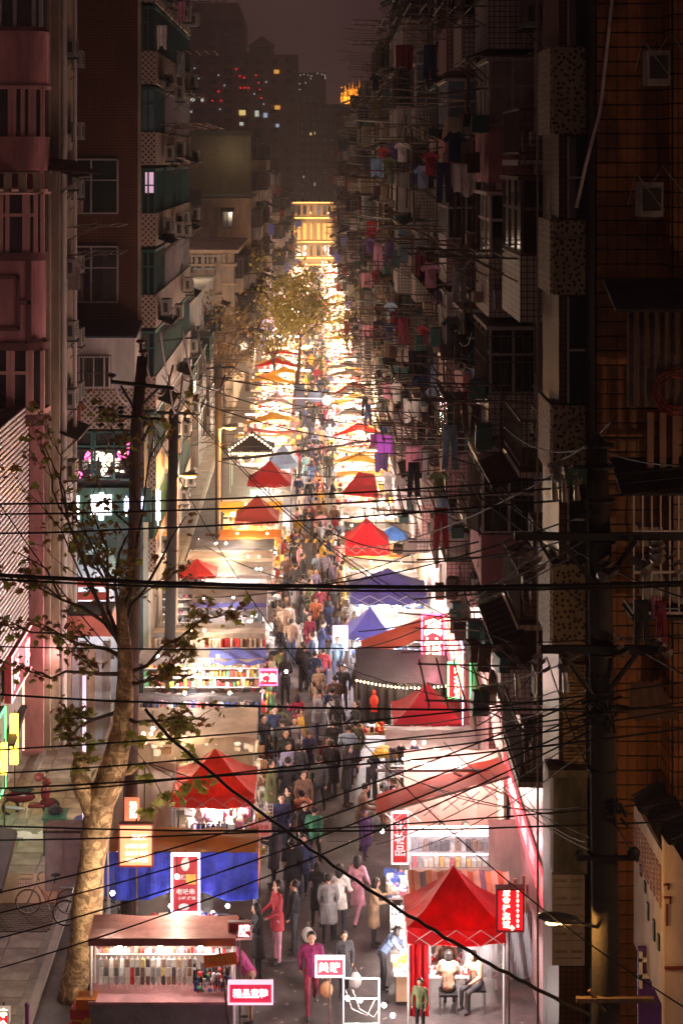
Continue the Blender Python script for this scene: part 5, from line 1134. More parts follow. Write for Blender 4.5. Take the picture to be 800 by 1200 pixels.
# clothes stall with pink and black outfits, red tent behind
t = canopy_stall('clothes stall with outfits hung on its front rail and yellow plush toys', 2.0, 4.6, 48.2, 50.0, 2.35, 2.45, white_cl, 'w', 4, 15, [1,5,2,6,9,2,3], white_cl, hang=False)
tent('red_tent', 'dark red peaked tent strung under the hotel signs', 2.3, 4.4, 50.4, 52.4, 2.35, 3.25, mat('deep_red_canopy', (.40,.015,.03), .65, .12, 1.5, .25, trans=.3), .15)
t = thing('yellow_plush', 'bunch of yellow plush toys at the clothes stall corner', 'soft toys', (2.0, 48, 1.6)); MB().ball((1.9, 48, 2.35), (.26,.2,.18)).ball((2.2, 48, 2.3), (.2,.15,.15)).ball((1.7, 48, 2.25), (.15,.12,.12)).build('plush_toy', GOODS[7], t)
# black tarp stall with fairy lights
t = thing('black_tarp_stall', 'stall closed with ribbed black tarpaulin under a string of warm lights', 'market stall', (3.2, 60, 0)); x0, x1 = 1.3, 4.4
MB().sheet(lambda u, v: (x0+(x1-x0)*u, 54.8+.05*math.sin(u*70), .9+1.35*v-.1*u), 80, 2, -.012).build('curtain', black_cl, t); MB().sheet(lambda u, v: (x0+(x1-x0)*u, 54.7+2.0*v, 2.3+.5*v-.15*u), 10, 4, .02).build('roof', black_cl, t)
posts(t, x0, x1, 54.8, 56.7, 2.3, rust); fb = MB()
for k in range(26): u = k/25; fb.ball((x0+(x1-x0)*u, 54.55, 2.35-.15*u-.16*math.sin(u*3.14)), .035, 5, 3)
fb.build('fairy_light', tube_y, t, kind='stuff'); lamp(t, (3.0, 54.3, 2.2), 40, (1,.7,.4), .3)
MB().bb(x0, x1, 54.0, 54.6, .78, .82).build('counter', wood, t); goods(t, x0, x1, 54.0, 54.6, .82, .86, 60, [2,6,0,7,9], .14)
t = thing('red_lantern', 'small red paper figure hung before the black tarpaulin', 'lantern', (1.85, 54.4, 1.5)); MB().ball((1.85,54.4,1.75), (.14,.1,.2)).bb(1.75,1.95,54.35,54.45,1.4,1.58).ball((1.85,54.4,2.02), (.06,.06,.08)).build('body', mat('lantern_red', (.8,.08,.04), .6, trans=.4), t)
t = thing('retractable_awning', 'brown red retractable awning sloping down from the hotel sign', 'awning', (3, 62, 3)); A0, A1 = W(423, 772, 57.6), W(496, 748, 57.6); B0, B1 = W(422, 751, 58.3), W(494, 724, 58.3)
MB().sheet(lambda u, v: tuple((A0.lerp(A1, u)).lerp(B0.lerp(B1, u), v)), 12, 3, .02).build('cloth', mat('brown_red_awning', (.34,.07,.04), .65, .15, 1.2, .25, trans=.3), t); ar = MB()
for k in range(6): a = A0.lerp(A1, (k+.5)/6)+Vector((0,.1,-.1)); ar.tube([a, a+Vector((.36, .1, -.3))], .016, 4).tube([a+Vector((0,.1,-.3)), a+Vector((.36, 0, 0.05))], .016, 4)
ar.build('scissor_arm', steel, t)
t = tent('violet_tent', 'small lavender blue peaked tent on the aisle side', 1.15, 2.7, 60.0, 61.6, 2.3, 3.1, lav_cl, .15); lamps(t, 1.25, 2.6, 60.2, 1.9, 2, 'w', 60)
canopy_stall('silver lit stall of phones beside the lavender tent', 1.6, 4.3, 62.0, 63.6, 2.2, 2.3, white_cl, 'w', 4, 60, [5,9,2,4], white_cl)
t = tent('purple_tent', 'wide dark purple flat peaked tent with white lights along its eave', 1.3, 4.25, 65.0, 67.2, 2.45, 3.2, purple_cl, .35); lamps(t, 1.4, 4.1, 65.2, 2.0, 4, 'w', 60); goods(t, 1.4, 4.1, 65.5, 66.8, .9, 2.0, 140, [5,1,9,5,4], .2); MB().bb(1.4, 4.1, 65.4, 66.8, .8, .88).build('counter', table_cl, t)
canopy_stall('stall with long white tubes beyond the purple tent', 1.4, 4.1, 68.2, 69.6, 2.3, 2.3, white_cl, 'w', 3, 60, [5,1,9], white_cl, bulbs=False)
canopy_stall('stall with yellow crates and a green banner below the red corner tent', 1.4, 4.0, 70.4, 71.9, 2.3, 2.3, white_cl, 'y', 3, 55, [7,8,5,1], yellow_cl)
t = tent('red_tent', 'vivid red peaked tent with a blue and orange stand beside it', 1.25, 3.15, 72.8, 75, 2.6, 3.5, red2, .45); lamps(t, 1.4, 3.0, 73.2, 1.8, 2, 'y', 55)
t = thing('stand_umbrella', 'small blue parasol behind the vivid red tent', 'parasol', (3.4, 75, 0)); MB().tube([(3.4,75,0),(3.4,75,2.8)], .03, 6).build('pole', steel, t); MB().lathe((3.4, 75, 2.4), [(.7,0),(.5,.25),(.2,.42),(0,.5)], 10).build('cover', mat('blue_parasol', (.06,.2,.6), .6), t)
MB().bb(3.15, 3.7, 73, 73.4, 0, 2.0).build('orange_stand', orange_cl); tag(bpy.data.objects['orange_stand'], 'upright orange cloth stand next to the vivid red tent', 'stand')
canopy_stall('stall of bags with amber tubes beyond the vivid red tent', 1.3, 3.9, 77, 79, 2.3, 2.4, black_cl, 'y', 3, 60, [7,1,6], white_cl, bulbs=False)
canopy_stall('stall of scarves with cool white tubes before the leaning red canopy', 1.3, 3.9, 80.8, 82.8, 2.3, 2.4, white_cl, 'w', 3, 60, [5,1,3], white_cl, bulbs=False)
t = thing('red_canopy', 'leaning four sided red canopy with a flat top', 'canopy', (2.4, 85, 2.5))
P = [W(399, 579, 84.3), W(444, 583, 84.3), W(439, 556, 86.5), W(420, 553, 86.5)]; MB().sheet(lambda u, v: tuple(P[0].lerp(P[1], u).lerp(P[3].lerp(P[2], u), v)), 8, 6, .02).build('cloth', red2, t); posts(t, P[0].x, P[1].x, 84.3, 86.3, P[1].z, steel)

# ---- far rows, one stall every few metres to the hotel
ordn = ['first', 'second', 'third', 'fourth', 'fifth', 'sixth', 'seventh', 'eighth', 'ninth', 'tenth', 'eleventh', 'twelfth', 'thirteenth', 'fourteenth', 'fifteenth', 'sixteenth', 'seventeenth', 'eighteenth', 'nineteenth', 'twentieth']
def tens(k): 
    return ordn[k] if k < 20 else ('twenty-', 'thirty-', 'forty-', 'fifty-')[(k+1)//10-2]+('', 'first', 'second', 'third', 'fourth', 'fifth', 'sixth', 'seventh', 'eighth', 'ninth')[(k+1) % 10] if (k+1) % 10 else ('twentieth', 'thirtieth', 'fortieth', 'fiftieth')[(k+1)//10-2]
for side in (-1, 1):
    y = 101 if side < 0 else 89; k = 0
    while y < 278:
        cm, cn = rs.choice([(white_cl, 'white topped'), (white_cl, 'white topped'), (white_cl, 'white topped'), (beige_cl, 'beige topped'), (yellow_cl, 'yellow topped'), (yellow_cl, 'yellow topped'), (beige_cl, 'beige topped'), (red_cl, 'red topped'), (grey_cl, 'grey topped'), (maroon_cl, 'maroon topped')])
        kd = rs.choice(['y', 'y', 'y', 'y', 'w']); wob = rs.uniform(-.2, .2); x0, x1 = ((-4.6, -1.1 if y < 130 else -.8) if side < 0 else (1.0 if y < 130 else .75, 4.3)); x0 += wob*2*(side < 0)+wob; x1 += rs.uniform(-.5, .1)
        t = thing('market_stall', '%s stall with %s lamps, %s past the %s' % (cn, 'amber' if kd == 'y' else 'white', tens(k), 'pale blue tent' if side < 0 else 'leaning red canopy'), 'market stall', ((x0+x1)/2, y, 0))
        dz = rs.uniform(-.3, .45); tl = rs.uniform(-.35, .35); pk = rs.choice([0, 0, .7]); dd = rs.uniform(.7, 1.9); MB().sheet(lambda u, v: (x0+(x1-x0)*u, y+dd*v, 2.3+dz+tl*(u-.5)+pk*(1-abs(2*u-1))*(1-abs(2*v-1)*.6)+.06*math.sin(u*7+k)-.1*v), 6, 2, .02).build('canopy', cm, t)
        cb = MB().bb(x0+.1, x1-.1, y+.3, y+1.1, .78, .85).build('counter', table_cl, t)
        goods(t, x0+.1, x1-.1, y+.2, y+1.1, .85, 1.0, 16, [1,5,7,0,6,3,4], .26); b = MB()
        for kk in range(22): b.mi(rs.choice([1,5,1,7,0,3,6,9])); xx = rs.uniform(x0, x1); zz = rs.choice([1.1, 1.4, 1.7]); b.bb(xx, xx+rs.uniform(.1,.3), y+1.3, y+1.4, zz, zz+rs.uniform(.1,.26))
        b.build('rack_goods', GOODS, t, kind='stuff')
        lb = MB(); lm = (tube_y if kd == 'y' else tube_w)
        for kk in range(rs.choice([2,3,4])): xx = rs.uniform(x0+.2, x1-.3); lb.bb(xx, xx+rs.choice([.16, .16, .9]), y+.0, y+.1, 2.0+dz, 2.1+dz)
        lb.build('lamp', lm, t, kind='stuff')
        lamp(t, ((x0+x1)/2+rs.uniform(-.6,.6), y+.1, 1.9), 230 if y < 160 else 380, (1,.72,.44) if kd == 'y' else (1,.9,.78), .2)
        y += rs.uniform(2.9, 3.5) if y < 190 else rs.uniform(3.8, 5.0); k += 1

# ================================================================== SIGNS of the market and the right shopfronts
X_ = lambda px, Y: W(px, 0, Y).x
sign('hotel_sign', 'tall red neon sign with two white characters above the aisle', (495, 722), (519, 770), 56.5, sign_red, .2, neon_p, [('宾馆', .5, .5, .62, True, letter_w)], glow=(90, (1, .25, .35)))
sign('teahouse_sign', 'lower red neon sign with green and white edging beside the slanting rails', (526, 779), (550, 817), 51.5, sign_red, .2, neon_g, [('时茶馆', .5, .5, .34, True, letter_w)], glow=(60, (1, .3, .3)))
sign('cosmetics_sign', 'narrow red vertical cosmetics sign left of the display case', (460, 953), (477, 1011), 43.9, mat('red_sign_board', (.45,.015,.015), .5), .1, emis('pale_sign_edge', (1,.6,.6), 1.2), [('化妆品', .5, .5, .30, True, whitepaint)], glow=(5, (1, .8, .8)))
sign('hotel_sign', 'small crimson backlit box sign with digits down one side', (583, 1043), (612, 1090), 37.2, sign_red, .2, mat('dark_red_frame', (.15,.01,.02), .5), [('至金祥宾馆', .34, .46, .165, True, emis('pale_yellow_letter', (1, .85, .55), 3.5)), ('83800888', .80, .45, .105, True, emis('pale_yellow_digit', (1, .85, .55), 3.5)), ('→', .55, .94, .16, False, emis('pale_arrow', (1, .85, .55), 3.5))], glow=(25, (1, .2, .25)))
sign('children_shoe_sign', 'framed pink glowing sign with four characters at the stall corner', (269, 1153), (318, 1175), 34.6, sign_pink, .1, emis('pale_frame_glow', (.75,.5,.6), 1.0), [('精品童鞋', .5, .5, .19, False, letter_pink, .84)], glow=(22, (1, .4, .6)))
sign('film_sign', 'small tilted sign with a red to pink panel and one white character', (269, 1082), (293, 1099), 36.0, mat('dim_red_panel', (.35,.03,.05), .5), .08, mat('sign_white_frame', (.65,.5,.52), .5), [('膜', .72, .5, .26, False, letter_pink)])
sign('glowing_sign', 'overexposed little sign with a red rim standing in the aisle', (371, 1124), (402, 1143), 36.5, emis('hot_sign_face', (1, .06, .09), 1.1), .1, emis('hot_sign_rim', (1, .75, .8), 3), [('美', .26, .5, .22, False, letter_w), ('睫', .7, .5, .22, False, letter_w)], glow=(50, (1, .15, .3)))
t = sign('menu_board', 'backlit menu board in a dark red frame leaning beside the plane tree', (141, 967), (178, 1014), 39.2, emis('menu_face', (1, .36, .18), .55), .12, mat('menu_frame', (.20,.02,.015), .5), [('原味烤', .62, .3, .12, False, letter_w), ('小鱿鱼 烧烤', .52, .52, .09, False, letter_w, .7), ('鱼丸串 串烧', .52, .70, .09, False, letter_w, .7), ('大肠 烤肠', .52, .87, .09, False, letter_w, .7)], glow=(16, (1, .6, .4)))
sign('menu_board', 'smaller orange backlit board half hidden behind the menu board', (146, 936), (163, 962), 41.5, emis('menu_face_small', (1, .32, .16), .5), .1, None, [('汤面', .6, .5, .2, True, letter_w)])
t = sign('led_banner', 'upright red snack banner outlined by bright violet white tubes', (203, 1003), (232, 1068), 39.4, mat('snack_banner', (.42,.03,.035), .5), .05, emis('violet_white_tube', (.92,.72,1), 2.6), [('香辣鸡翅', .5, .38, .12, False, whitepaint, .8), ('老味串', .5, .64, .14, False, whitepaint, .75), ('小吃 烤串', .55, .76, .08, False, whitepaint, .7)], glow=(25, (.95, .7, 1)), fw=.05)
A = W(203, 1068, 39.35); MB().ball((A.x+.28, 39.36, A.z+1.08), (.1,.02,.16), 8, 5).tube([(A.x+.28,39.36,A.z+1.15),(A.x+.36,39.36,A.z+1.3)], .02, 4).build('steam_motif', whitepaint, t); MB().ball((A.x+.25, 39.36, A.z+.1), (.13,.02,.08), 8, 5).build('bowl_motif', whitepaint, t); MB().bb(A.x+.3, A.x+.52, 39.36, 39.37, A.z+.62, A.z+.85).build('yellow_patch', GOODS[7], t)
MB().bb(*[X_(126, 39.3), X_(128, 39.3), 39.25, 39.32, 0, 3.3]).build('sign_pole', steel); tag(bpy.data.objects['sign_pole'], 'thin steel pole holding the menu boards', 'pole')
sign('price_sign', 'pink price placard with red characters by the tent corner', (290, 964), (318, 981), 43.5, mat('pink_placard', (.6,.30,.28), .6), .03, None, [('精品女装', .5, .3, .14, False, GOODS[0], .8), ('全场10元', .5, .72, .14, False, GOODS[0], .8)])
t = sign('orange_banner', 'orange paper banner with yellow characters slung across the stall end', (240, 1118), (279, 1132), 35.3, mat('orange_banner', (.85,.25,.03), .6), .02, None, [('手机贴膜特价', .5, .35, .12, False, GOODS[7], .85), ('十元起', .6, .75, .12, False, GOODS[7], .5)])
t.rotation_euler.y = -.12
sign('led_board', 'white violet led board on a post beside the lavender tent', (391, 735), (406, 761), 64, emis('white_violet_led', (.82,.78,1), 3.5), .1, tube_p, (), glow=(90, (.8, .8, 1)))
sign('led_board', 'small violet white led board hung over the aisle by the vivid red tent', (390, 628), (405, 639), 82, emis('violet_led_face', (.8,.6,1), 4), .1, None, (), glow=(60, (.8, .7, 1)))
sign('pink_box_sign', 'pink glowing box sign with white characters at the white topped stall', (305, 786), (324, 802), 56.2, sign_pink, .1, neon_p, [('烤鱼', .5, .5, .3, False, letter_w)], glow=(30, (1, .3, .4)))
t = thing('neon_sign', 'upright neon panel of jumbled glowing characters with a blue white edge tube', 'sign', (4.35, 58, 5)); A = W(527, 0, 57)
MB().bb(4.32, 4.45, 49.5, 60.5, 2.6, 4.75).build('panel', mat('neon_backing', (.16,.04,.05), .6, .3, 2), t)
tb = MB()
for k, ch in enumerate('宾馆住宿茶楼休闲'): tb.text(ch, (4.29, 60.0-k*1.33, 3.75), 1.25, rz=-math.pi/2, th=.03, bold=.02)
tb.build('lettering', emis('orange_pink_letter', (1, .30, .2), 1.5), t)
MB().tube([(4.25, 49.5, 4.85), (4.25, 60.5, 4.85)], .035, 6).tube([(4.25, 49.5, 2.6), (4.25, 49.5, 4.8)], .015, 6).build('edge_tube', emis('blue_white_tube', (.55,.55,1), 3), t); lamp(t, (3.7, 54.5, 3.4), 45, (1, .35, .55), .3)
# slanting white rails beside it
t = thing('rail_fence', 'fan of pale parallel rails running along the shop roof edge', 'railing', (4.75, 52, 3.5))
ra = MB().tube([(0,0,0),(.12,-27.5,.05)], .028, 5).mesh('rail', mat('pale_rail', (.60,.50,.48), .5))
for k in range(10): put('rail', ra, (4.62+.02*k, 71.5, 4.35-k*.16+.12), t)
for y in (45, 50, 55, 60, 65, 70): MB().bb(4.9, 4.95, y, y+.05, 0, 4.5).build('post', rust, t)
for y0, y1, z, lb in ((37.5, 44.4, 0, 'silver'),):
    t = thing('shop_fascia', 'brushed silver sign fascia with a dark red edge along the shops', 'sign', (5.05, 41, 4)); MB().bb(5.0, 5.1, 35.2, 44.4, 3.95, 5.75).build('panel', mat('brushed_panel', (.62,.52,.50), .28, .1, .6, .1, metal=.5), t); MB().bb(4.96, 5.0, 35.2, 44.4, 5.72, 5.8).build('top_edge', blackm, t); MB().bb(4.97, 5.0, 35.2, 35.3, 3.9, 5.75).build('end_edge', mat('crimson_edge', (.45,.01,.03), .5), t)
side_sign('neon_fascia', 'low red neon fascia slanting below the silver panel', 4.9, 36, 44.4, 2.9, 3.6, mat('white_fascia', (.7,.55,.55), .5), neon_r, side=-1, glow=(35, (1, .4, .45)), chars='寄存电话住宿')
t = thing('shop_wall', 'whitewashed shop wall with torn posters behind the crimson box sign', 'wall', (5.3, 39, 0)); MB().bb(5.2, 5.5, 34, 52, 0, 3.9).build('plaster', whitewall, t)
MB().bb(4.2, 5.2, 41.6, 41.65, .9, 2.9).build('white_cloth', white_cl, t)
# long awnings over the upper street, right side
def long_awning(name, label, P, m, th=.08, n=6):
    t = thing(name, label, 'awning', tuple(P[0])); 
    MB().sheet(lambda u, v: tuple(P[0].lerp(P[1], u).lerp(P[3].lerp(P[2], u), v)+Vector((0,0,.04*math.sin(u*24)))), n*2, 3, th).build('sheet', m, t); return t
long_awning('sheet_awning', 'long narrow dark metal awning descending along the pink block', [W(498, 560, 75), W(566, 712, 45), W(580, 704, 45), W(514, 562, 75)], mat('dark_teal_sheet', (.05,.075,.07), .6, .2, 1, .2))
long_awning('rolled_awning', 'bulky brown rolled awning jutting over the street below the tiled block', [W(569, 676, 40), W(610, 757, 36), W(646, 742, 36), W(606, 670, 40)], sheet_brown, .35)
long_awning('small_awning', 'little dark hood beneath the rolled awning', [W(576, 776, 42), W(596, 768, 40), W(598, 750, 40), W(578, 754, 42)], sheet_dark)
long_awning('torn_awning', 'torn dark awning over the white signboard', [W(738, 932, 26.5), W(800, 1000, 23), W(840, 985, 23), W(770, 915, 26.5)], sheet_dark)
long_awning('tin_hood', 'small tin hood bolted to the brown tiled end wall', [W(736, 838, 27.5), W(796, 838, 27.0), W(772, 798, 27.4), W(738, 800, 27.5)], sheet_brown)
t = thing('white_signboard', 'large weathered white signboard with faint red print and black marks', 'sign', (5.2, 24, 3)); A = W(742, 945, 27.2)
MB().prism([W(742, 940, 27.2), W(742, 1105, 27.2), W(776, 1180, 24.6), W(776, 1000, 24.6)], (.05, 0, 0)).build('board', mat('weathered_board', (.66,.56,.53), .8, .12, 2, .1, dirt=.25), t)
lt = MB()
for k, (u, v, hh) in enumerate(((.15, .3, .2), (.3, .36, .16), (.45, .42, .16), (.55, .55, .25), (.75, .6, .3), (.9, .62, .22))):
    p = W(742, 945+160*v, 27.2).lerp(W(776, 1000+180*v, 24.6), u); lt.box((p.x-.02, p.y, p.z), (.02, .1, hh))
lt.build('black_mark', blackm, t, kind='stuff'); lt = MB()
for k in range(10):
    for j in range(9): u = (k+.5)/10; p = W(742, 955, 27.2).lerp(W(776, 1015, 24.6), u); lt.box((p.x-.02, p.y, p.z-.05-j*.07), (.015, .1, .04))
lt.build('faint_print', mat('faint_red_print', (.45,.25,.25), .8), t, kind='stuff')
t = thing('cream_panel', 'broad cream wall panel with printed brackets and a torn poster', 'wall', (6.5, 24, 3)); MB().bb(W(778,0,24.5).x, 8, 24.5, 24.7, 2, W(0, 985, 24.5).z).build('panel', mat('cream_panel', (.66,.48,.38), .8, .1, 1.5, .1, dirt=.25), t)
A = lambda px, py: W(px, py, 24.47)
lt = MB()
for (xa, ya, xb, yb) in ((777, 1036, 784, 1038), (782, 1036, 784, 1043), (777, 1051, 786, 1053), (784, 1051, 786, 1059), (780, 1060, 782, 1085), (778, 1133, 800, 1136)): p, q = A(xa, yb), A(xb, ya); lt.bb(p.x, q.x, 24.46, 24.49, p.z, q.z)
lt.build('printed_bracket', maroon_cl, t)
MB().bb(W(747,0,26).x, W(777,0,26).x, 26, 26.05, 2, W(0, 1110, 26).z).build('purple_poster', mat('purple_poster', (.10,.04,.28), .5, .4, 2)); tag(bpy.data.objects['purple_poster'], 'purple poster with white strokes under the weathered signboard', 'poster')
p = W(762, 1150, 25.97); lt = MB(); lt.bb(p.x-.18, p.x-.13, 25.95, 25.99, p.z-.1, p.z+.45).bb(p.x-.18, p.x+.12, 25.95, 25.99, p.z+.3, p.z+.36).bb(p.x-.18, p.x+.12, 25.95, 25.99, p.z+.05, p.z+.11).bb(p.x+.02, p.x+.07, 25.95, 25.99, p.z-.1, p.z+.45); o = lt.build('white_stroke', whitepaint); o.parent = bpy.data.objects['purple_poster']; o.location = (0,0,0)
o.matrix_parent_inverse = Matrix.Identity(4)
t = thing('plank_stack', 'rough planks leaning on the wall by the utility pole', 'planks', (4.6, 39.5, 0))
for k in range(5): MB().box((4.55+k*.09, 39.6+.05*k, 1.1), (.07, .04, 2.2+rs.uniform(-.3,.3)), rx=-.08, ry=rs.uniform(-.05,.05)).build('plank', wood, t)
t = thing('fluorescent_post', 'short glowing white tube at the foot of the wall', 'tube lamp', tuple(W(657, 1190, 36))); MB().tube([W(657, 1200, 36), W(657, 1184, 36)], .05, 6).build('tube', tube_w, t)

# glowing boards and lamps added along both house rows to brighten the facades
q2 = random.Random(4)
for k, Y in enumerate((47, 55, 63, 71, 80, 90, 101, 113)):
    c = ((1,.55,.5),(1,.8,.6),(1,.45,.5),(1,.85,.75),(1,.7,.45),(1,.6,.55),(1,.8,.6),(1,.6,.4))[k]
    t = thing('shop_sign', 'lit shop fascia board behind the canopy side stalls, %s from the silver panel' % ordn[k], 'sign', (5.1, Y, 3.2)); MB().bb(5.05, 5.2, Y-2.6, Y+2.6, 3.1, 3.9).build('face', emis('fascia_glow_%d' % (k % 4), c, .9), t)
    MB().bb(5.03, 5.05, Y-2.6, Y+2.6, 3.9, 3.96).build('frame', rust, t); lamp(t, (3.0, Y, 4.5), 190, c, .2)
for k, (X, Y) in enumerate(((-6.6, 72), (-6.6, 80), (-7.0, 92), (-7.0, 104), (-6.4, 118))):
    c = ((1,.8,.6),(1,.7,.5),(1,.6,.3),(1,.8,.55),(1,.7,.4))[k]
    t = thing('shop_sign', 'lit shop fascia board behind the clothes side stalls, %s beyond the brown block corner' % ordn[k], 'sign', (X, Y, 3.2)); MB().bb(X-.15, X, Y-2.4, Y+2.4, 3.0, 3.8).build('face', emis('fascia_glow_%d' % (k % 4), c, .9), t); lamp(t, (X+.4, Y, 3.6), 75, c, .2)

for (x, y, z, e, lb) in ((-3.0, 36.9, 3.5, 75, 'bare bulb strung between the pink roof and the blue tarpaulin'), (-4.4, 37.0, 3.1, 34, 'bare bulb hung by the plane tree trunk'), (-4.6, 48.3, 2.9, 30, 'bare bulb hung before the beige tarpaulin'), (1.6, 41.2, 2.8, 34, 'bare bulb hung at the striped awning corner'), (-.9, 52, 3.4, 40, 'bare bulb hung over the edge of the aisle')):  # first three bulbs are added to brighten the roof, tarpaulins and trunk
    t = put('bulb', BULB, (x, y, z)); tag(t, lb, 'bulb'); MB().tube([(x, y, z+.05), (x, y, z+.5)], .01, 4).build('cord', blackm, t); lamp(t, (x, y, z-.14), e, (1, .78, .6), .08)
# ================================================================== PEOPLE: one continuous body each, hair and coat as children
def dirv(a, ab=0.0): return Vector((ab, -math.sin(a), -math.cos(a)))
def body(pose, puff=1.0, slim=1.0, coat=False, fem=False):
    """joints in metres, facing -Y; returns meshes (body, hair, coat)"""
    P = dict(lean=0, ll=(.0, .0), rl=(.0, .0), la=(.1, .3), ra=(.1, .3), abl=.12, abr=.12, head=0, sit=False, turn=0); P.update(pose)
    C = []                                # capsules: p0, r0, p1, r1, material
    hip = Vector((0, 0, .92)); 
    up = Vector((0, -math.sin(P['lean']), math.cos(P['lean']))); waist = hip+up*.16; chest = hip+up*.38; sh = hip+up*.50; neck = hip+up*.56
    hd = Vector((0, -math.sin(P['lean']*.6+P['head']), math.cos(P['lean']*.6+P['head']))); head = neck+hd*.14
    k = puff
    C.append((hip+Vector((-.06,0,0)), .125*slim, hip+Vector((.06,0,0)), .125*slim, 2)); C.append((hip, .135*slim*k, waist, .125*slim*k, 1)); C.append((waist, .13*slim*k, chest, .145*slim*k, 1))
    C.append((chest+Vector((-.07,0,0)), .125*slim*k, chest+Vector((.07,0,0)), .125*slim*k, 1)); C.append((sh+Vector((-.13*slim,0,0)), .075*k, sh+Vector((.13*slim,0,0)), .075*k, 1))
    C.append((sh, .075, neck+hd*.03, .052, 0)); C.append((head+Vector((0,.012,.01)), .093, head+Vector((0,-.02,-.05)), .068, 0)); C.append((head+hd*.03, .098, head+hd*.035+Vector((0,.02,0)), .095, 0))
    C.append((head+Vector((0,-.095,-.01)), .013, head+Vector((0,-.108,-.035)), .017, 0)); 
    for s in (-1, 1): C.append((head+Vector((s*.093,.005,-.005)), .016, head+Vector((s*.095,.01,-.03)), .012, 0))
    zmin = 9
    for s, (a, b), (c, d), ab in ((-1, P['ll'], P['la'], P['abl']), (1, P['rl'], P['ra'], P['abr'])):
        h0 = hip+Vector((s*.09, 0, -.03)); kn = h0+dirv(a, s*.03)*.43; an = kn+dirv(a-b, s*.01)*.42
        C.append((h0, .092*slim, kn, .062, 2)); C.append((kn, .062, an, .045, 2)); f = Vector((s*.03, -1, 0)).normalized(); tw_ = (a-b)*.4
        C.append((an+Vector((0,.035,-.035)), .042, an+Vector((s*.01,-.13,-.05)), .036, 3)); zmin = min(zmin, an.z-.085)
        S0 = sh+Vector((s*.18*slim, 0, -.01)); el = S0+dirv(c, s*ab*2).normalized()*.28; wr = el+dirv(c+d, -s*ab*.8).normalized()*.24
        C.append((S0, .068*k, el, .052*k, 1)); C.append((el, .052*k, wr, .037*k, 1)); hv = (wr-el).normalized(); side = hv.cross(Vector((1,0,0))); side = side.normalized() if side.length > .1 else Vector((0,1,0))
        C.append((wr+hv*.01, .026, wr+hv*.075, .030, 0)); pal = wr+hv*.08
        for i, ln in enumerate((.052, .062, .058, .045)):
            o = side*(-.028+.019*i); m = pal+o+hv*ln*.55; C.append((pal+o*.9, .011, m, .010, 0)); C.append((m, .010, m+(hv*.8+Vector((-s*.7,0,0))).normalized()*ln*.5, .009, 0))
        C.append((wr+hv*.03+side*-.03, .012, wr+hv*.07+side*-.052+Vector((-s*.02,0,0)), .010, 0))
    mb = MB()
    for p0, r0, p1, r1, m in C:
        mb.ball(p0, r0, 8, 6); mb.ball(p1, r1, 8, 6)
        if (p1-p0).length > .003: mb.tube([p0, p1], [r0, r1], 8)
    me = mb.mesh('tmp', []); o = bpy.data.objects.new('tmp', me); COL.objects.link(o)
    r = o.modifiers.new('r', 'REMESH'); r.mode = 'VOXEL'; r.voxel_size = .0135
    s_ = o.modifiers.new('s', 'SMOOTH'); s_.iterations = 2; s_.factor = .4
    dg = bpy.context.evaluated_depsgraph_get(); m2 = bpy.data.meshes.new_from_object(o.evaluated_get(dg)); bpy.data.objects.remove(o); bpy.data.meshes.remove(me)
    n = len(m2.polygons); ce = np.empty(n*3); m2.polygons.foreach_get('center', ce); ce = ce.reshape(-1, 3); best = np.full(n, 9.); idx = np.zeros(n, int)
    for p0, r0, p1, r1, m in C:
        a = np.array(p0); d = np.array(p1-p0); L2 = max(d@d, 1e-9); t = np.clip(((ce-a)@d)/L2, 0, 1); dist = np.linalg.norm(ce-(a+t[:, None]*d), axis=1)-(r0+(r1-r0)*t)
        if m == 1: dist -= .006
        q = dist < best; best[q] = dist[q]; idx[q] = m
    m2.materials.clear()
    for m in (skin_m, GOODS[2], GOODS[4], shoe_m): m2.materials.append(m)
    m2.polygons.foreach_set('material_index', idx.astype('i4')); m2.polygons.foreach_set('use_smooth', [True]*n); m2.name = 'person'
    co = np.empty(len(m2.vertices)*3); m2.vertices.foreach_get('co', co); co = co.reshape(-1, 3); 
    off = -(co[:, 2].min()); co[:, 2] += off; m2.vertices.foreach_set('co', co.ravel()); m2.update()
    hm = MB(); hc = head+hd*.04+Vector((0,.022,off)); hm.ball(hc, (.105,.108,.098), 12, 8)
    if fem: hm.ball(hc+Vector((0,.055,-.10)), (.095,.062,.15), 10, 6); hm.ball(hc+Vector((-.075,.01,-.08)), (.032,.06,.10), 8, 5); hm.ball(hc+Vector((.075,.01,-.08)), (.032,.06,.10), 8, 5)
    hair = hm.mesh('hair', hair_m, smooth=True)
    fm = MB(); 
    for s in (-1, 1): fm.ball(head+Vector((s*.034,-.086,.012+off)), (.013,.006,.006), 6, 4); fm.box(head+Vector((s*.034,-.092,.032+off)), (.032,.006,.006))
    fm.box(head+Vector((0,-.093,-.062+off)), (.034,.008,.007)); face = fm.mesh('face_feature', mat('dark_lip', (.18,.06,.05), .6))
    cm = None
    if coat:
        c = MB(); base = hip+Vector((0,0,off)); pr = []
        for i in range(9):
            v = i/8; z = .10-v*(.55 if coat == 2 else .32); pr.append((.165*slim*k*(1+.18*v), z))
        nn = 20; 
        for (r_, z) in pr:
            for q in range(nn): th = 2*math.pi*q/nn; rr = r_*(1+.05*math.sin(th*5+z*6)); c.v.append((base.x+rr*math.cos(th)*1.08, base.y+rr*math.sin(th)*.86-up.y*0+(-math.sin(P['lean'])*max(z,0)), base.z+z))
        for i in range(8):
            for q in range(nn): a = i*nn+q; b_ = i*nn+(q+1) % nn; c.f.append((a, b_, b_+nn, a+nn)); c.m.append(0)
        c.f.append(tuple(range(nn))[::-1]); c.f.append(tuple(range(8*nn, 9*nn))); c.m += [0, 0]
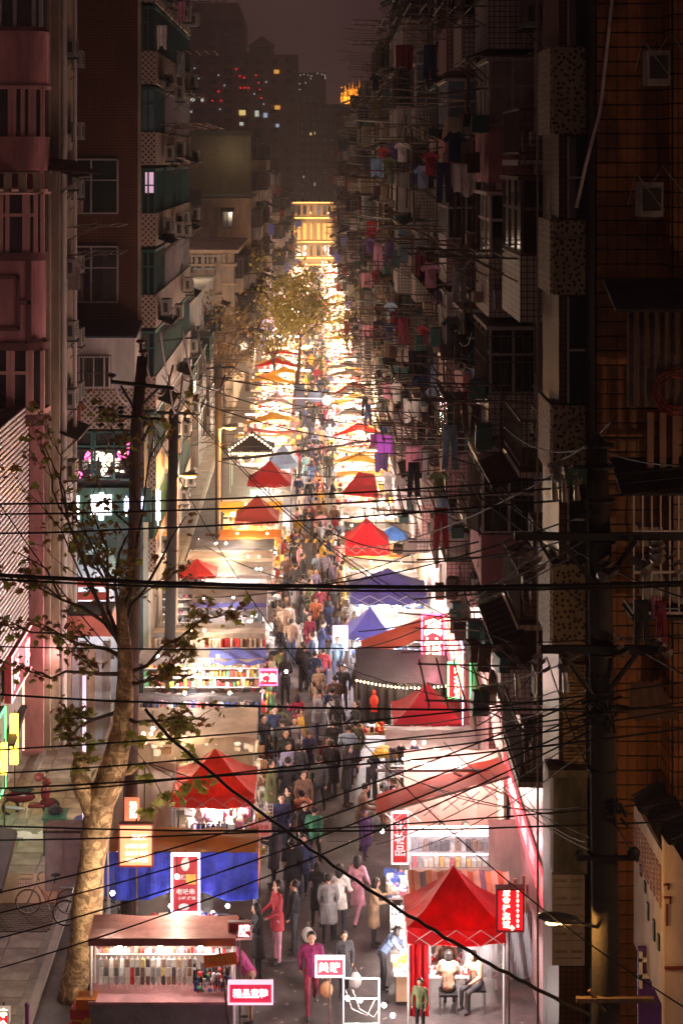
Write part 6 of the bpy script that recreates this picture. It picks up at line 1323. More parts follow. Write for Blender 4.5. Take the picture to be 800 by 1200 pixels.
        cm = c.mesh('coat_hem', GOODS[2], smooth=True)
    return m2, hair, face, cm
PO = {
 'stand': body({}, 1.1), 'standf': body(dict(la=(.2,.9), ra=(.15,1.1)), 1.0, .9, 1, True), 'walk': body(dict(ll=(.42,.12), rl=(-.35,.35), la=(-.4,.3), ra=(.35,.45)), 1.12),
 'walkf': body(dict(ll=(-.3,.4), rl=(.36,.1), la=(.3,.5), ra=(-.3,.25)), 1.05, .88, 2, True), 'phone': body(dict(la=(.35,1.7), ra=(.5,1.5), head=.35, rl=(.1,.15)), 1.1),
 'bend': body(dict(lean=.6, la=(.75,.6), ra=(.6,.7), ll=(.15,.25), head=.2), 1.1, .95, 0, True), 'reach': body(dict(la=(.45,1.0), ra=(.2,1.2), lean=.12, head=.25), 1.1, .95, 1),
 'coat': body(dict(la=(.05,.2), ra=(.1,.25), ll=(.15,.1), rl=(-.12,.1)), 1.2, 1, 2), 'coatf': body(dict(la=(.5,1.2), ra=(.6,1.3), head=.4), 1.05, .88, 2, True),
 'walkb': body(dict(ll=(.3,.1), rl=(-.28,.4), la=(-.2,.8), ra=(.25,.9)), 1.15, 1.0, 1, False), 'sit': body(dict(ll=(1.45,1.45), rl=(1.4,1.4), la=(.35,1.0), ra=(.3,1.1), head=.35, lean=.15), 1.15, 1, 0, True),
 'carry': body(dict(la=(.02,.12), ra=(.05,.15), ll=(.35,.1), rl=(-.3,.35), abl=.16, abr=.16), 1.1)}
CLO = {n: mat('cloth_'+n.replace(' ', '_'), c, .8, .35, 3, 1.0) for n, c in {'black': (.018,.017,.02), 'charcoal': (.05,.05,.055), 'navy': (.03,.04,.10), 'brown': (.16,.09,.06), 'pink': (.62,.30,.38), 'magenta': (.36,.05,.18), 'red': (.40,.045,.06), 'crimson': (.35,.02,.06), 'white': (.75,.68,.65), 'cream': (.62,.48,.36),
 'tan': (.42,.28,.18), 'grey': (.28,.27,.28), 'lilac': (.30,.28,.46), 'purple': (.11,.06,.17), 'blue': (.09,.13,.28), 'pale blue': (.35,.5,.65), 'yellow': (.55,.36,.06), 'olive': (.12,.14,.06), 'green': (.05,.20,.11), 'maroon': (.20,.02,.04), 'denim': (.10,.14,.24), 'orange': (.45,.15,.06), 'plum': (.22,.02,.10)}.items()}
bagm = MB().sheet(lambda u, v: (-.14+.28*u+.02*math.sin(v*8), .0, -.36*v+.02*math.sin(u*9)), 6, 6, .02)
bg_ = MB().ball((0,0,-.30), (.15,.10,.19), 8, 6).tube([(-.05,0,-.16),(0,0,0),(.05,0,-.16)], .008, 4); BAG = bg_.mesh('shopping_bag', GOODS[5], smooth=True)
NP = [0]
def person(px, py, hpx, pose, top, legs, label, rz=0, bag=None, group=None, X=None, Y=None, h=None, z=0, hair=None, strap=False):
    if Y is None: p = G(px, py); X, Y = p.x, p.y
    s = F/Y; base = {'bend': 1.45, 'sit': 1.3}.get(pose, 1.70); sc = (hpx/s)/base if h is None else h/base
    sc = min(max(sc, .62), 1.12)
    t = put('person', PO[pose][0], (X, Y, z), rz=rz, sc=sc); tag(t, label, 'person', group)
    slot(t, 1, CLO[top]); slot(t, 2, CLO[legs])
    def child(nm, me, loc=(0,0,0)):
        o = bpy.data.objects.new(nm, me); COL.objects.link(o); o.parent = t; o.location = loc; return o
    hr = child('hair', PO[pose][1])
    if hair: slot(hr, 0, hair)
    if s > 28: child('face_feature', PO[pose][2])
    if PO[pose][3]: c = child('coat_hem', PO[pose][3]); slot(c, 0, CLO[top])
    if bag:
        bgo = put('shopping_bag', BAG, (X+(.32 if rz < 1.6 else -.32)*sc, Y-.05, .80*sc)); tag(bgo, '%s plastic shopping bag held by the %s' % (bag, label.split(' in ')[0]+' in '+' '.join(label.split(' in ')[1].split()[:3])), 'bag'); slot(bgo, 0, {'white': mat('white_bag', (.8,.78,.76), .4, .1, 3, .3, trans=.4), 'orange': mat('orange_bag', (.7,.4,.22), .4, .1, 3, .3, trans=.4)}.get(bag, GOODS[2]))
    return t
PI = math.pi
person(365, 1186, 92, 'walk', 'plum', 'maroon', 'man in a plum jacket striding down the aisle by the small glowing sign', .1, 'orange')
person(325, 1128, 92, 'standf', 'red', 'pink', 'woman in a bright rose jacket and patterned trousers facing the tarp stall goods', -1.2)
person(345, 1118, 82, 'stand', 'black', 'charcoal', 'man in a black coat behind the bright rose jacket', -1.7, 'white')
person(303, 1146, 84, 'coatf', 'black', 'black', 'woman in a long black coat with fur collar facing the tarp stall', -1.3)
person(293, 1196, 84, 'bend', 'magenta', 'tan', 'person in a magenta hooded jacket bending to the phone cases', -1.5)
person(398, 1100, 84, 'standf', 'white', 'charcoal', 'woman in a white fleece with a black shoulder bag', 2.8)
person(419, 1082, 78, 'walkf', 'pink', 'pink', 'woman in an all pink coat and trousers', 2.7)
person(438, 1108, 76, 'coatf', 'tan', 'charcoal', 'woman in a long beige coat at the cosmetics side table', 1.4)
person(371, 1086, 72, 'coatf', 'black', 'black', 'woman in a black parka with tan fur hood walking away', 3.0)
person(403, 1165, 70, 'coat', 'charcoal', 'black', 'man in a dark reddish coat carrying a pale bag', .2, 'white')
person(448, 1160, 66, 'bend', 'denim', 'black', 'person in a blue denim jacket leaning over the small lamp table', 1.5)
person(428, 1006, 46, 'coat', 'purple', 'purple', 'child in a purple quilted coat and hat', .6, hair=CLO['purple'], h=1.25)
person(388, 936, 66, 'coat', 'black', 'black', 'woman in a black puffer coat walking up the open aisle', 3.1)
person(338, 938, 64, 'stand', 'lilac', 'brown', 'person in a lilac jacket with a cream sling bag', .2)
person(330, 1005, 72, 'walkb', 'navy', 'denim', 'man in navy jacket and jeans passing the red tent', .1)
person(354, 1000, 72, 'walkb', 'orange', 'navy', 'person in a scarlet and orange jacket in the middle of the aisle', 3.1)
person(368, 1016, 70, 'walk', 'green', 'black', 'person in a green jacket beside the scarlet and orange one', 2.9)
person(318, 960, 66, 'coat', 'olive', 'black', 'man in a drab olive coat by the red tent post', 1.2)
person(355, 1060, 80, 'walk', 'navy', 'navy', 'tall figure in dark navy clothes near the black parka', .1)
person(309, 905, 64, 'stand', 'black', 'black', 'man in a black jacket at the white display grid', .4)
person(322, 893, 62, 'stand', 'navy', 'charcoal', 'man in a dark navy jacket beside the grey jacket', .2)
person(345, 906, 62, 'standf', 'grey', 'navy', 'woman in a grey jacket in the crowd knot below the tarp stall', .1)
person(395, 880, 60, 'walkf', 'black', 'black', 'woman in a black short coat by the small red figure stall', 2.9)
person(379, 812, 50, 'stand', 'red', 'navy', 'person in a bright raspberry red jacket in the aisle', 3.0)
person(357, 810, 52, 'coat', 'black', 'black', 'broad person in a black puffy jacket in the aisle', 3.1)
person(341, 778, 50, 'stand', 'tan', 'denim', 'man in a tan jacket and jeans', 3.1)
person(350, 770, 46, 'walkf', 'white', 'cream', 'woman in a white coat behind the tan jacket', 3.0)
person(327, 752, 46, 'standf', 'cream', 'brown', 'woman in a salmon cream coat by the stall of glass jars', -1.2)
person(349, 640, 34, 'stand', 'yellow', 'brown', 'person in a bright yellow jacket under the drying poles', 3.0)
person(384, 720, 40, 'standf', 'red', 'black', 'person in a tomato red vest facing the purple tent', 3.0)
person(392, 700, 40, 'stand', 'lilac', 'navy', 'person in a pale violet blue jacket by the purple tent', 3.0)
person(372, 690, 40, 'stand', 'pale blue', 'brown', 'person in a sky blue top between the rows', .1)
person(346, 672, 38, 'standf', 'pale blue', 'navy', 'child sized person in a light blue coat', .1)
person(331, 668, 36, 'standf', 'red', 'black', 'woman in a pinkish red coat near the knitwear tubes', .8)
person(250, 852, 40, 'stand', 'crimson', 'black', 'seller in a raspberry jacket behind the clothes racks', .2)
for (x, y, z, top, lab, rz) in ((2.95, 38.1, 0, 'tan', 'woman in a brown coat seated under the scarlet tent', 3.0), (3.6, 38.3, 0, 'tan', 'person in a cream and yellow jacket sitting by the tent leg', -.8)):
    person(0, 0, 0, 'sit', top, 'charcoal', lab, rz, X=x, Y=y, h=1.2)
    c = thing('folding_chair', 'low chair under the %s' % lab, 'chair', (x, y, 0)); MB().bb(x-.2, x+.2, y-.2, y+.2, .40, .44).build('seat', blackm, c)
    for dx in (-.18, .18):
        for dy in (-.18, .18): MB().tube([(x+dx, y+dy, 0), (x+dx, y+dy, .4)], .014, 5).build('leg', steel, c)
person(492, 1212, 62, 'stand', 'olive', 'black', 'man in an olive green jacket at the bottom edge by the red curtain', -.4)
person(530, 1010, 40, 'stand', 'black', 'black', 'seller with black hair behind the cosmetics display case', .1, X=3.9, Y=44.6, h=1.62)
person(510, 1010, 40, 'stand', 'charcoal', 'black', 'second seller low behind the cosmetics case', .1, X=3.3, Y=44.7, h=1.55)
for i, (x, y) in enumerate(((-3.0, 36.9), )): person(0, 0, 0, 'phone', 'black', 'black', 'seller in black behind the charging cables', .2, X=-2.2, Y=37.0, h=1.7)
person(0, 0, 0, 'sit', 'maroon', 'black', 'seller crouched beside the box pile in a dark hood', 1.2, X=-4.9, Y=36.6, h=1.25)
# the crowd between the rows
pr = random.Random(77); used = []
for k, (x, y, pz, tp_, rz) in enumerate(((-.9, 51.5, 'coat', 'black', .2), (-.5, 50.6, 'stand', 'charcoal', 2.9), (-.2, 51.8, 'coatf', 'navy', .1), (-.8, 49.2, 'walkb', 'black', 3.0), (-.35, 48.4, 'coat', 'brown', .2), (.1, 49.6, 'walk', 'charcoal', 3.0), (-.75, 46.9, 'stand', 'black', -1.2), (-1.1, 44.6, 'coatf', 'charcoal', -1.4), (-.3, 46.2, 'walkf', 'black', .1), (-.6, 43.4, 'walkb', 'black', 3.0), (.35, 51.0, 'coat', 'maroon', .3), (.9, 50.2, 'coatf', 'black', 1.2), (.3, 41.5, 'coat', 'grey', 3.1), (1.25, 47.0, 'reach', 'brown', 1.5))):
    used.append((x, y)); person(0, 0, 0, pz, tp_, 'black', 'shopper in %s %s %s' % (tp_, {'coat': 'long coat', 'stand': 'jacket', 'coatf': 'winter coat', 'walkb': 'padded jacket', 'walk': 'jacket mid stride', 'walkf': 'coat mid stride', 'reach': 'coat reaching to the rails'}[pz], ['by the orange red tent corner', 'behind the knot of shoppers', 'within the knot of shoppers', 'turned to the beige tarpaulin', 'beside the wire grid', 'walking past the grid', 'looking at the hanging clothes', 'looking at the toy grid', 'short of the lilac jacket', 'heading up by the tent', 'alongside the black puffer', 'near the clothes rail', 'behind the white fleece', 'at the clothes stall'][k]), rz, X=x, Y=y, h=pr.uniform(1.55, 1.76), group='shoppers near the orange red tent')
LM = [(52, 'beside the black outfits'), (58, 'by the beige tarpaulin stall'), (64, 'by the fairy lit black tarpaulin'), (70, 'by the lavender tent'), (76, 'by the purple tent'), (83, 'near the brown red peak'), (90, 'by the vivid red tent'), (97, 'by the crimson tent'), (104, 'near the leaning red canopy'), (115, 'past the pale blue tent'), (130, 'below the big street tree'), (150, 'under the far tree crown'), (180, 'far up the aisle'), (240, 'near the golden hotel')]
SD = ['hugging the clothes side', 'just off the clothes side', 'in mid aisle', 'just off the canopy side', 'hugging the canopy side']
n = 0; seen = {}
for k in range(900):
    v = pr.random(); Y = 50+ (v**1.25)*110; 
    if n > 185: break
    xa, xb = (-1.25, 1.6) if Y < 62 else (-1.3, 1.25) if Y < 85 else (-1.15, 1.0); X = pr.uniform(xa, xb)
    if any((X-a)**2+((Y-b)*.8)**2 < .30 for a, b in used): continue
    used.append((X, Y)); pose = pr.choice(['stand', 'standf', 'walk', 'walkf', 'phone', 'coat', 'coatf', 'walkb', 'carry', 'reach'])
    top = pr.choice(['black', 'black', 'black', 'charcoal', 'brown', 'maroon', 'black', 'grey', 'tan', 'navy', 'olive',  'charcoal', 'navy', 'navy', 'brown', 'grey', 'tan', 'cream', 'white', 'red', 'pink', 'crimson', 'lilac', 'blue', 'olive', 'yellow', 'pale blue', 'black', 'maroon', 'orange']); legs = pr.choice(['black', 'black', 'navy', 'denim', 'charcoal', 'brown', 'grey'])
    if pose == 'reach': rz = 1.5 if X > 0 else -1.5
    else: rz = pr.choice([0, 0, PI, PI, PI, 1.5, -1.5])+pr.uniform(-.4, .4)
    lm = next(l for m, l in LM if Y < m or m == 240); sd = SD[min(4, int((X-xa)/(xb-xa)*5))]
    what = {'walk': 'striding', 'walkf': 'walking', 'phone': 'looking at a phone', 'coat': 'upright', 'coatf': 'with hands raised', 'walkb': 'strolling', 'carry': 'arms hanging', 'reach': 'reaching out', 'stand': 'standing', 'standf': 'waiting'}[pose]
    lab = '%s in %s and %s %s %s %s' % ('woman' if pose in ('standf', 'walkf', 'coatf') else 'person', top, legs, what, lm, sd); 
    if len(lab.split()) > 16 or lab in seen: lab = 'walker in %s and %s %s %s' % (top, legs, what, lm)
    seen[lab] = 1
    person(0, 0, 0, pose, top, legs, lab, rz, X=X, Y=Y, h=pr.uniform(1.52, 1.78), group='shoppers filling the aisle'); n += 1
cw = MB(); cw.k = 0
for k in range(420):
    Y = pr.uniform(160, 282); X = pr.uniform(-1.0, .9); cw.mi(pr.randrange(9)); hh = pr.uniform(1.45, 1.75); cw.lathe((X, Y, 0), [(.09,0),(.13,.5),(.2,.9),(.22,hh-.35),(.07,hh-.24)], 6); cw.mi(8); cw.ball((X, Y, hh-.12), .1, 6, 4)
o = cw.build('crowd', [CLO[c] for c in ('black','navy','brown','red','cream','grey','charcoal','tan')]+[hair_m], kind='stuff')

# ================================================================== TREES
def leaf_mesh(m, s=1.0):
    """five lobed plane leaf, slightly folded"""
    pts = [(0,0),(.10,.02),(.30,-.02),(.24,.14),(.46,.24),(.28,.30),(.22,.44),(.10,.38),(0,.60),(-.10,.38),(-.22,.44),(-.28,.30),(-.46,.24),(-.24,.14),(-.30,-.02),(-.10,.02)]
    b = MB(); 
    for (x, y) in pts: b.v.append((x*.30*s, y*.30*s-.05*s, -abs(x)*.09*s))
    c = len(b.v); b.v.append((0, .02*s, .012*s))
    for k in range(len(pts)): b.f.append((k, (k+1) % len(pts), c)); b.m.append(0)
    return b.mesh('leaf', m)
LV = [leaf_mesh(leaf_m), leaf_mesh(leaf_b), leaf_mesh(leaf_m, 1.2)]
def rot_put(me, p, par, q_, name='leaf', sc=1.0):
    o = put(name, me, p, par); o.rotation_euler = (q_.uniform(-1.1, 1.3), q_.uniform(-.9, .9), q_.uniform(0, 6.28)); o.scale = (sc,)*3; return o
bark = mat('plane_bark', (.66, .50, .32), .85, .5, 4.5, 1.0, dirt=.2)
def bark_patches(m):
    n = m.node_tree.nodes; L = m.node_tree.links; b = n['Principled BSDF']; src = b.inputs['Base Color'].links[0].from_socket
    v = n.new('ShaderNodeTexNoise'); v.inputs['Scale'].default_value = 2.6; v.inputs['Detail'].default_value = 6; v.inputs['Distortion'].default_value = 1.5; tcx = n.new('ShaderNodeTexCoord'); L.new(tcx.outputs['Object'], v.inputs['Vector'])
    r = n.new('ShaderNodeValToRGB'); r.color_ramp.interpolation = 'CONSTANT'; r.color_ramp.elements[0].position = 0; r.color_ramp.elements[0].color = (.42,.31,.20,1); r.color_ramp.elements[1].position = .47; r.color_ramp.elements[1].color = (.95,.85,.65,1)
    e = r.color_ramp.elements.new(.56); e.color = (.55,.42,.27,1); mx = n.new('ShaderNodeMixRGB'); mx.blend_type = 'MULTIPLY'; mx.inputs[0].default_value = .85
    L.new(v.outputs[0], r.inputs[0]); L.new(src, mx.inputs[1]); L.new(r.outputs[0], mx.inputs[2]); L.new(mx.outputs[0], b.inputs['Base Color'])
bark_patches(bark)
bark_d = mat('branch_bark', (.09,.06,.04), .85, .4, 6, .6)
t = thing('plane_tree', 'mottled plane tree with a thick forked trunk and sparse yellow green leaves', 'tree', tuple(G(92, 1168))); q_ = random.Random(9); Yt = ORG[t.name][1]
tp = [W(92, 1172, Yt), W(98, 1120, Yt), W(104, 1050, Yt), W(110, 990, Yt), W(118, 940, Yt), W(135, 895, Yt), W(144, 850, Yt), W(147, 800, Yt), W(146, 750, Yt), W(140, 700, Yt)]
rr = [.46, .37, .33, .32, .35, .29, .22, .18, .15, .11]
def rough_tube(mb, pts, rs_, n=14, amp=.08, sub=4):
    P_, R_ = [], []
    for i in range(len(pts)-1):
        for k in range(sub): u = k/sub; P_.append(Vector(pts[i]).lerp(Vector(pts[i+1]), u)); R_.append(rs_[i]+(rs_[i+1]-rs_[i])*u)
    P_.append(Vector(pts[-1])); R_.append(rs_[-1]); b0 = len(mb.v); mb.tube(P_, R_, n)
    for i in range(b0, len(mb.v)):
        v = Vector(mb.v[i]); c = P_[min((i-b0)//n, len(P_)-1)]; d = v-c; k = 1+amp*2.4*noise.noise(v*1.8)+amp*1.3*noise.noise(v*5); mb.v[i] = tuple(c+d*k)
b = MB(); rough_tube(b, tp, rr); b.build('trunk', bark, t, smooth=True)
b = MB(); rough_tube(b, [W(112, 955, Yt), W(100, 930, Yt-.1), W(92, 905, Yt-.15), W(97, 885, Yt-.2)], [.26, .22, .2, .19]); b.build('limb', bark, t, smooth=True)
b = MB(); rough_tube(b, [W(137, 905, Yt), W(152, 905, Yt), W(170, 893, Yt)], [.12, .06, .03], 8); b.build('limb', bark, t, smooth=True)
br = []
def branch(a, c, r0, q_, depth, out):
    """recursive crooked branch from a to c (world points)"""
    n = 5; pts = [a.lerp(c, i/n)+Vector((q_.uniform(-1,1), q_.uniform(-1,1), q_.uniform(-1,1)))*(c-a).length*.05*(i not in (0,)) for i in range(n+1)]
    out.append((pts, [max(.008, r0*(1-.75*i/n)) for i in range(n+1)]))
    if depth:
        for k in range(3):
            i = q_.randint(1, n-1); d = (c-a); L = d.length*q_.uniform(.35, .6); dv = (d.normalized()+Vector((q_.uniform(-.9,.9), q_.uniform(-.8,.8), q_.uniform(-.2,.8)))).normalized(); branch(pts[i], pts[i]+dv*L, r0*.5, q_, depth-1, out)
ends = [((140, 755), (60, 520)), ((141, 750), (105, 560)), ((145, 745), (215, 600)), ((146, 760), (30, 650)), ((144, 790), (40, 790)), ((146, 790), (250, 720)), ((147, 830), (70, 860)), ((146, 840), (215, 850)), ((140, 740), (150, 590)), ((143, 720), (190, 510)), ((146, 800), (235, 790)), ((145, 770), (10, 730))]
for a, c in ends: branch(W(a[0], a[1], Yt), W(c[0], c[1], Yt+q_.uniform(-1.5, 1.2)), .055, q_, 2, br)
b = MB()
for pts, rs_ in br: b.tube(pts, rs_, 5)
b.build('branch', bark_d, t, kind='stuff')
tips = [p for pts, _ in br for p in pts[2:]]; n = 0; lb = MB()
for k in range(1300):
    p = q_.choice(tips)+Vector((q_.gauss(0,.12), q_.gauss(0,.15), q_.gauss(-.05,.12)))
    px = p.x*F/p.y+VX; py = (H-p.z)*F/p.y+VY
    big = py > 800 or q_.random() < .25
    if n < 290 and (big or q_.random() < .3): rot_put(LV[0] if py > 760 and q_.random() < .8 else q_.choice(LV), p, t, q_, sc=q_.uniform(.75, 1.3)); n += 1
    else:
        me = LV[1 if q_.random() < .6 else 0]; M = Matrix.Rotation(q_.uniform(0, 6.3), 3, 'Z') @ Matrix.Rotation(q_.uniform(-1, 1.3), 3, 'X') @ Matrix.Rotation(q_.uniform(-1, 1), 3, 'Y'); i = len(lb.v); sc = q_.uniform(.5, .95)
        lb.v += [tuple(p+(M @ v.co)*sc) for v in me.vertices]; mm = q_.choice([0, 1, 1])
        for f in me.polygons: lb.f.append(tuple(i+x for x in f.vertices)); lb.m.append(mm)
for cl in ((190, 938), (205, 930), (225, 925), (176, 948), (160, 868), (110, 865), (218, 880), (95, 885), (240, 918), (100, 905), (165, 905), (200, 860)):       # near leaf bunches
    for k in range(5):
        p = W(cl[0]+q_.uniform(-14, 14), cl[1]+q_.uniform(-9, 9), Yt-.6); rot_put(LV[2], p, t, q_, sc=q_.uniform(.9, 1.35))
        if k == 0: MB().tube([W(170, 893, Yt), p], .012, 4).build('twig', bark_d, t) if cl[0] > 150 and cl[1] < 950 and q_.random() < .5 else None
lb.build('crown', [leaf_m, leaf_b], t, kind='stuff')
def street_tree(label, x, y, h, spread, nl, ms, trunkpts=None, ry=0, bare=0):
    t = thing('street_tree', label, 'tree', (x, y, 0)); q_ = random.Random(int(x*7+y)); out = []
    tp = trunkpts or [Vector((x,y,0)), Vector((x+.1,y,h*.25)), Vector((x-.1,y,h*.45))]
    b = MB(); rough_tube(b, tp, [.2]+[.15]*(len(tp)-2)+[.09], 8, .06, 2); b.build('trunk', bark_d, t, smooth=True); top = tp[-1]
    for k in range(9): a = k*2.4; branch(top, top+Vector((math.cos(a)*spread*q_.uniform(.4,1), math.sin(a)*spread*q_.uniform(.4,1), h*.55*q_.uniform(.3,1))), .06, q_, 2, out)
    b = MB()
    for pts, rs_ in out: b.tube(pts, rs_, 4)
    b.build('branch', bark_d, t, kind='stuff'); tips = [p for pts, _ in out for p in pts[1:]]; lb = MB()
    cl = [q_.choice(tips) for _ in range(60)]
    for k in range(nl):
        p = q_.choice(cl)+Vector((q_.gauss(0,.55), q_.gauss(0,.6), q_.gauss(0,.5))); s = q_.uniform(.10, .20); u = Vector((q_.uniform(-1,1), q_.uniform(-1,1), q_.uniform(-1,1))).normalized(); v = u.cross(Vector((q_.uniform(-1,1), q_.uniform(-1,1), .3))).normalized()
        i = len(lb.v); lb.v += [tuple(p-u*s), tuple(p+v*s*.6), tuple(p+u*s), tuple(p-v*s*.6)]; lb.f.append((i, i+1, i+2, i+3)); lb.m.append(0 if q_.random() > bare else 1)
    lb.build('crown', ms, t, kind='stuff'); return t
LF = [leaf_far, leaf_far2]
y0 = 118
t = street_tree('big leafy street tree with a leaning trunk wrapped in green light over the market', X_(352, y0), y0, 8.0, 4.8, 1900, LF, [W(274, 655, 88), W(295, 612, 96), W(318, 560, 104), W(342, 500, 112), W(350, 430, 118), W(352, 395, 118)])
MB().tube([W(278, 648, 88.5), W(296, 610, 96), W(318, 560, 104)], [.22, .2, .2], 8).build('wrapped_trunk', mat('green_wrap', (.04,.28,.10), .6, .4, 2), t); lamp(t, W(300, 575, 98), 150, (.2, 1, .4), .3); lamp(t, W(340, 470, 112), 120, (1, .25, .45), .3)
street_tree('bushy yellow tree overhanging the clothes side before the hotel', -3.2, 132, 8, 2.8, 800, LF, bare=.3)
street_tree('tall far tree with dull gold leaves on the clothes side', -3.0, 165, 7, 2.8, 700, LF, bare=.4)
street_tree('far tree catching gold light on the washing side', 2.8, 150, 6.5, 2.2, 600, LF, bare=.3)
street_tree('most distant thin tree before the golden hotel', -2.6, 205, 5.6, 2.6, 900, LF, bare=.5)
street_tree('thin brownish tree against the shuttered grey block', -6.0, 112, 9.5, 2.4, 1100, LF, bare=.9)
street_tree('nearly bare tree beside the classical tan block', -5.6, 140, 11, 2.4, 1000, LF, bare=.9)
# ================================================================== POLES, CABLES
pole_m = mat('dark_concrete_pole', (.04,.031,.027), .85, .25, 2.5, .4, dirt=.4)
def disc_insulator(mb, p, n=4, r=.09, ax=(0,0,1)):
    a = Vector(ax)
    for k in range(n): c = Vector(p)+a*(k*.11); mb.tube([c, c+a*.05], [r, r*.45], 8)
# the big pole on the right
t = thing('utility_pole', 'big dark concrete utility pole with three cross arms and a street lamp', 'utility pole', (W(711, 0, 23.5).x, 23.5, 0)); Yp = 23.5
MB().tube([W(711, 1500, Yp), W(709, 1100, Yp), W(702, 640, Yp), W(698, 520, Yp)], [.20, .19, .165, .14], 16).build('shaft', pole_m, t, smooth=True)
MB().tube([W(698, 522, Yp), W(698, 512, Yp)], [.15, .09], 12).tube([W(698, 512, Yp), W(698, 507, Yp)], .05, 8).build('cap', blackm, t)
for (ya, xa, xb) in ((628, 602, 806), (760, 632, 772)):
    b = MB(); A = W(xa, ya, Yp-.2); C = W(xb, ya, Yp-.2); b.bb(A.x, C.x, Yp-.27, Yp-.19, A.z-.05, A.z+.05); b.build('cross_arm', blackm, t)
    b = MB(); b.tube([W(657 if ya == 628 else 660, ya+6, Yp-.25), W(693, ya+54, Yp-.2)], .035, 5).tube([W(744 if ya == 628 else 746, ya+6, Yp-.25), W(709, ya+54, Yp-.2)], .035, 5); b.build('brace', blackm, t)
for y in (520, 545, 585, 632, 764, 835, 900, 1000): MB().tube([W(700+y*.008-2, y, Yp), W(700+y*.008-2, y+3, Yp)], .21, 12).build('band', blackm, t)
b = MB(); A = W(674, 1002, Yp-.1); C = W(746, 1000, Yp-.1); b.bb(A.x, C.x, Yp-.24, Yp-.16, A.z-.025, A.z+.025); b.ball(W(678, 1002, Yp-.2), .07).ball(W(742, 1000, Yp-.2), .09); b.build('cable_arm', blackm, t)
b = MB(); b.bb(W(672,0,Yp).x, W(762,0,Yp).x, Yp-.24, Yp-.16, W(0,1163,Yp).z-.03, W(0,1163,Yp).z+.03).tube([W(690,1160,Yp-.2), W(708,1185,Yp-.2)], .03, 5); b.build('lower_arm', rust, t)
for k, (px, py) in enumerate(((592, 632), (606, 640), (622, 648), (770, 640), (785, 650), (745, 655), (706, 655), (716, 665), (628, 766), (665, 768), (720, 748), (648, 545), (665, 548), (770, 752))):
    b = MB(); a = W(px, py, Yp-.25); d = Vector((rs.uniform(-.6,.6), -.6, -.5)).normalized() if k % 2 else Vector((.5,-.3,-.8)).normalized(); disc_insulator(b, a, 3, .12 if k < 8 else .09, d); b.build('insulator', mat('porcelain', (.10,.08,.075), .3, .2, 5, 0), t)
for (px, py) in ((605, 790), (661, 785), (648, 560), (660, 562), (674, 560)): MB().tube([W(px, py, Yp-.2), W(px+2, py+26, Yp-.2)], [.035, .05], 6).build('insulator', mat('grey_porcelain', (.22,.18,.17), .35, .2, 5, 0), t)
MB().bb(W(660,0,Yp).x, W(686,0,Yp).x, Yp-.1, Yp+.2, W(0,566,Yp).z, W(0,548,Yp).z).build('switch_box', mat('dark_green_box', (.02,.08,.05), .6), t)
b = MB()
for k in range(24): a = W(698+rs.uniform(-6, 22), 815+rs.uniform(0, 25), Yp-.22); b.tube([a, a+Vector((rs.uniform(-.2,.2), rs.uniform(-.1,.1), rs.uniform(-.25,.1)))], .02, 4)
for k in range(14): a = W(712+rs.uniform(0, 18), 935+rs.uniform(0, 25), Yp-.22); b.tube([a, a+Vector((rs.uniform(-.15,.15), rs.uniform(-.1,.1), rs.uniform(-.25,.1)))], .02, 4)
b.build('cable_knot', cable_m, t, kind='stuff')
hp = W(655, 1077, Yp-.2); hm_ = MB(); hm_.tube([W(706, 1088, Yp-.1), W(684, 1083, Yp-.2), W(668, 1080, Yp-.2)], .022, 6); hm_.build('lamp_arm', blackm, t)
hm_ = MB(); base = len(hm_.v); hm_.ball((0,0,0), (.31,.13,.085), 14, 7); hm_.v = [(v[0]+hp.x, v[1]+hp.y, v[2]*(.55 if v[2] < 0 else 1)+hp.z-.12*v[0]) for v in hm_.v]; hm_.build('lamp_head', mat('lamp_shell', (.06,.05,.05), .4), t, smooth=True)
MB().ball((hp.x-.10, hp.y-.02, hp.z-.045), (.10,.05,.028), 8, 5).build('lamp_glass', emis('sodium_lamp_glow', (1, .62, .28), 4), t); lamp(t, (hp.x-.02, hp.y-.04, hp.z-.14), 40, (1, .5, .12), .06)
# dark pole on the left and its loops
t = thing('utility_pole', 'brown concrete utility pole with steel arms rising through the plane tree branches', 'utility pole', (W(158, 0, 42).x, 42, 0)); Yp = 42
MB().tube([W(150, 1090, Yp), W(155, 800, Yp), W(160, 500, Yp), W(167, 418, Yp)], [.19, .17, .15, .13], 12).build('shaft', mat('brown_pole', (.16,.10,.08), .85, .25, 2.5, .4, dirt=.4), t, smooth=True)
MB().tube([W(130, 447, Yp-.2), W(204, 455, Yp-.2)], .05, 5).build('cross_arm', blackm, t); MB().tube([W(118, 486, Yp-.2), W(196, 492, Yp-.2)], .045, 5).build('cross_arm', blackm, t)
MB().tube([W(142, 452, Yp-.2), W(157, 478, Yp-.2)], .03, 4).tube([W(186, 455, Yp-.2), W(166, 475, Yp-.2)], .03, 4).tube([W(180, 492, Yp-.2), W(164, 522, Yp-.2)], .04, 4).build('brace', blackm, t)
for (px, py) in ((131, 440), (165, 400), (168, 412)): MB().ball(W(px, py, Yp-.2), (.12,.12,.06)).tube([W(px, py, Yp-.2), W(px, py+10, Yp-.2)], .03, 5).build('insulator', mat('red_brown_porcelain', (.14,.05,.04), .35), t)
for (px) in (119, 142): 
    b = MB(); 
    for k in range(5): b.ball(W(px, 478+k*5, Yp-.2), (.09,.09,.05), 6, 4)
    b.build('insulator', blackm, t)
t = thing('utility_pole', 'thinner dark pole with curled insulator brackets behind the brown one', 'utility pole', (W(205, 0, 58).x, 58, 0)); Yp = 58
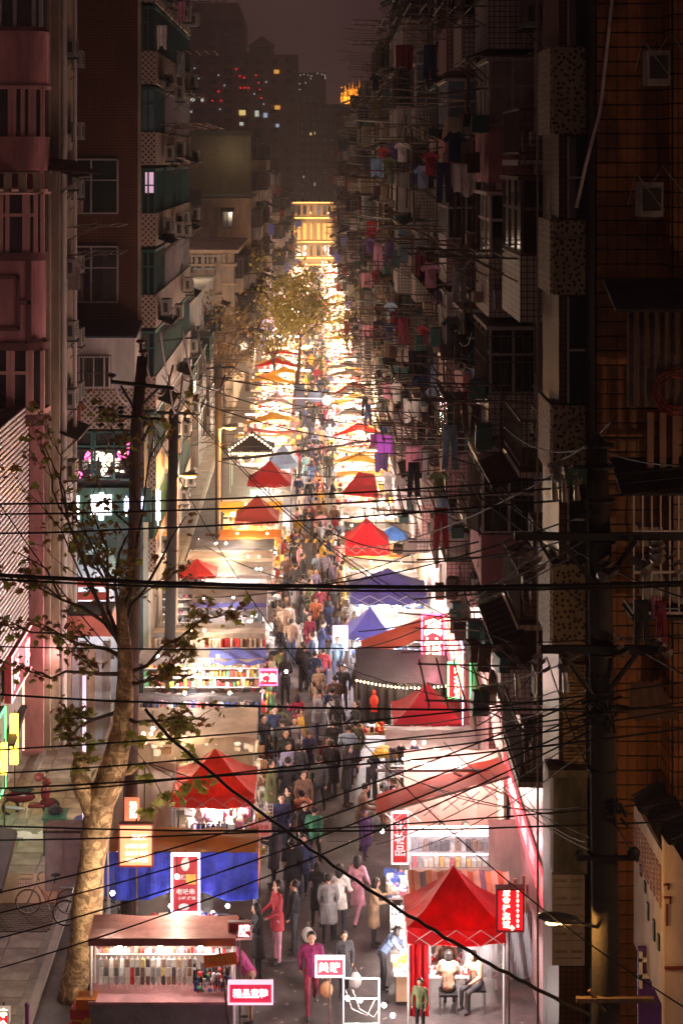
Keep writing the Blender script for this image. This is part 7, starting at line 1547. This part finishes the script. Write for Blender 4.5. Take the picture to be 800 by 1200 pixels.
MB().tube([W(198, 830, Yp), W(204, 480, Yp)], [.2, .16], 10).build('shaft', pole_m, t, smooth=True)
MB().tube([W(183, 483, Yp-.2), W(228, 485, Yp-.2)], .05, 5).tube([W(186, 400, Yp-.2), W(232, 395, Yp-.2)], .03, 5).build('cross_arm', blackm, t)
for px in (186, 196, 212, 222): b = MB(); b.tube([(W(px, 490, Yp-.3).x+.16*math.cos(i*.6), Yp-.3, W(px, 490, Yp-.3).z+.16*math.sin(i*.6)) for i in range(9)], .035, 5); b.build('insulator', blackm, t)
t = thing('utility_pole', 'distant pole with layered cross arms before the grey block', 'utility pole', (W(262, 0, 84).x, 84, 0)); Yp = 84
MB().tube([W(257, 700, Yp), W(256, 430, Yp)], [.2, .16], 8).build('shaft', pole_m, t)
MB().tube([W(240, 432, Yp), W(275, 430, Yp)], .05, 4).tube([W(243, 445, Yp), W(272, 443, Yp)], .05, 4).build('cross_arm', blackm, t)
for (px, py, Y, pxp, lab) in ((270, 500, 82, 257, 'higher orange glowing street lamp on a pole lit amber'), (222, 556, 64, 206, 'lower orange glowing street lamp near the screen of white leaves')):
    t = thing('street_lamp', lab, 'street lamp', tuple(G(pxp, VY+H*F/Y))); a = W(px, py, Y)
    MB().tube([(W(pxp,0,Y).x, Y, 0), (W(pxp,0,Y).x, Y, a.z-.1)], .08, 8).build('pole', mat('lamp_pole', (.30,.22,.14), .7, .2, 2), t); MB().tube([(W(pxp,0,Y).x, Y, a.z-.15), (a.x-.3, Y, a.z-.02)], .04, 6).build('arm', steel, t)
    MB().ball((a.x, Y, a.z), (.34,.14,.10), 10, 6).build('lamp_head', mat('lamp_shell', (.06,.05,.05), .4), t); MB().ball((a.x, Y-.02, a.z-.08), (.26,.12,.06), 10, 5).build('lamp_glass', orange_glow, t); lamp(t, (a.x, Y-.1, a.z-.3), 300, (1, .42, .08), .1)
t = thing('leaf_screen', 'upright white patterned shop sign board seen edge on', 'sign', (-5.9, 70, 3)); A = W(214, 565, 72)
MB().prism([W(203, 575, 66), W(203, 655, 66), W(213, 590, 80), W(213, 510, 80)], (.06,0,0)).build('board', mat('leaf_print', (.6,.52,.5), .7, .7, 3.2), t)

CN = [0]
def cable(P, Q, sag, r=.02, m=cable_m, label=None, group='overhead cables', n=22, jit=0, name='cable'):
    P, Q = Vector(P), Vector(Q); q = random.Random(CN[0]); CN[0] += 1
    pts = [P.lerp(Q, i/n)+Vector((0,0,-sag*4*(i/n)*(1-i/n)))+Vector((0,0,q.uniform(-jit,jit))) for i in range(n+1)]
    o = MB().tube(pts, r, 5).build(name, m, origin=tuple(P), smooth=True); tag(o, label or 'black overhead cable', 'cable', group); return o
def pc(x0, y0, Y0, x1, y1, Y1, sag=.2, r=.02, label=None, m=cable_m, grp='overhead cables', **k): return cable(W(x0, y0, Y0), W(x1, y1, Y1), sag, r, m, label, grp, **k)
YC = 24
hw_lab = 'thick black cable crossing the whole street at mid height'
for (ya, yb, r, Yc, lb) in ((591, 545, .014, 24, 'top one of three thin black cables rising to the brown wall'), (603, 556, .014, 24, 'middle one of three thin black cables rising to the brown wall'), (626, 568, .014, 24, 'lowest one of three thin black cables rising to the brown wall'), (672, 681, .028, 22, 'thickest taut black cable crossing the whole street at mid height'), (677, 685, .016, 22.3, 'thin cable strapped just under the thickest taut one'),
    (757, 742, .010, 24, 'thin sagging cable across the lavender tent'), (812, 828, .016, 24, 'black cable crossing level with the black tarpaulin'), (880, 795, .012, 23, 'thin cable climbing over the beige tarpaulin to the pole knot'), (908, 818, .012, 23, 'second thin cable climbing to the pole knot'), (935, 826, .012, 23, 'third cable climbing across the red tent'), (925, 850, .014, 23, 'cable climbing under the orange red tent peak'), (967, 960, .013, 24, 'level cable above the menu board'), (985, 935, .012, 24, 'cable dipping across the menu board')):
    pc(-30, ya, Yc, 830, yb, Yc, .12, r, lb, jit=.004)
for (a, c, r, lb) in (((-20, 1050), (700, 812), .012, 'upper one of four cables slanting up from the bicycle'), ((-20, 1074), (700, 830), .012, 'second of four cables slanting up from the bicycle'), ((-20, 1104), (700, 842), .012, 'third of four cables slanting up from the bicycle'), ((-20, 1140), (700, 852), .012, 'lowest of four cables slanting up from the bicycle')):
    pc(a[0], a[1], 26, c[0], c[1], 23.5, .25, r, lb)
pc(205, 870, 30, 820, 1250, 24, .45, .028, 'thick twisted sleeve of cables slanting down across the crowd', jit=.018, n=60)
pc(170, 830, 30, 205, 870, 30, .02, .03, 'upper end of the thick twisted cable sleeve', jit=.012)
pc(170, 480, 42, 800, 1180, 20, 1.6, .010, 'long black cable falling from the brown pole across the market')
pc(190, 440, 42, 470, 700, 34, .5, .012, 'cable running down from the brown pole past the orange lamps')
pc(205, 455, 42, 620, 760, 30, .9, .010, 'second cable running down from the brown pole')
pc(0, 590, 40, 165, 800, 40, .2, .015, 'cable crossing behind the plane tree branches')
pc(380, 640, 60, 660, 550, 26, .5, .014, 'thin cable rising to the switch box on the big pole')
for k, (x0, y0, x1, y1) in enumerate(((300, 690, 690, 600), (400, 650, 692, 625), (420, 740, 692, 640), (500, 690, 692, 628), (380, 620, 560, 635), (420, 760, 640, 640), (560, 560, 800, 700), (640, 485, 800, 545), (620, 540, 720, 490), (590, 500, 700, 520), (715, 665, 800, 712), (705, 655, 560, 580), (640, 770, 740, 1000), (620, 640, 800, 790), (500, 800, 692, 762))):
    pc(x0, y0, 30+2*(k % 3), x1, y1, 23.3, .25, .012, 'thin black service wire spreading from the big concrete pole', grp='service wires round the big concrete pole')
for k, (x0, y0, x1, y1) in enumerate(((440, 990, 700, 850), (470, 1000, 700, 870), (430, 890, 700, 960), (500, 920, 690, 945), (450, 850, 700, 790), (400, 780, 700, 835), (360, 860, 700, 840), (520, 870, 700, 985), (575, 905, 700, 1000), (640, 760, 560, 850), (560, 845, 700, 800), (610, 925, 690, 988))):
    pc(x0, y0, 33, x1, y1, 23.4, .2, .009, 'hair thin black wire above the cosmetics stall', grp='thin wires above the cosmetics stall')
for k, (x0, y0, x1, y1, sg) in enumerate(((166, 398, 203, 428, 1.1), (133, 446, 162, 455, .5), (198, 440, 214, 440, 1.0), (214, 384, 236, 440, .6), (231, 382, 264, 440, .9), (188, 385, 200, 440, .4))):
    pc(x0, y0, 44, x1, y1, 46, sg, .028, 'pale insulated jumper loop hanging between the poles', m=cable_l, grp='pale jumper loops between the poles')
for k, y in enumerate((158, 165, 172, 180, 190, 252, 262, 330, 350, 415, 428, 440, 452, 462)):
    pc(400+6*(k % 3), y, 95, 600+10*(k % 4), y-8+5*(k % 3), 42, .2, .030, 'dark cable strung along the balconies', grp='cables strung along the balconies')
for k, (x0, y0, Y0, x1, y1, Y1) in enumerate(((280, 370, 140, 470, 395, 110), (260, 400, 100, 500, 430, 90), (270, 430, 90, 480, 470, 80), (250, 520, 82, 430, 505, 90), (330, 560, 95, 480, 500, 85), (255, 480, 85, 470, 455, 80), (262, 445, 84, 560, 430, 60), (240, 440, 60, 560, 455, 60), (300, 465, 95, 480, 475, 80), (250, 390, 110, 440, 380, 130), (255, 540, 80, 480, 555, 75), (216, 445, 60, 470, 500, 70), (230, 470, 58, 500, 520, 60), (240, 640, 70, 420, 690, 60), (228, 700, 60, 480, 650, 60))):
    pc(x0, y0, Y0, x1, y1, Y1, .4, .022, 'dark cable across the middle of the market street', grp='cables across the middle of the market street')
pc(255, 538, 88, 435, 515, 92, .15, .075, 'thick sagging trunk cable over the leaning tree', jit=.03)
t = thing('height_gauge', 'black and yellow striped pole hung across the aisle', 'barrier', tuple(W(300, 636, 78))); A = W(322, 636, 78); C = W(392, 636, 78)
for k in range(14): x = A.x+(C.x-A.x)*k/14; MB().prism([(x, 78, A.z), (x+.1, 78, A.z), (x+.16, 78, A.z+.16), (x+.06, 78, A.z+.16)], (0,.06,0)).build('stripe', GOODS[7] if k % 2 else blackm, t)
MB().tube([W(240, 626, 78), W(322, 632, 78)], .07, 6).tube([W(392, 633, 78), W(490, 628, 78)], .05, 6).build('pole', rust, t)
t = thing('hanging_speaker', 'pair of dark box lights hung on a wire over the aisle', 'light boxes', tuple(W(352, 470, 112))); MB().bb(W(346,0,112).x, W(357,0,112).x, 112, 112.4, W(0,482,112).z, W(0,450,112).z).build('box', blackm, t); MB().bb(W(360,0,112).x, W(377,0,112).x, 112.3, 112.6, W(0,472,112).z, W(0,459,112).z).build('box', blackm, t)
MB().tube([W(290, 466, 112), W(470, 468, 112)], .03, 5).build('wire', cable_l, t); MB().ball(W(383, 469, 111.5), (.28,.2,.3)).build('flood_lamp', emis('flood_glow', (.95, .88, 1), 25), t); lamp(t, W(383, 472, 110.5), 400, (.95, .9, 1), .2)

# ================================================================== LAUNDRY on the balconies
def garment(kind, px, py, Y, wpx, hpx, m, label, cat='laundry'):
    A = W(px, py, Y); s = F/Y; w_, h_ = wpx/s, hpx/s
    if kind == 'shirt': out = [(.32,0),(.42,.06),(.58,.06),(.68,0),(1,.28),(.88,.40),(.76,.28),(.76,1),(.24,1),(.24,.28),(.12,.40),(0,.28)]
    elif kind == 'trousers': out = [(.1,0),(.9,0),(1,1),(.62,1),(.5,.25),(.38,1),(0,1)]
    else: out = None
    b = MB()
    if not out: b.sheet(lambda u, v: (A.x+(u-.5)*w_*(1-.08*v), A.y+.06*math.sin(u*16)*(.4+v), A.z-v*h_*(1+.10*math.sin(u*7+px))), 16, 5, -.02)
    else: b.prism([(A.x+(u-.5)*w_, A.y+.05*math.sin(u*9+v*4), A.z-v*h_) for u, v in out], (0, .07, 0))
    o = b.build('garment', m, origin=tuple(A)); tag(o, label, cat); return o
garment('shirt', 88, 466, 58.5, 26, 40, mat('red_brown_knit', (.24,.06,.05), .8, .2, 6), 'dark red jacket hung below the white annexe window')
garment('shirt', 87, 302, 55.0, 26, 38, mat('grey_sweater', (.20,.16,.15), .8, .3, 4), 'grey jumper with pale hem drying by the pink building')
HT = garment('cloth', 470, 222, 88, 13, 18, mat('red_heart_towel', (.65,.03,.10), .8, .1, 3), 'red towel with a pink heart hung on the grey block')
A = W(470, 226, 87.8); MB().ball((A.x-.09, 87.85, A.z), (.12,.05,.12)).ball((A.x+.09, 87.85, A.z), (.12,.05,.12)).prism([(A.x-.18, 87.8, A.z-.03), (A.x+.18, 87.8, A.z-.03), (A.x, 87.8, A.z-.26)], (0,.08,0)).build('heart_motif', mat('heart_pink', (.85,.3,.35), .8)); h_ = bpy.data.objects['heart_motif']; h_.parent = HT; h_.location = Vector((0,0,0))-Vector(ORG[HT.name])
garment('cloth', 453, 509, 72, 24, 26, mat('violet_washing', (.24,.04,.32), .8, .2, 3), 'violet sheet hanging from the pole over the stalls')
garment('cloth', 440, 509, 72.3, 14, 14, mat('plum_washing', (.18,.03,.12), .8, .2, 3), 'short plum cloth at the pole tip next to the violet sheet')
garment('cloth', 470, 512, 71.7, 12, 22, mat('royal_washing', (.04,.06,.40), .8, .2, 3), 'royal blue cloth between the violet and dotted ones')
garment('cloth', 477, 510, 71.5, 10, 20, mat('dotted_washing', (.55,.01,.04), .8, .5, 14), 'white dotted red cloth at the wall end of the pole')
cable(W(425, 505, 72.5), W(492, 512, 71), .05, .03, rust, 'dark pole carrying the violet and red washing', 'drying poles over the stalls', name='drying_pole')
gs = [('trousers', 480, 300, 66, 12, 40, 'black', 'black trousers on the grey block rack'), ('shirt', 462, 320, 80, 12, 22, 'navy', 'small navy shirt under the awning of the grey block'), ('shirt', 530, 370, 44, 26, 34, 'charcoal', 'wide charcoal coat hung on the pink block'), ('cloth', 514, 335, 50, 14, 20, 'purple', 'purple cloth on the pink block balcony'), ('trousers', 540, 392, 42, 16, 34, 'black', 'black trousers beside the charcoal coat'),
 ('cloth', 519, 380, 50, 6, 32, 'red', 'narrow red cloth between two cages'), ('cloth', 583, 360, 40, 6, 26, 'crimson', 'crimson strip at the brown building corner'), ('cloth', 561, 405, 41, 20, 26, 'charcoal', 'dark bundled cloth below the hood'), ('cloth', 548, 180, 44, 14, 30, 'charcoal', 'folded dark quilt high on the pink block'), ('shirt', 490, 262, 60, 14, 22, 'grey', 'grey shirt below the long bamboo pole'),
 ('cloth', 447, 210, 110, 7, 16, 'brown', 'ochre cloth left of the heart towel'), ('shirt', 495, 380, 58, 16, 22, 'red', 'red shirt inside the caged balcony'), ('cloth', 485, 468, 60, 26, 26, 'white', 'pale bedsheet heaped on the lower balcony'), ('cloth', 557, 425, 42, 10, 30, 'pale blue', 'pale blue towel on the pink block'), ('shirt', 496, 500, 62, 16, 24, 'white', 'pale patterned blouse by the wall above the stalls'),
 ('trousers', 752, 705, 26, 20, 56, 'black', 'black trousers hanging below the steel cage'), ('trousers', 775, 706, 26, 14, 62, 'maroon', 'maroon leggings beside the black trousers'), ('cloth', 768, 700, 26.1, 12, 24, 'pink', 'pink cloth pinned above the maroon leggings'), ('cloth', 213, 2, 66, 10, 24, 'pink', 'pink towel high on the brown block balcony'), ('trousers', 212, 60, 64, 10, 30, 'grey', 'grey trousers high on the brown block balcony'), ('cloth', 190, 30, 62, 12, 26, 'white', 'white shirt like cloth in a top balcony cage'), ('shirt', 556, 512, 45, 18, 18, 'green', 'dark green top stretched under the wires'), ('cloth', 100, 540, 60, 6, 10, 'white', 'small white rag on the annexe sill')]
for g_ in gs: garment(g_[0], g_[1], g_[2], g_[3], g_[4], g_[5], CLO[g_[6]], g_[7])
for (px, py, Y, lab, col) in ((438, 898, 50.3, 'black tracksuit jacket hung at the clothes stall front', 'black'), (470, 886, 50.3, 'dark crop top with red skirt hung at the clothes stall', 'black'), (460, 888, 50.2, 'small black top on the clothes rail', 'charcoal'), (486, 886, 50.4, 'black patterned dress on the clothes rail', 'navy')):
    garment('shirt', px, py-12, 47.85, 17 if px == 438 else 14, 26 if px == 438 else 18, CLO[col], lab, 'clothes')
garment('trousers', 435, 900, 47.8, 15, 36, CLO['black'], 'black track trousers with a yellow side stripe', 'clothes')
pc(425, 875, 47.9, 520, 878, 47.9, .02, .02, 'steel clothes rail at the front of the clothes stall', m=steel, grp='clothes rails', name='clothes_rail')
BN = [(37, 47, 4.95, 'the pink tiled block'), (47, 60, 4.75, 'the dusky pink block'), (60, 76, 4.35, 'the grey white block'), (76, 92, 4.5, 'the grey caged block')]
FN = ['lowest', 'second', 'third', 'fourth', 'fifth', 'top']; used_l = {}
for k in range(64):
    y0_, y1_, xf_, bn = BN[pr.randrange(4)]; f_ = pr.randrange(6); cl_ = pr.choice(['black', 'charcoal', 'navy', 'grey', 'white', 'cream', 'maroon', 'red', 'pale blue', 'brown', 'purple', 'olive', 'pink']); kd = pr.choice(['shirt', 'trousers', 'cloth', 'shirt']); nm = {'shirt': 'shirt', 'trousers': 'trousers', 'cloth': 'towel'}[kd]
    lb = '%s %s drying on the %s floor rack of %s' % (cl_, nm, FN[f_], bn)
    if lb in used_l: continue
    used_l[lb] = 1; yy = pr.uniform(y0_+.5, y1_-.5); xx = xf_-pr.uniform(1.3, 2.1); s_ = F/yy; zz = 7.0+f_*3+pr.uniform(-.3, .8); px_, py_ = VX+xx*s_, VY+(H-zz)*s_
    if 480 < px_ < 570 and 640 < py_ < 840: continue
    garment(kd, px_, py_, yy, (.55 if kd != 'trousers' else .38)*s_, (.7 if kd != 'trousers' else .95)*s_, CLO[cl_], lb)
for k in range(14): pc(400+rs.uniform(0,70), 80+k*6+rs.uniform(-5,5), 105, 480+rs.uniform(0, 60), 78+k*6.5, 75, .05, .03, 'thin drying pole jutting over the street near the roofs', m=rust, grp='drying poles jutting near the roofs', name='drying_pole')
pc(408, 140, 90, 560, 148, 55, .02, .045, 'pale steel boom jutting from the grey block', m=mat('pale_boom', (.3,.28,.28), .6), name='boom')
pc(424, 252, 88, 700, 273, 40, .1, .05, 'long pale bamboo pole reaching across the facades', m=mat('pale_bamboo', (.4,.34,.3), .6), name='bamboo_pole')

# ================================================================== BICYCLE, SCOOTER, BINS, small things on the left pavement
def wheel(par, c, r, m=blackm, wid=.035, spokes=12, name='wheel'):
    b = MB(); 
    def ring(rr, th, mi):
        b.mi(mi); b.tube([(c[0]+rr*math.cos(i*2*PI/24), c[1], c[2]+rr*math.sin(i*2*PI/24)) for i in range(25)], th, 6)
    ring(r, wid/2, 0); ring(r-.025, .010, 1); o = b.build(name, [m, steel], par)
    s_ = MB()
    for k in range(spokes): a = k*2*PI/spokes; s_.tube([(c[0], c[1], c[2]), (c[0]+(r-.02)*math.cos(a), c[1], c[2]+(r-.02)*math.sin(a))], .004, 3)
    s_.tube([(c[0], c[1]-.04, c[2]), (c[0], c[1]+.04, c[2])], .022, 8); s_.build('spoke', steel, o, kind='stuff'); return o
p = G(45, 1072, .13); x, y = p.x-.25, p.y
t = thing('bicycle', 'city bicycle with a front basket parked across the pavement', 'bicycle', (x, y, .15)); z0 = .15+.31; fr = mat('bike_frame', (.55,.25,.16), .4); wr = mat('bike_tyre', (.25,.10,.06), .6)
wheel(t, (x, y, z0), .31, wr); wheel(t, (x+1.02, y, z0), .31, wr)
a, c, d = Vector((x+.22, y, z0+.48)), Vector((x+.48, y, z0-.02)), Vector((x+.66, y, z0+.45))
MB().tube([a, c], .022, 6).tube([a+Vector((.02,0,-.06)), c+Vector((.03,0,.12))], .018, 6).tube([c, d], .018, 6).tube([c, (x+1.02, y, z0)], .014, 6).tube([d+Vector((-.03,0,-.08)), (x+1.02, y, z0)], .012, 6).build('frame', fr, t)
MB().tube([(x, y, z0), a, a+Vector((.03,0,.14))], .018, 6).build('fork', steel, t); MB().tube([a+Vector((.10,-.25,.16)), a+Vector((.03,-.08,.18)), a+Vector((.03,.08,.18)), a+Vector((.10,.25,.16))], .014, 6).build('handlebar', blackm, t)
MB().tube([d, d+Vector((.02,0,.18))], .014, 6).ball(d+Vector((.03,0,.22)), (.13,.08,.035), 10, 5).build('saddle', blackm, t)
b = MB()
for zz in (0, .1, .2): b.tube([(x-.22, y-.15, z0+.42+zz), (x+.1, y-.15, z0+.42+zz), (x+.1, y+.15, z0+.42+zz), (x-.22, y+.15, z0+.42+zz), (x-.22, y-.15, z0+.42+zz)], .008, 4)
for k in range(6): b.tube([(x-.22+k*.064, y-.15, z0+.42), (x-.22+k*.064, y-.15, z0+.62)], .006, 4)
b.bb(x-.22, x+.1, y-.14, y+.14, z0+.41, z0+.43); b.build('basket', mat('basket_wire', (.4,.25,.2), .6), t); MB().lathe((x+.48, y-.06, z0-.02), [(.09,0),(.09,.01)], 12).tube([(x+.48, y, z0-.02), (x+.56, y-.1, z0-.16)], .01, 5).build('crank', steel, t); MB().bb(x+.8, x+1.2, y-.05, y+.05, z0+.34, z0+.36).build('rear_rack', steel, t)
p = G(212/3.2, 950, .13)
p = G(68, 1092, .13); t = thing('bicycle', 'second dark bicycle half hidden behind the plane tree', 'bicycle', (p.x, p.y, .15)); z0 = .46; wheel(t, (p.x+.15, p.y+.3, z0), .31); wheel(t, (p.x+1.15, p.y+.3, z0), .31); MB().tube([(p.x+.15, p.y+.3, z0), (p.x+.35, p.y+.3, z0+.5), (p.x+.65, p.y+.3, z0), (p.x+.85, p.y+.3, z0+.45), (p.x+1.15, p.y+.3, z0)], .018, 6).build('frame', blackm, t); MB().ball((p.x+.87, p.y+.3, z0+.55), (.13,.08,.04)).build('saddle', blackm, t); MB().tube([(p.x+.35, p.y+.05, z0+.6), (p.x+.35, p.y+.55, z0+.6)], .014, 5).build('handlebar', steel, t)
# red scooter, nose to the right
p = G(38, 956, .12); x, y = p.x, p.y; t = thing('scooter', 'dark red motor scooter with a top box parked by the neon window', 'scooter', (x, y, .13)); rp = mat('scooter_red', (.14,.012,.02), .25, .1, 3, 0); z0 = .13+.24
wheel(t, (x-.62, y, z0), .22, blackm, .09, 8); wheel(t, (x+.55, y, z0), .22, blackm, .09, 8)
MB().ball((x-.35, y, z0+.3), (.45,.15,.17), 12, 7).ball((x+.38, y, z0+.42), (.14,.18,.28), 10, 7).ball((x+.45, y, z0+.12), (.24,.09,.14), 10, 6).bb(x-.1, x+.35, y-.13, y+.13, z0+.02, z0+.09).build('fairing', rp, t, smooth=True)
MB().ball((x-.3, y, z0+.5), (.38,.13,.07), 12, 6).build('seat', blackm, t); MB().ball((x+.42, y, z0+.72), (.13,.12,.10), 10, 6).build('headlight_cowl', rp, t, smooth=True); MB().tube([(x+.34, y-.3, z0+.78), (x+.42, y, z0+.74), (x+.34, y+.3, z0+.78)], .018, 6).build('handlebar', blackm, t)
MB().ball((x+.22, y-.1, z0+.9), (.16,.12,.12), 10, 6).build('helmet', mat('helmet_red', (.22,.03,.04), .2), t)
for dy in (-.26, .26): MB().tube([(x+.36, y+dy, z0+.78), (x+.38, y+dy, z0+.9)], .008, 4).ball((x+.38, y+dy, z0+.93), (.05,.02,.035)).build('mirror', blackm, t)
MB().tube([(x-.2, y-.12, z0+.0), (x-.75, y-.14, z0+.05)], .05, 8).build('exhaust', steel, t); MB().tube([(x-.1, y-.1, z0), (x-.15, y-.25, z0-.22)], .012, 5).build('kick_stand', steel, t)
p = G(65, 1000, .12); x, y = p.x, p.y
t = thing('waste_bin', 'green plastic wheeled bin with a heaped lid', 'bin', (x, y, .12)); MB().prism([(x-.28,y-.28,.15),(x+.28,y-.28,.15),(x+.28,y+.28,.15),(x-.28,y+.28,.15)], (0,0,1.0)).build('body', mat('bin_green', (.03,.16,.08), .5, .2, 2), t); MB().box((x, y, 1.19), (.64,.64,.06), rx=.08).build('lid', mat('bin_green', (.03,.16,.08)), t); MB().ball((x, y, 1.3), (.22,.2,.12), 8, 5).build('rubbish_bag', blackm, t)
t = thing('blue_bin', 'smaller blue bin beside the green wheeled one', 'bin', (x+.75, y+.2, .12)); MB().lathe((x+.7, y+.3, .12), [(0,0),(.2,0),(.25,.75),(.27,.8),(0,.82)], 12).build('body', mat('bin_blue', (.05,.12,.35), .5), t); MB().lathe((x+.7, y+.3, .92), [(.27,0),(.22,.06),(0,.09)], 12).build('lid', mat('bin_blue', (.05,.12,.35)), t)
t = thing('electric_cabinet', 'pale grey street cabinet between the bins and the plane tree', 'cabinet', (x+.5, y-2.4, .12)); MB().bb(x+.15, x+1.1, y-2.7, y-2.1, .12, 1.75).build('body', mat('cabinet_grey', (.55,.48,.43), .6, .1, 1, .1, dirt=.3), t); MB().bb(x+.10, x+1.15, y-2.75, y-2.05, 1.75, 1.82).build('lid', rust, t)
for u in (.2, .65): MB().bb(x+.0+u, x+.4+u, y-2.715, y-2.702, .3, 1.6).build('door', mat('cabinet_door', (.5,.44,.4), .6), t)
t = thing('pavement_mat', 'flattened pale cloth sacks lying on the pavement by the bins', 'sacks', (-7.6, 47, .12))
for k in range(5): MB().ball((-8.2+k*.35, 47.6+rs.uniform(-.3,.3), .16), (rs.uniform(.2,.4), .25, .06), 8, 5).build('sack', table_cl, t)
t = thing('low_step', 'raised concrete kerb running along the shopfronts', 'step', (-8.6, 55, 0)); MB().bb(-8.75, -8.55, 47, 68, .1, .24).build('stone', concrete, t)
t = thing('ramp_plate', 'timber ramp plate on the pavement behind the bicycle', 'ramp', (-7.5, 44, 0)); MB().prism([(-9,43.2,.135),(-6.6,43.2,.135),(-6.6,44.6,.30),(-9,44.6,.30)], (0,0,.05)).build('plate', wood, t)
t = thing('bollard', 'slim violet painted bollard at the lower pavement edge', 'bollard', tuple(G(32, 1225, .12))); p = G(32, 1225, .12); MB().tube([(p.x,p.y,.1), (p.x,p.y,.95)], .05, 8).ball((p.x,p.y,.98), .06).build('post', mat('bollard_paint', (.25,.08,.22), .4), t); 
t = sign('price_lightbox', 'small red price light box cut by the bottom corner of the pavement', (-4, 1186), (9, 1204), 37.2, sign_red, .2, whitepaint, [('特价', .5, .5, .25, True, letter_w)]); 
# lamp rack bottom centre
t = thing('lamp_rack', 'white tubular rack strung with bright bare bulbs and coiled white wire', 'rack', (1.6, 37, 0)); Y = 36.6; A = W(402, 1200, Y); C = W(444, 1146, Y); b = MB()
for x in (A.x, C.x): b.tube([(x, Y, 0), (x, Y, C.z)], .02, 6)
for z in (C.z, (A.z+C.z)/2+.05, A.z): b.tube([(A.x, Y, z), (C.x, Y, z)], .018, 6)
b.build('frame', whitepaint, t)
for (px, py) in ((407, 1170), (422, 1172), (450, 1178), (460, 1190)): put('bulb', BULB, W(px, py, Y), t)
for k in range(2): MB().tube([W(405+k*8, 1160, Y), W(412+k*9, 1182, Y-.05), W(430+k*8, 1190+k*2, Y), W(440+k*8, 1170+k*5, Y)], .006, 4).build('wire', frame_w, t)
lamp(t, W(432, 1165, Y-.2), 60, (1,.9,.85), .15)
t = thing('lamp_table', 'low table with a lit lamp before the leaning denim jacket', 'table', (2.0, 38.6, 0)); MB().bb(1.75, 2.2, 38.2, 39.2, .7, .74).build('table_top', table_cl, t); MB().bb(1.8,2.15,38.3,39.1,.1,.7).build('cabinet', wood, t); goods(t, 1.75, 2.2, 38.3, 39.1, .74, .78, 20, [5,7,1], .1); put('bulb', BULB, (1.95, 38.4, 1.15), t); lamp(t, (1.95, 38.3, 1.3), 45, (1,.85,.8), .1)
t = thing('basket_grid', 'white wire basket wall filled with small goods behind the lamp table', 'display stand', (2.0, 40.2, 0)); rack_rows(t, 1.75, 2.35, 40.2, [.35, .7, 1.05], [5,1,9], .12, .16); b = MB()
for k in range(8): b.tube([(1.75+k*.085, 40.05, .2), (1.75+k*.085, 40.05, 1.5)], .007, 4)
for k in range(12): b.tube([(1.75, 40.05, .2+k*.115), (2.35, 40.05, .2+k*.115)], .007, 4)
b.build('wire_grid', whitepaint, t); lamp(t, (2.0, 39.7, 1.6), 40, (1,.9,.85), .1)

# lamps added out of view to light the near walls, set on poles
for (x, y, z, e, c) in ((9.0, 21, 12.0, 800, (1, .58, .30)), (-2.0, 16, 9.0, 900, (1, .72, .58)), (6.3, 22.6, 4.6, 70, (1, .75, .6)), (-7.4, 36.5, 7.2, 60, (1, .62, .5))):
    t = thing('street_lamp', 'sodium street lamp on a concrete pole %s' % {9.0: 'high beside the brown tiled block', -2.0: 'in mid road short of the market', 6.3: 'low by the cream wall panel'}.get(x, 'by the pavement edge short of the plane tree'), 'street lamp', (x, y, 0))
    MB().tube([(x, y, 0), (x, y, z-.1)], .1, 8).build('pole', pole_m, t); MB().ball((x, y, z), (.34,.15,.10), 12, 6).build('lamp_head', mat('lamp_shell', (.06,.05,.05), .4), t); MB().ball((x, y, z-.09), (.2,.1,.05), 8, 5).build('lamp_glass', orange_glow, t); lamp(t, (x, y, z-.35), e, c, .12)
# thin night air
b = MB(); b.bb(-60, 60, -12, 1100, -1.5, 95); hz = b.build('haze', bpy.data.materials.new('night_air'), kind='stuff'); hm = bpy.data.materials['night_air']; hm.use_nodes = True; nt = hm.node_tree; nt.nodes.clear()
ou = nt.nodes.new('ShaderNodeOutputMaterial'); pv = nt.nodes.new('ShaderNodeVolumePrincipled'); pv.inputs['Color'].default_value = (.88, .76, .76, 1); pv.inputs['Density'].default_value = .0008; nt.links.new(pv.outputs[0], ou.inputs['Volume'])
S.cycles.volume_bounces = 0
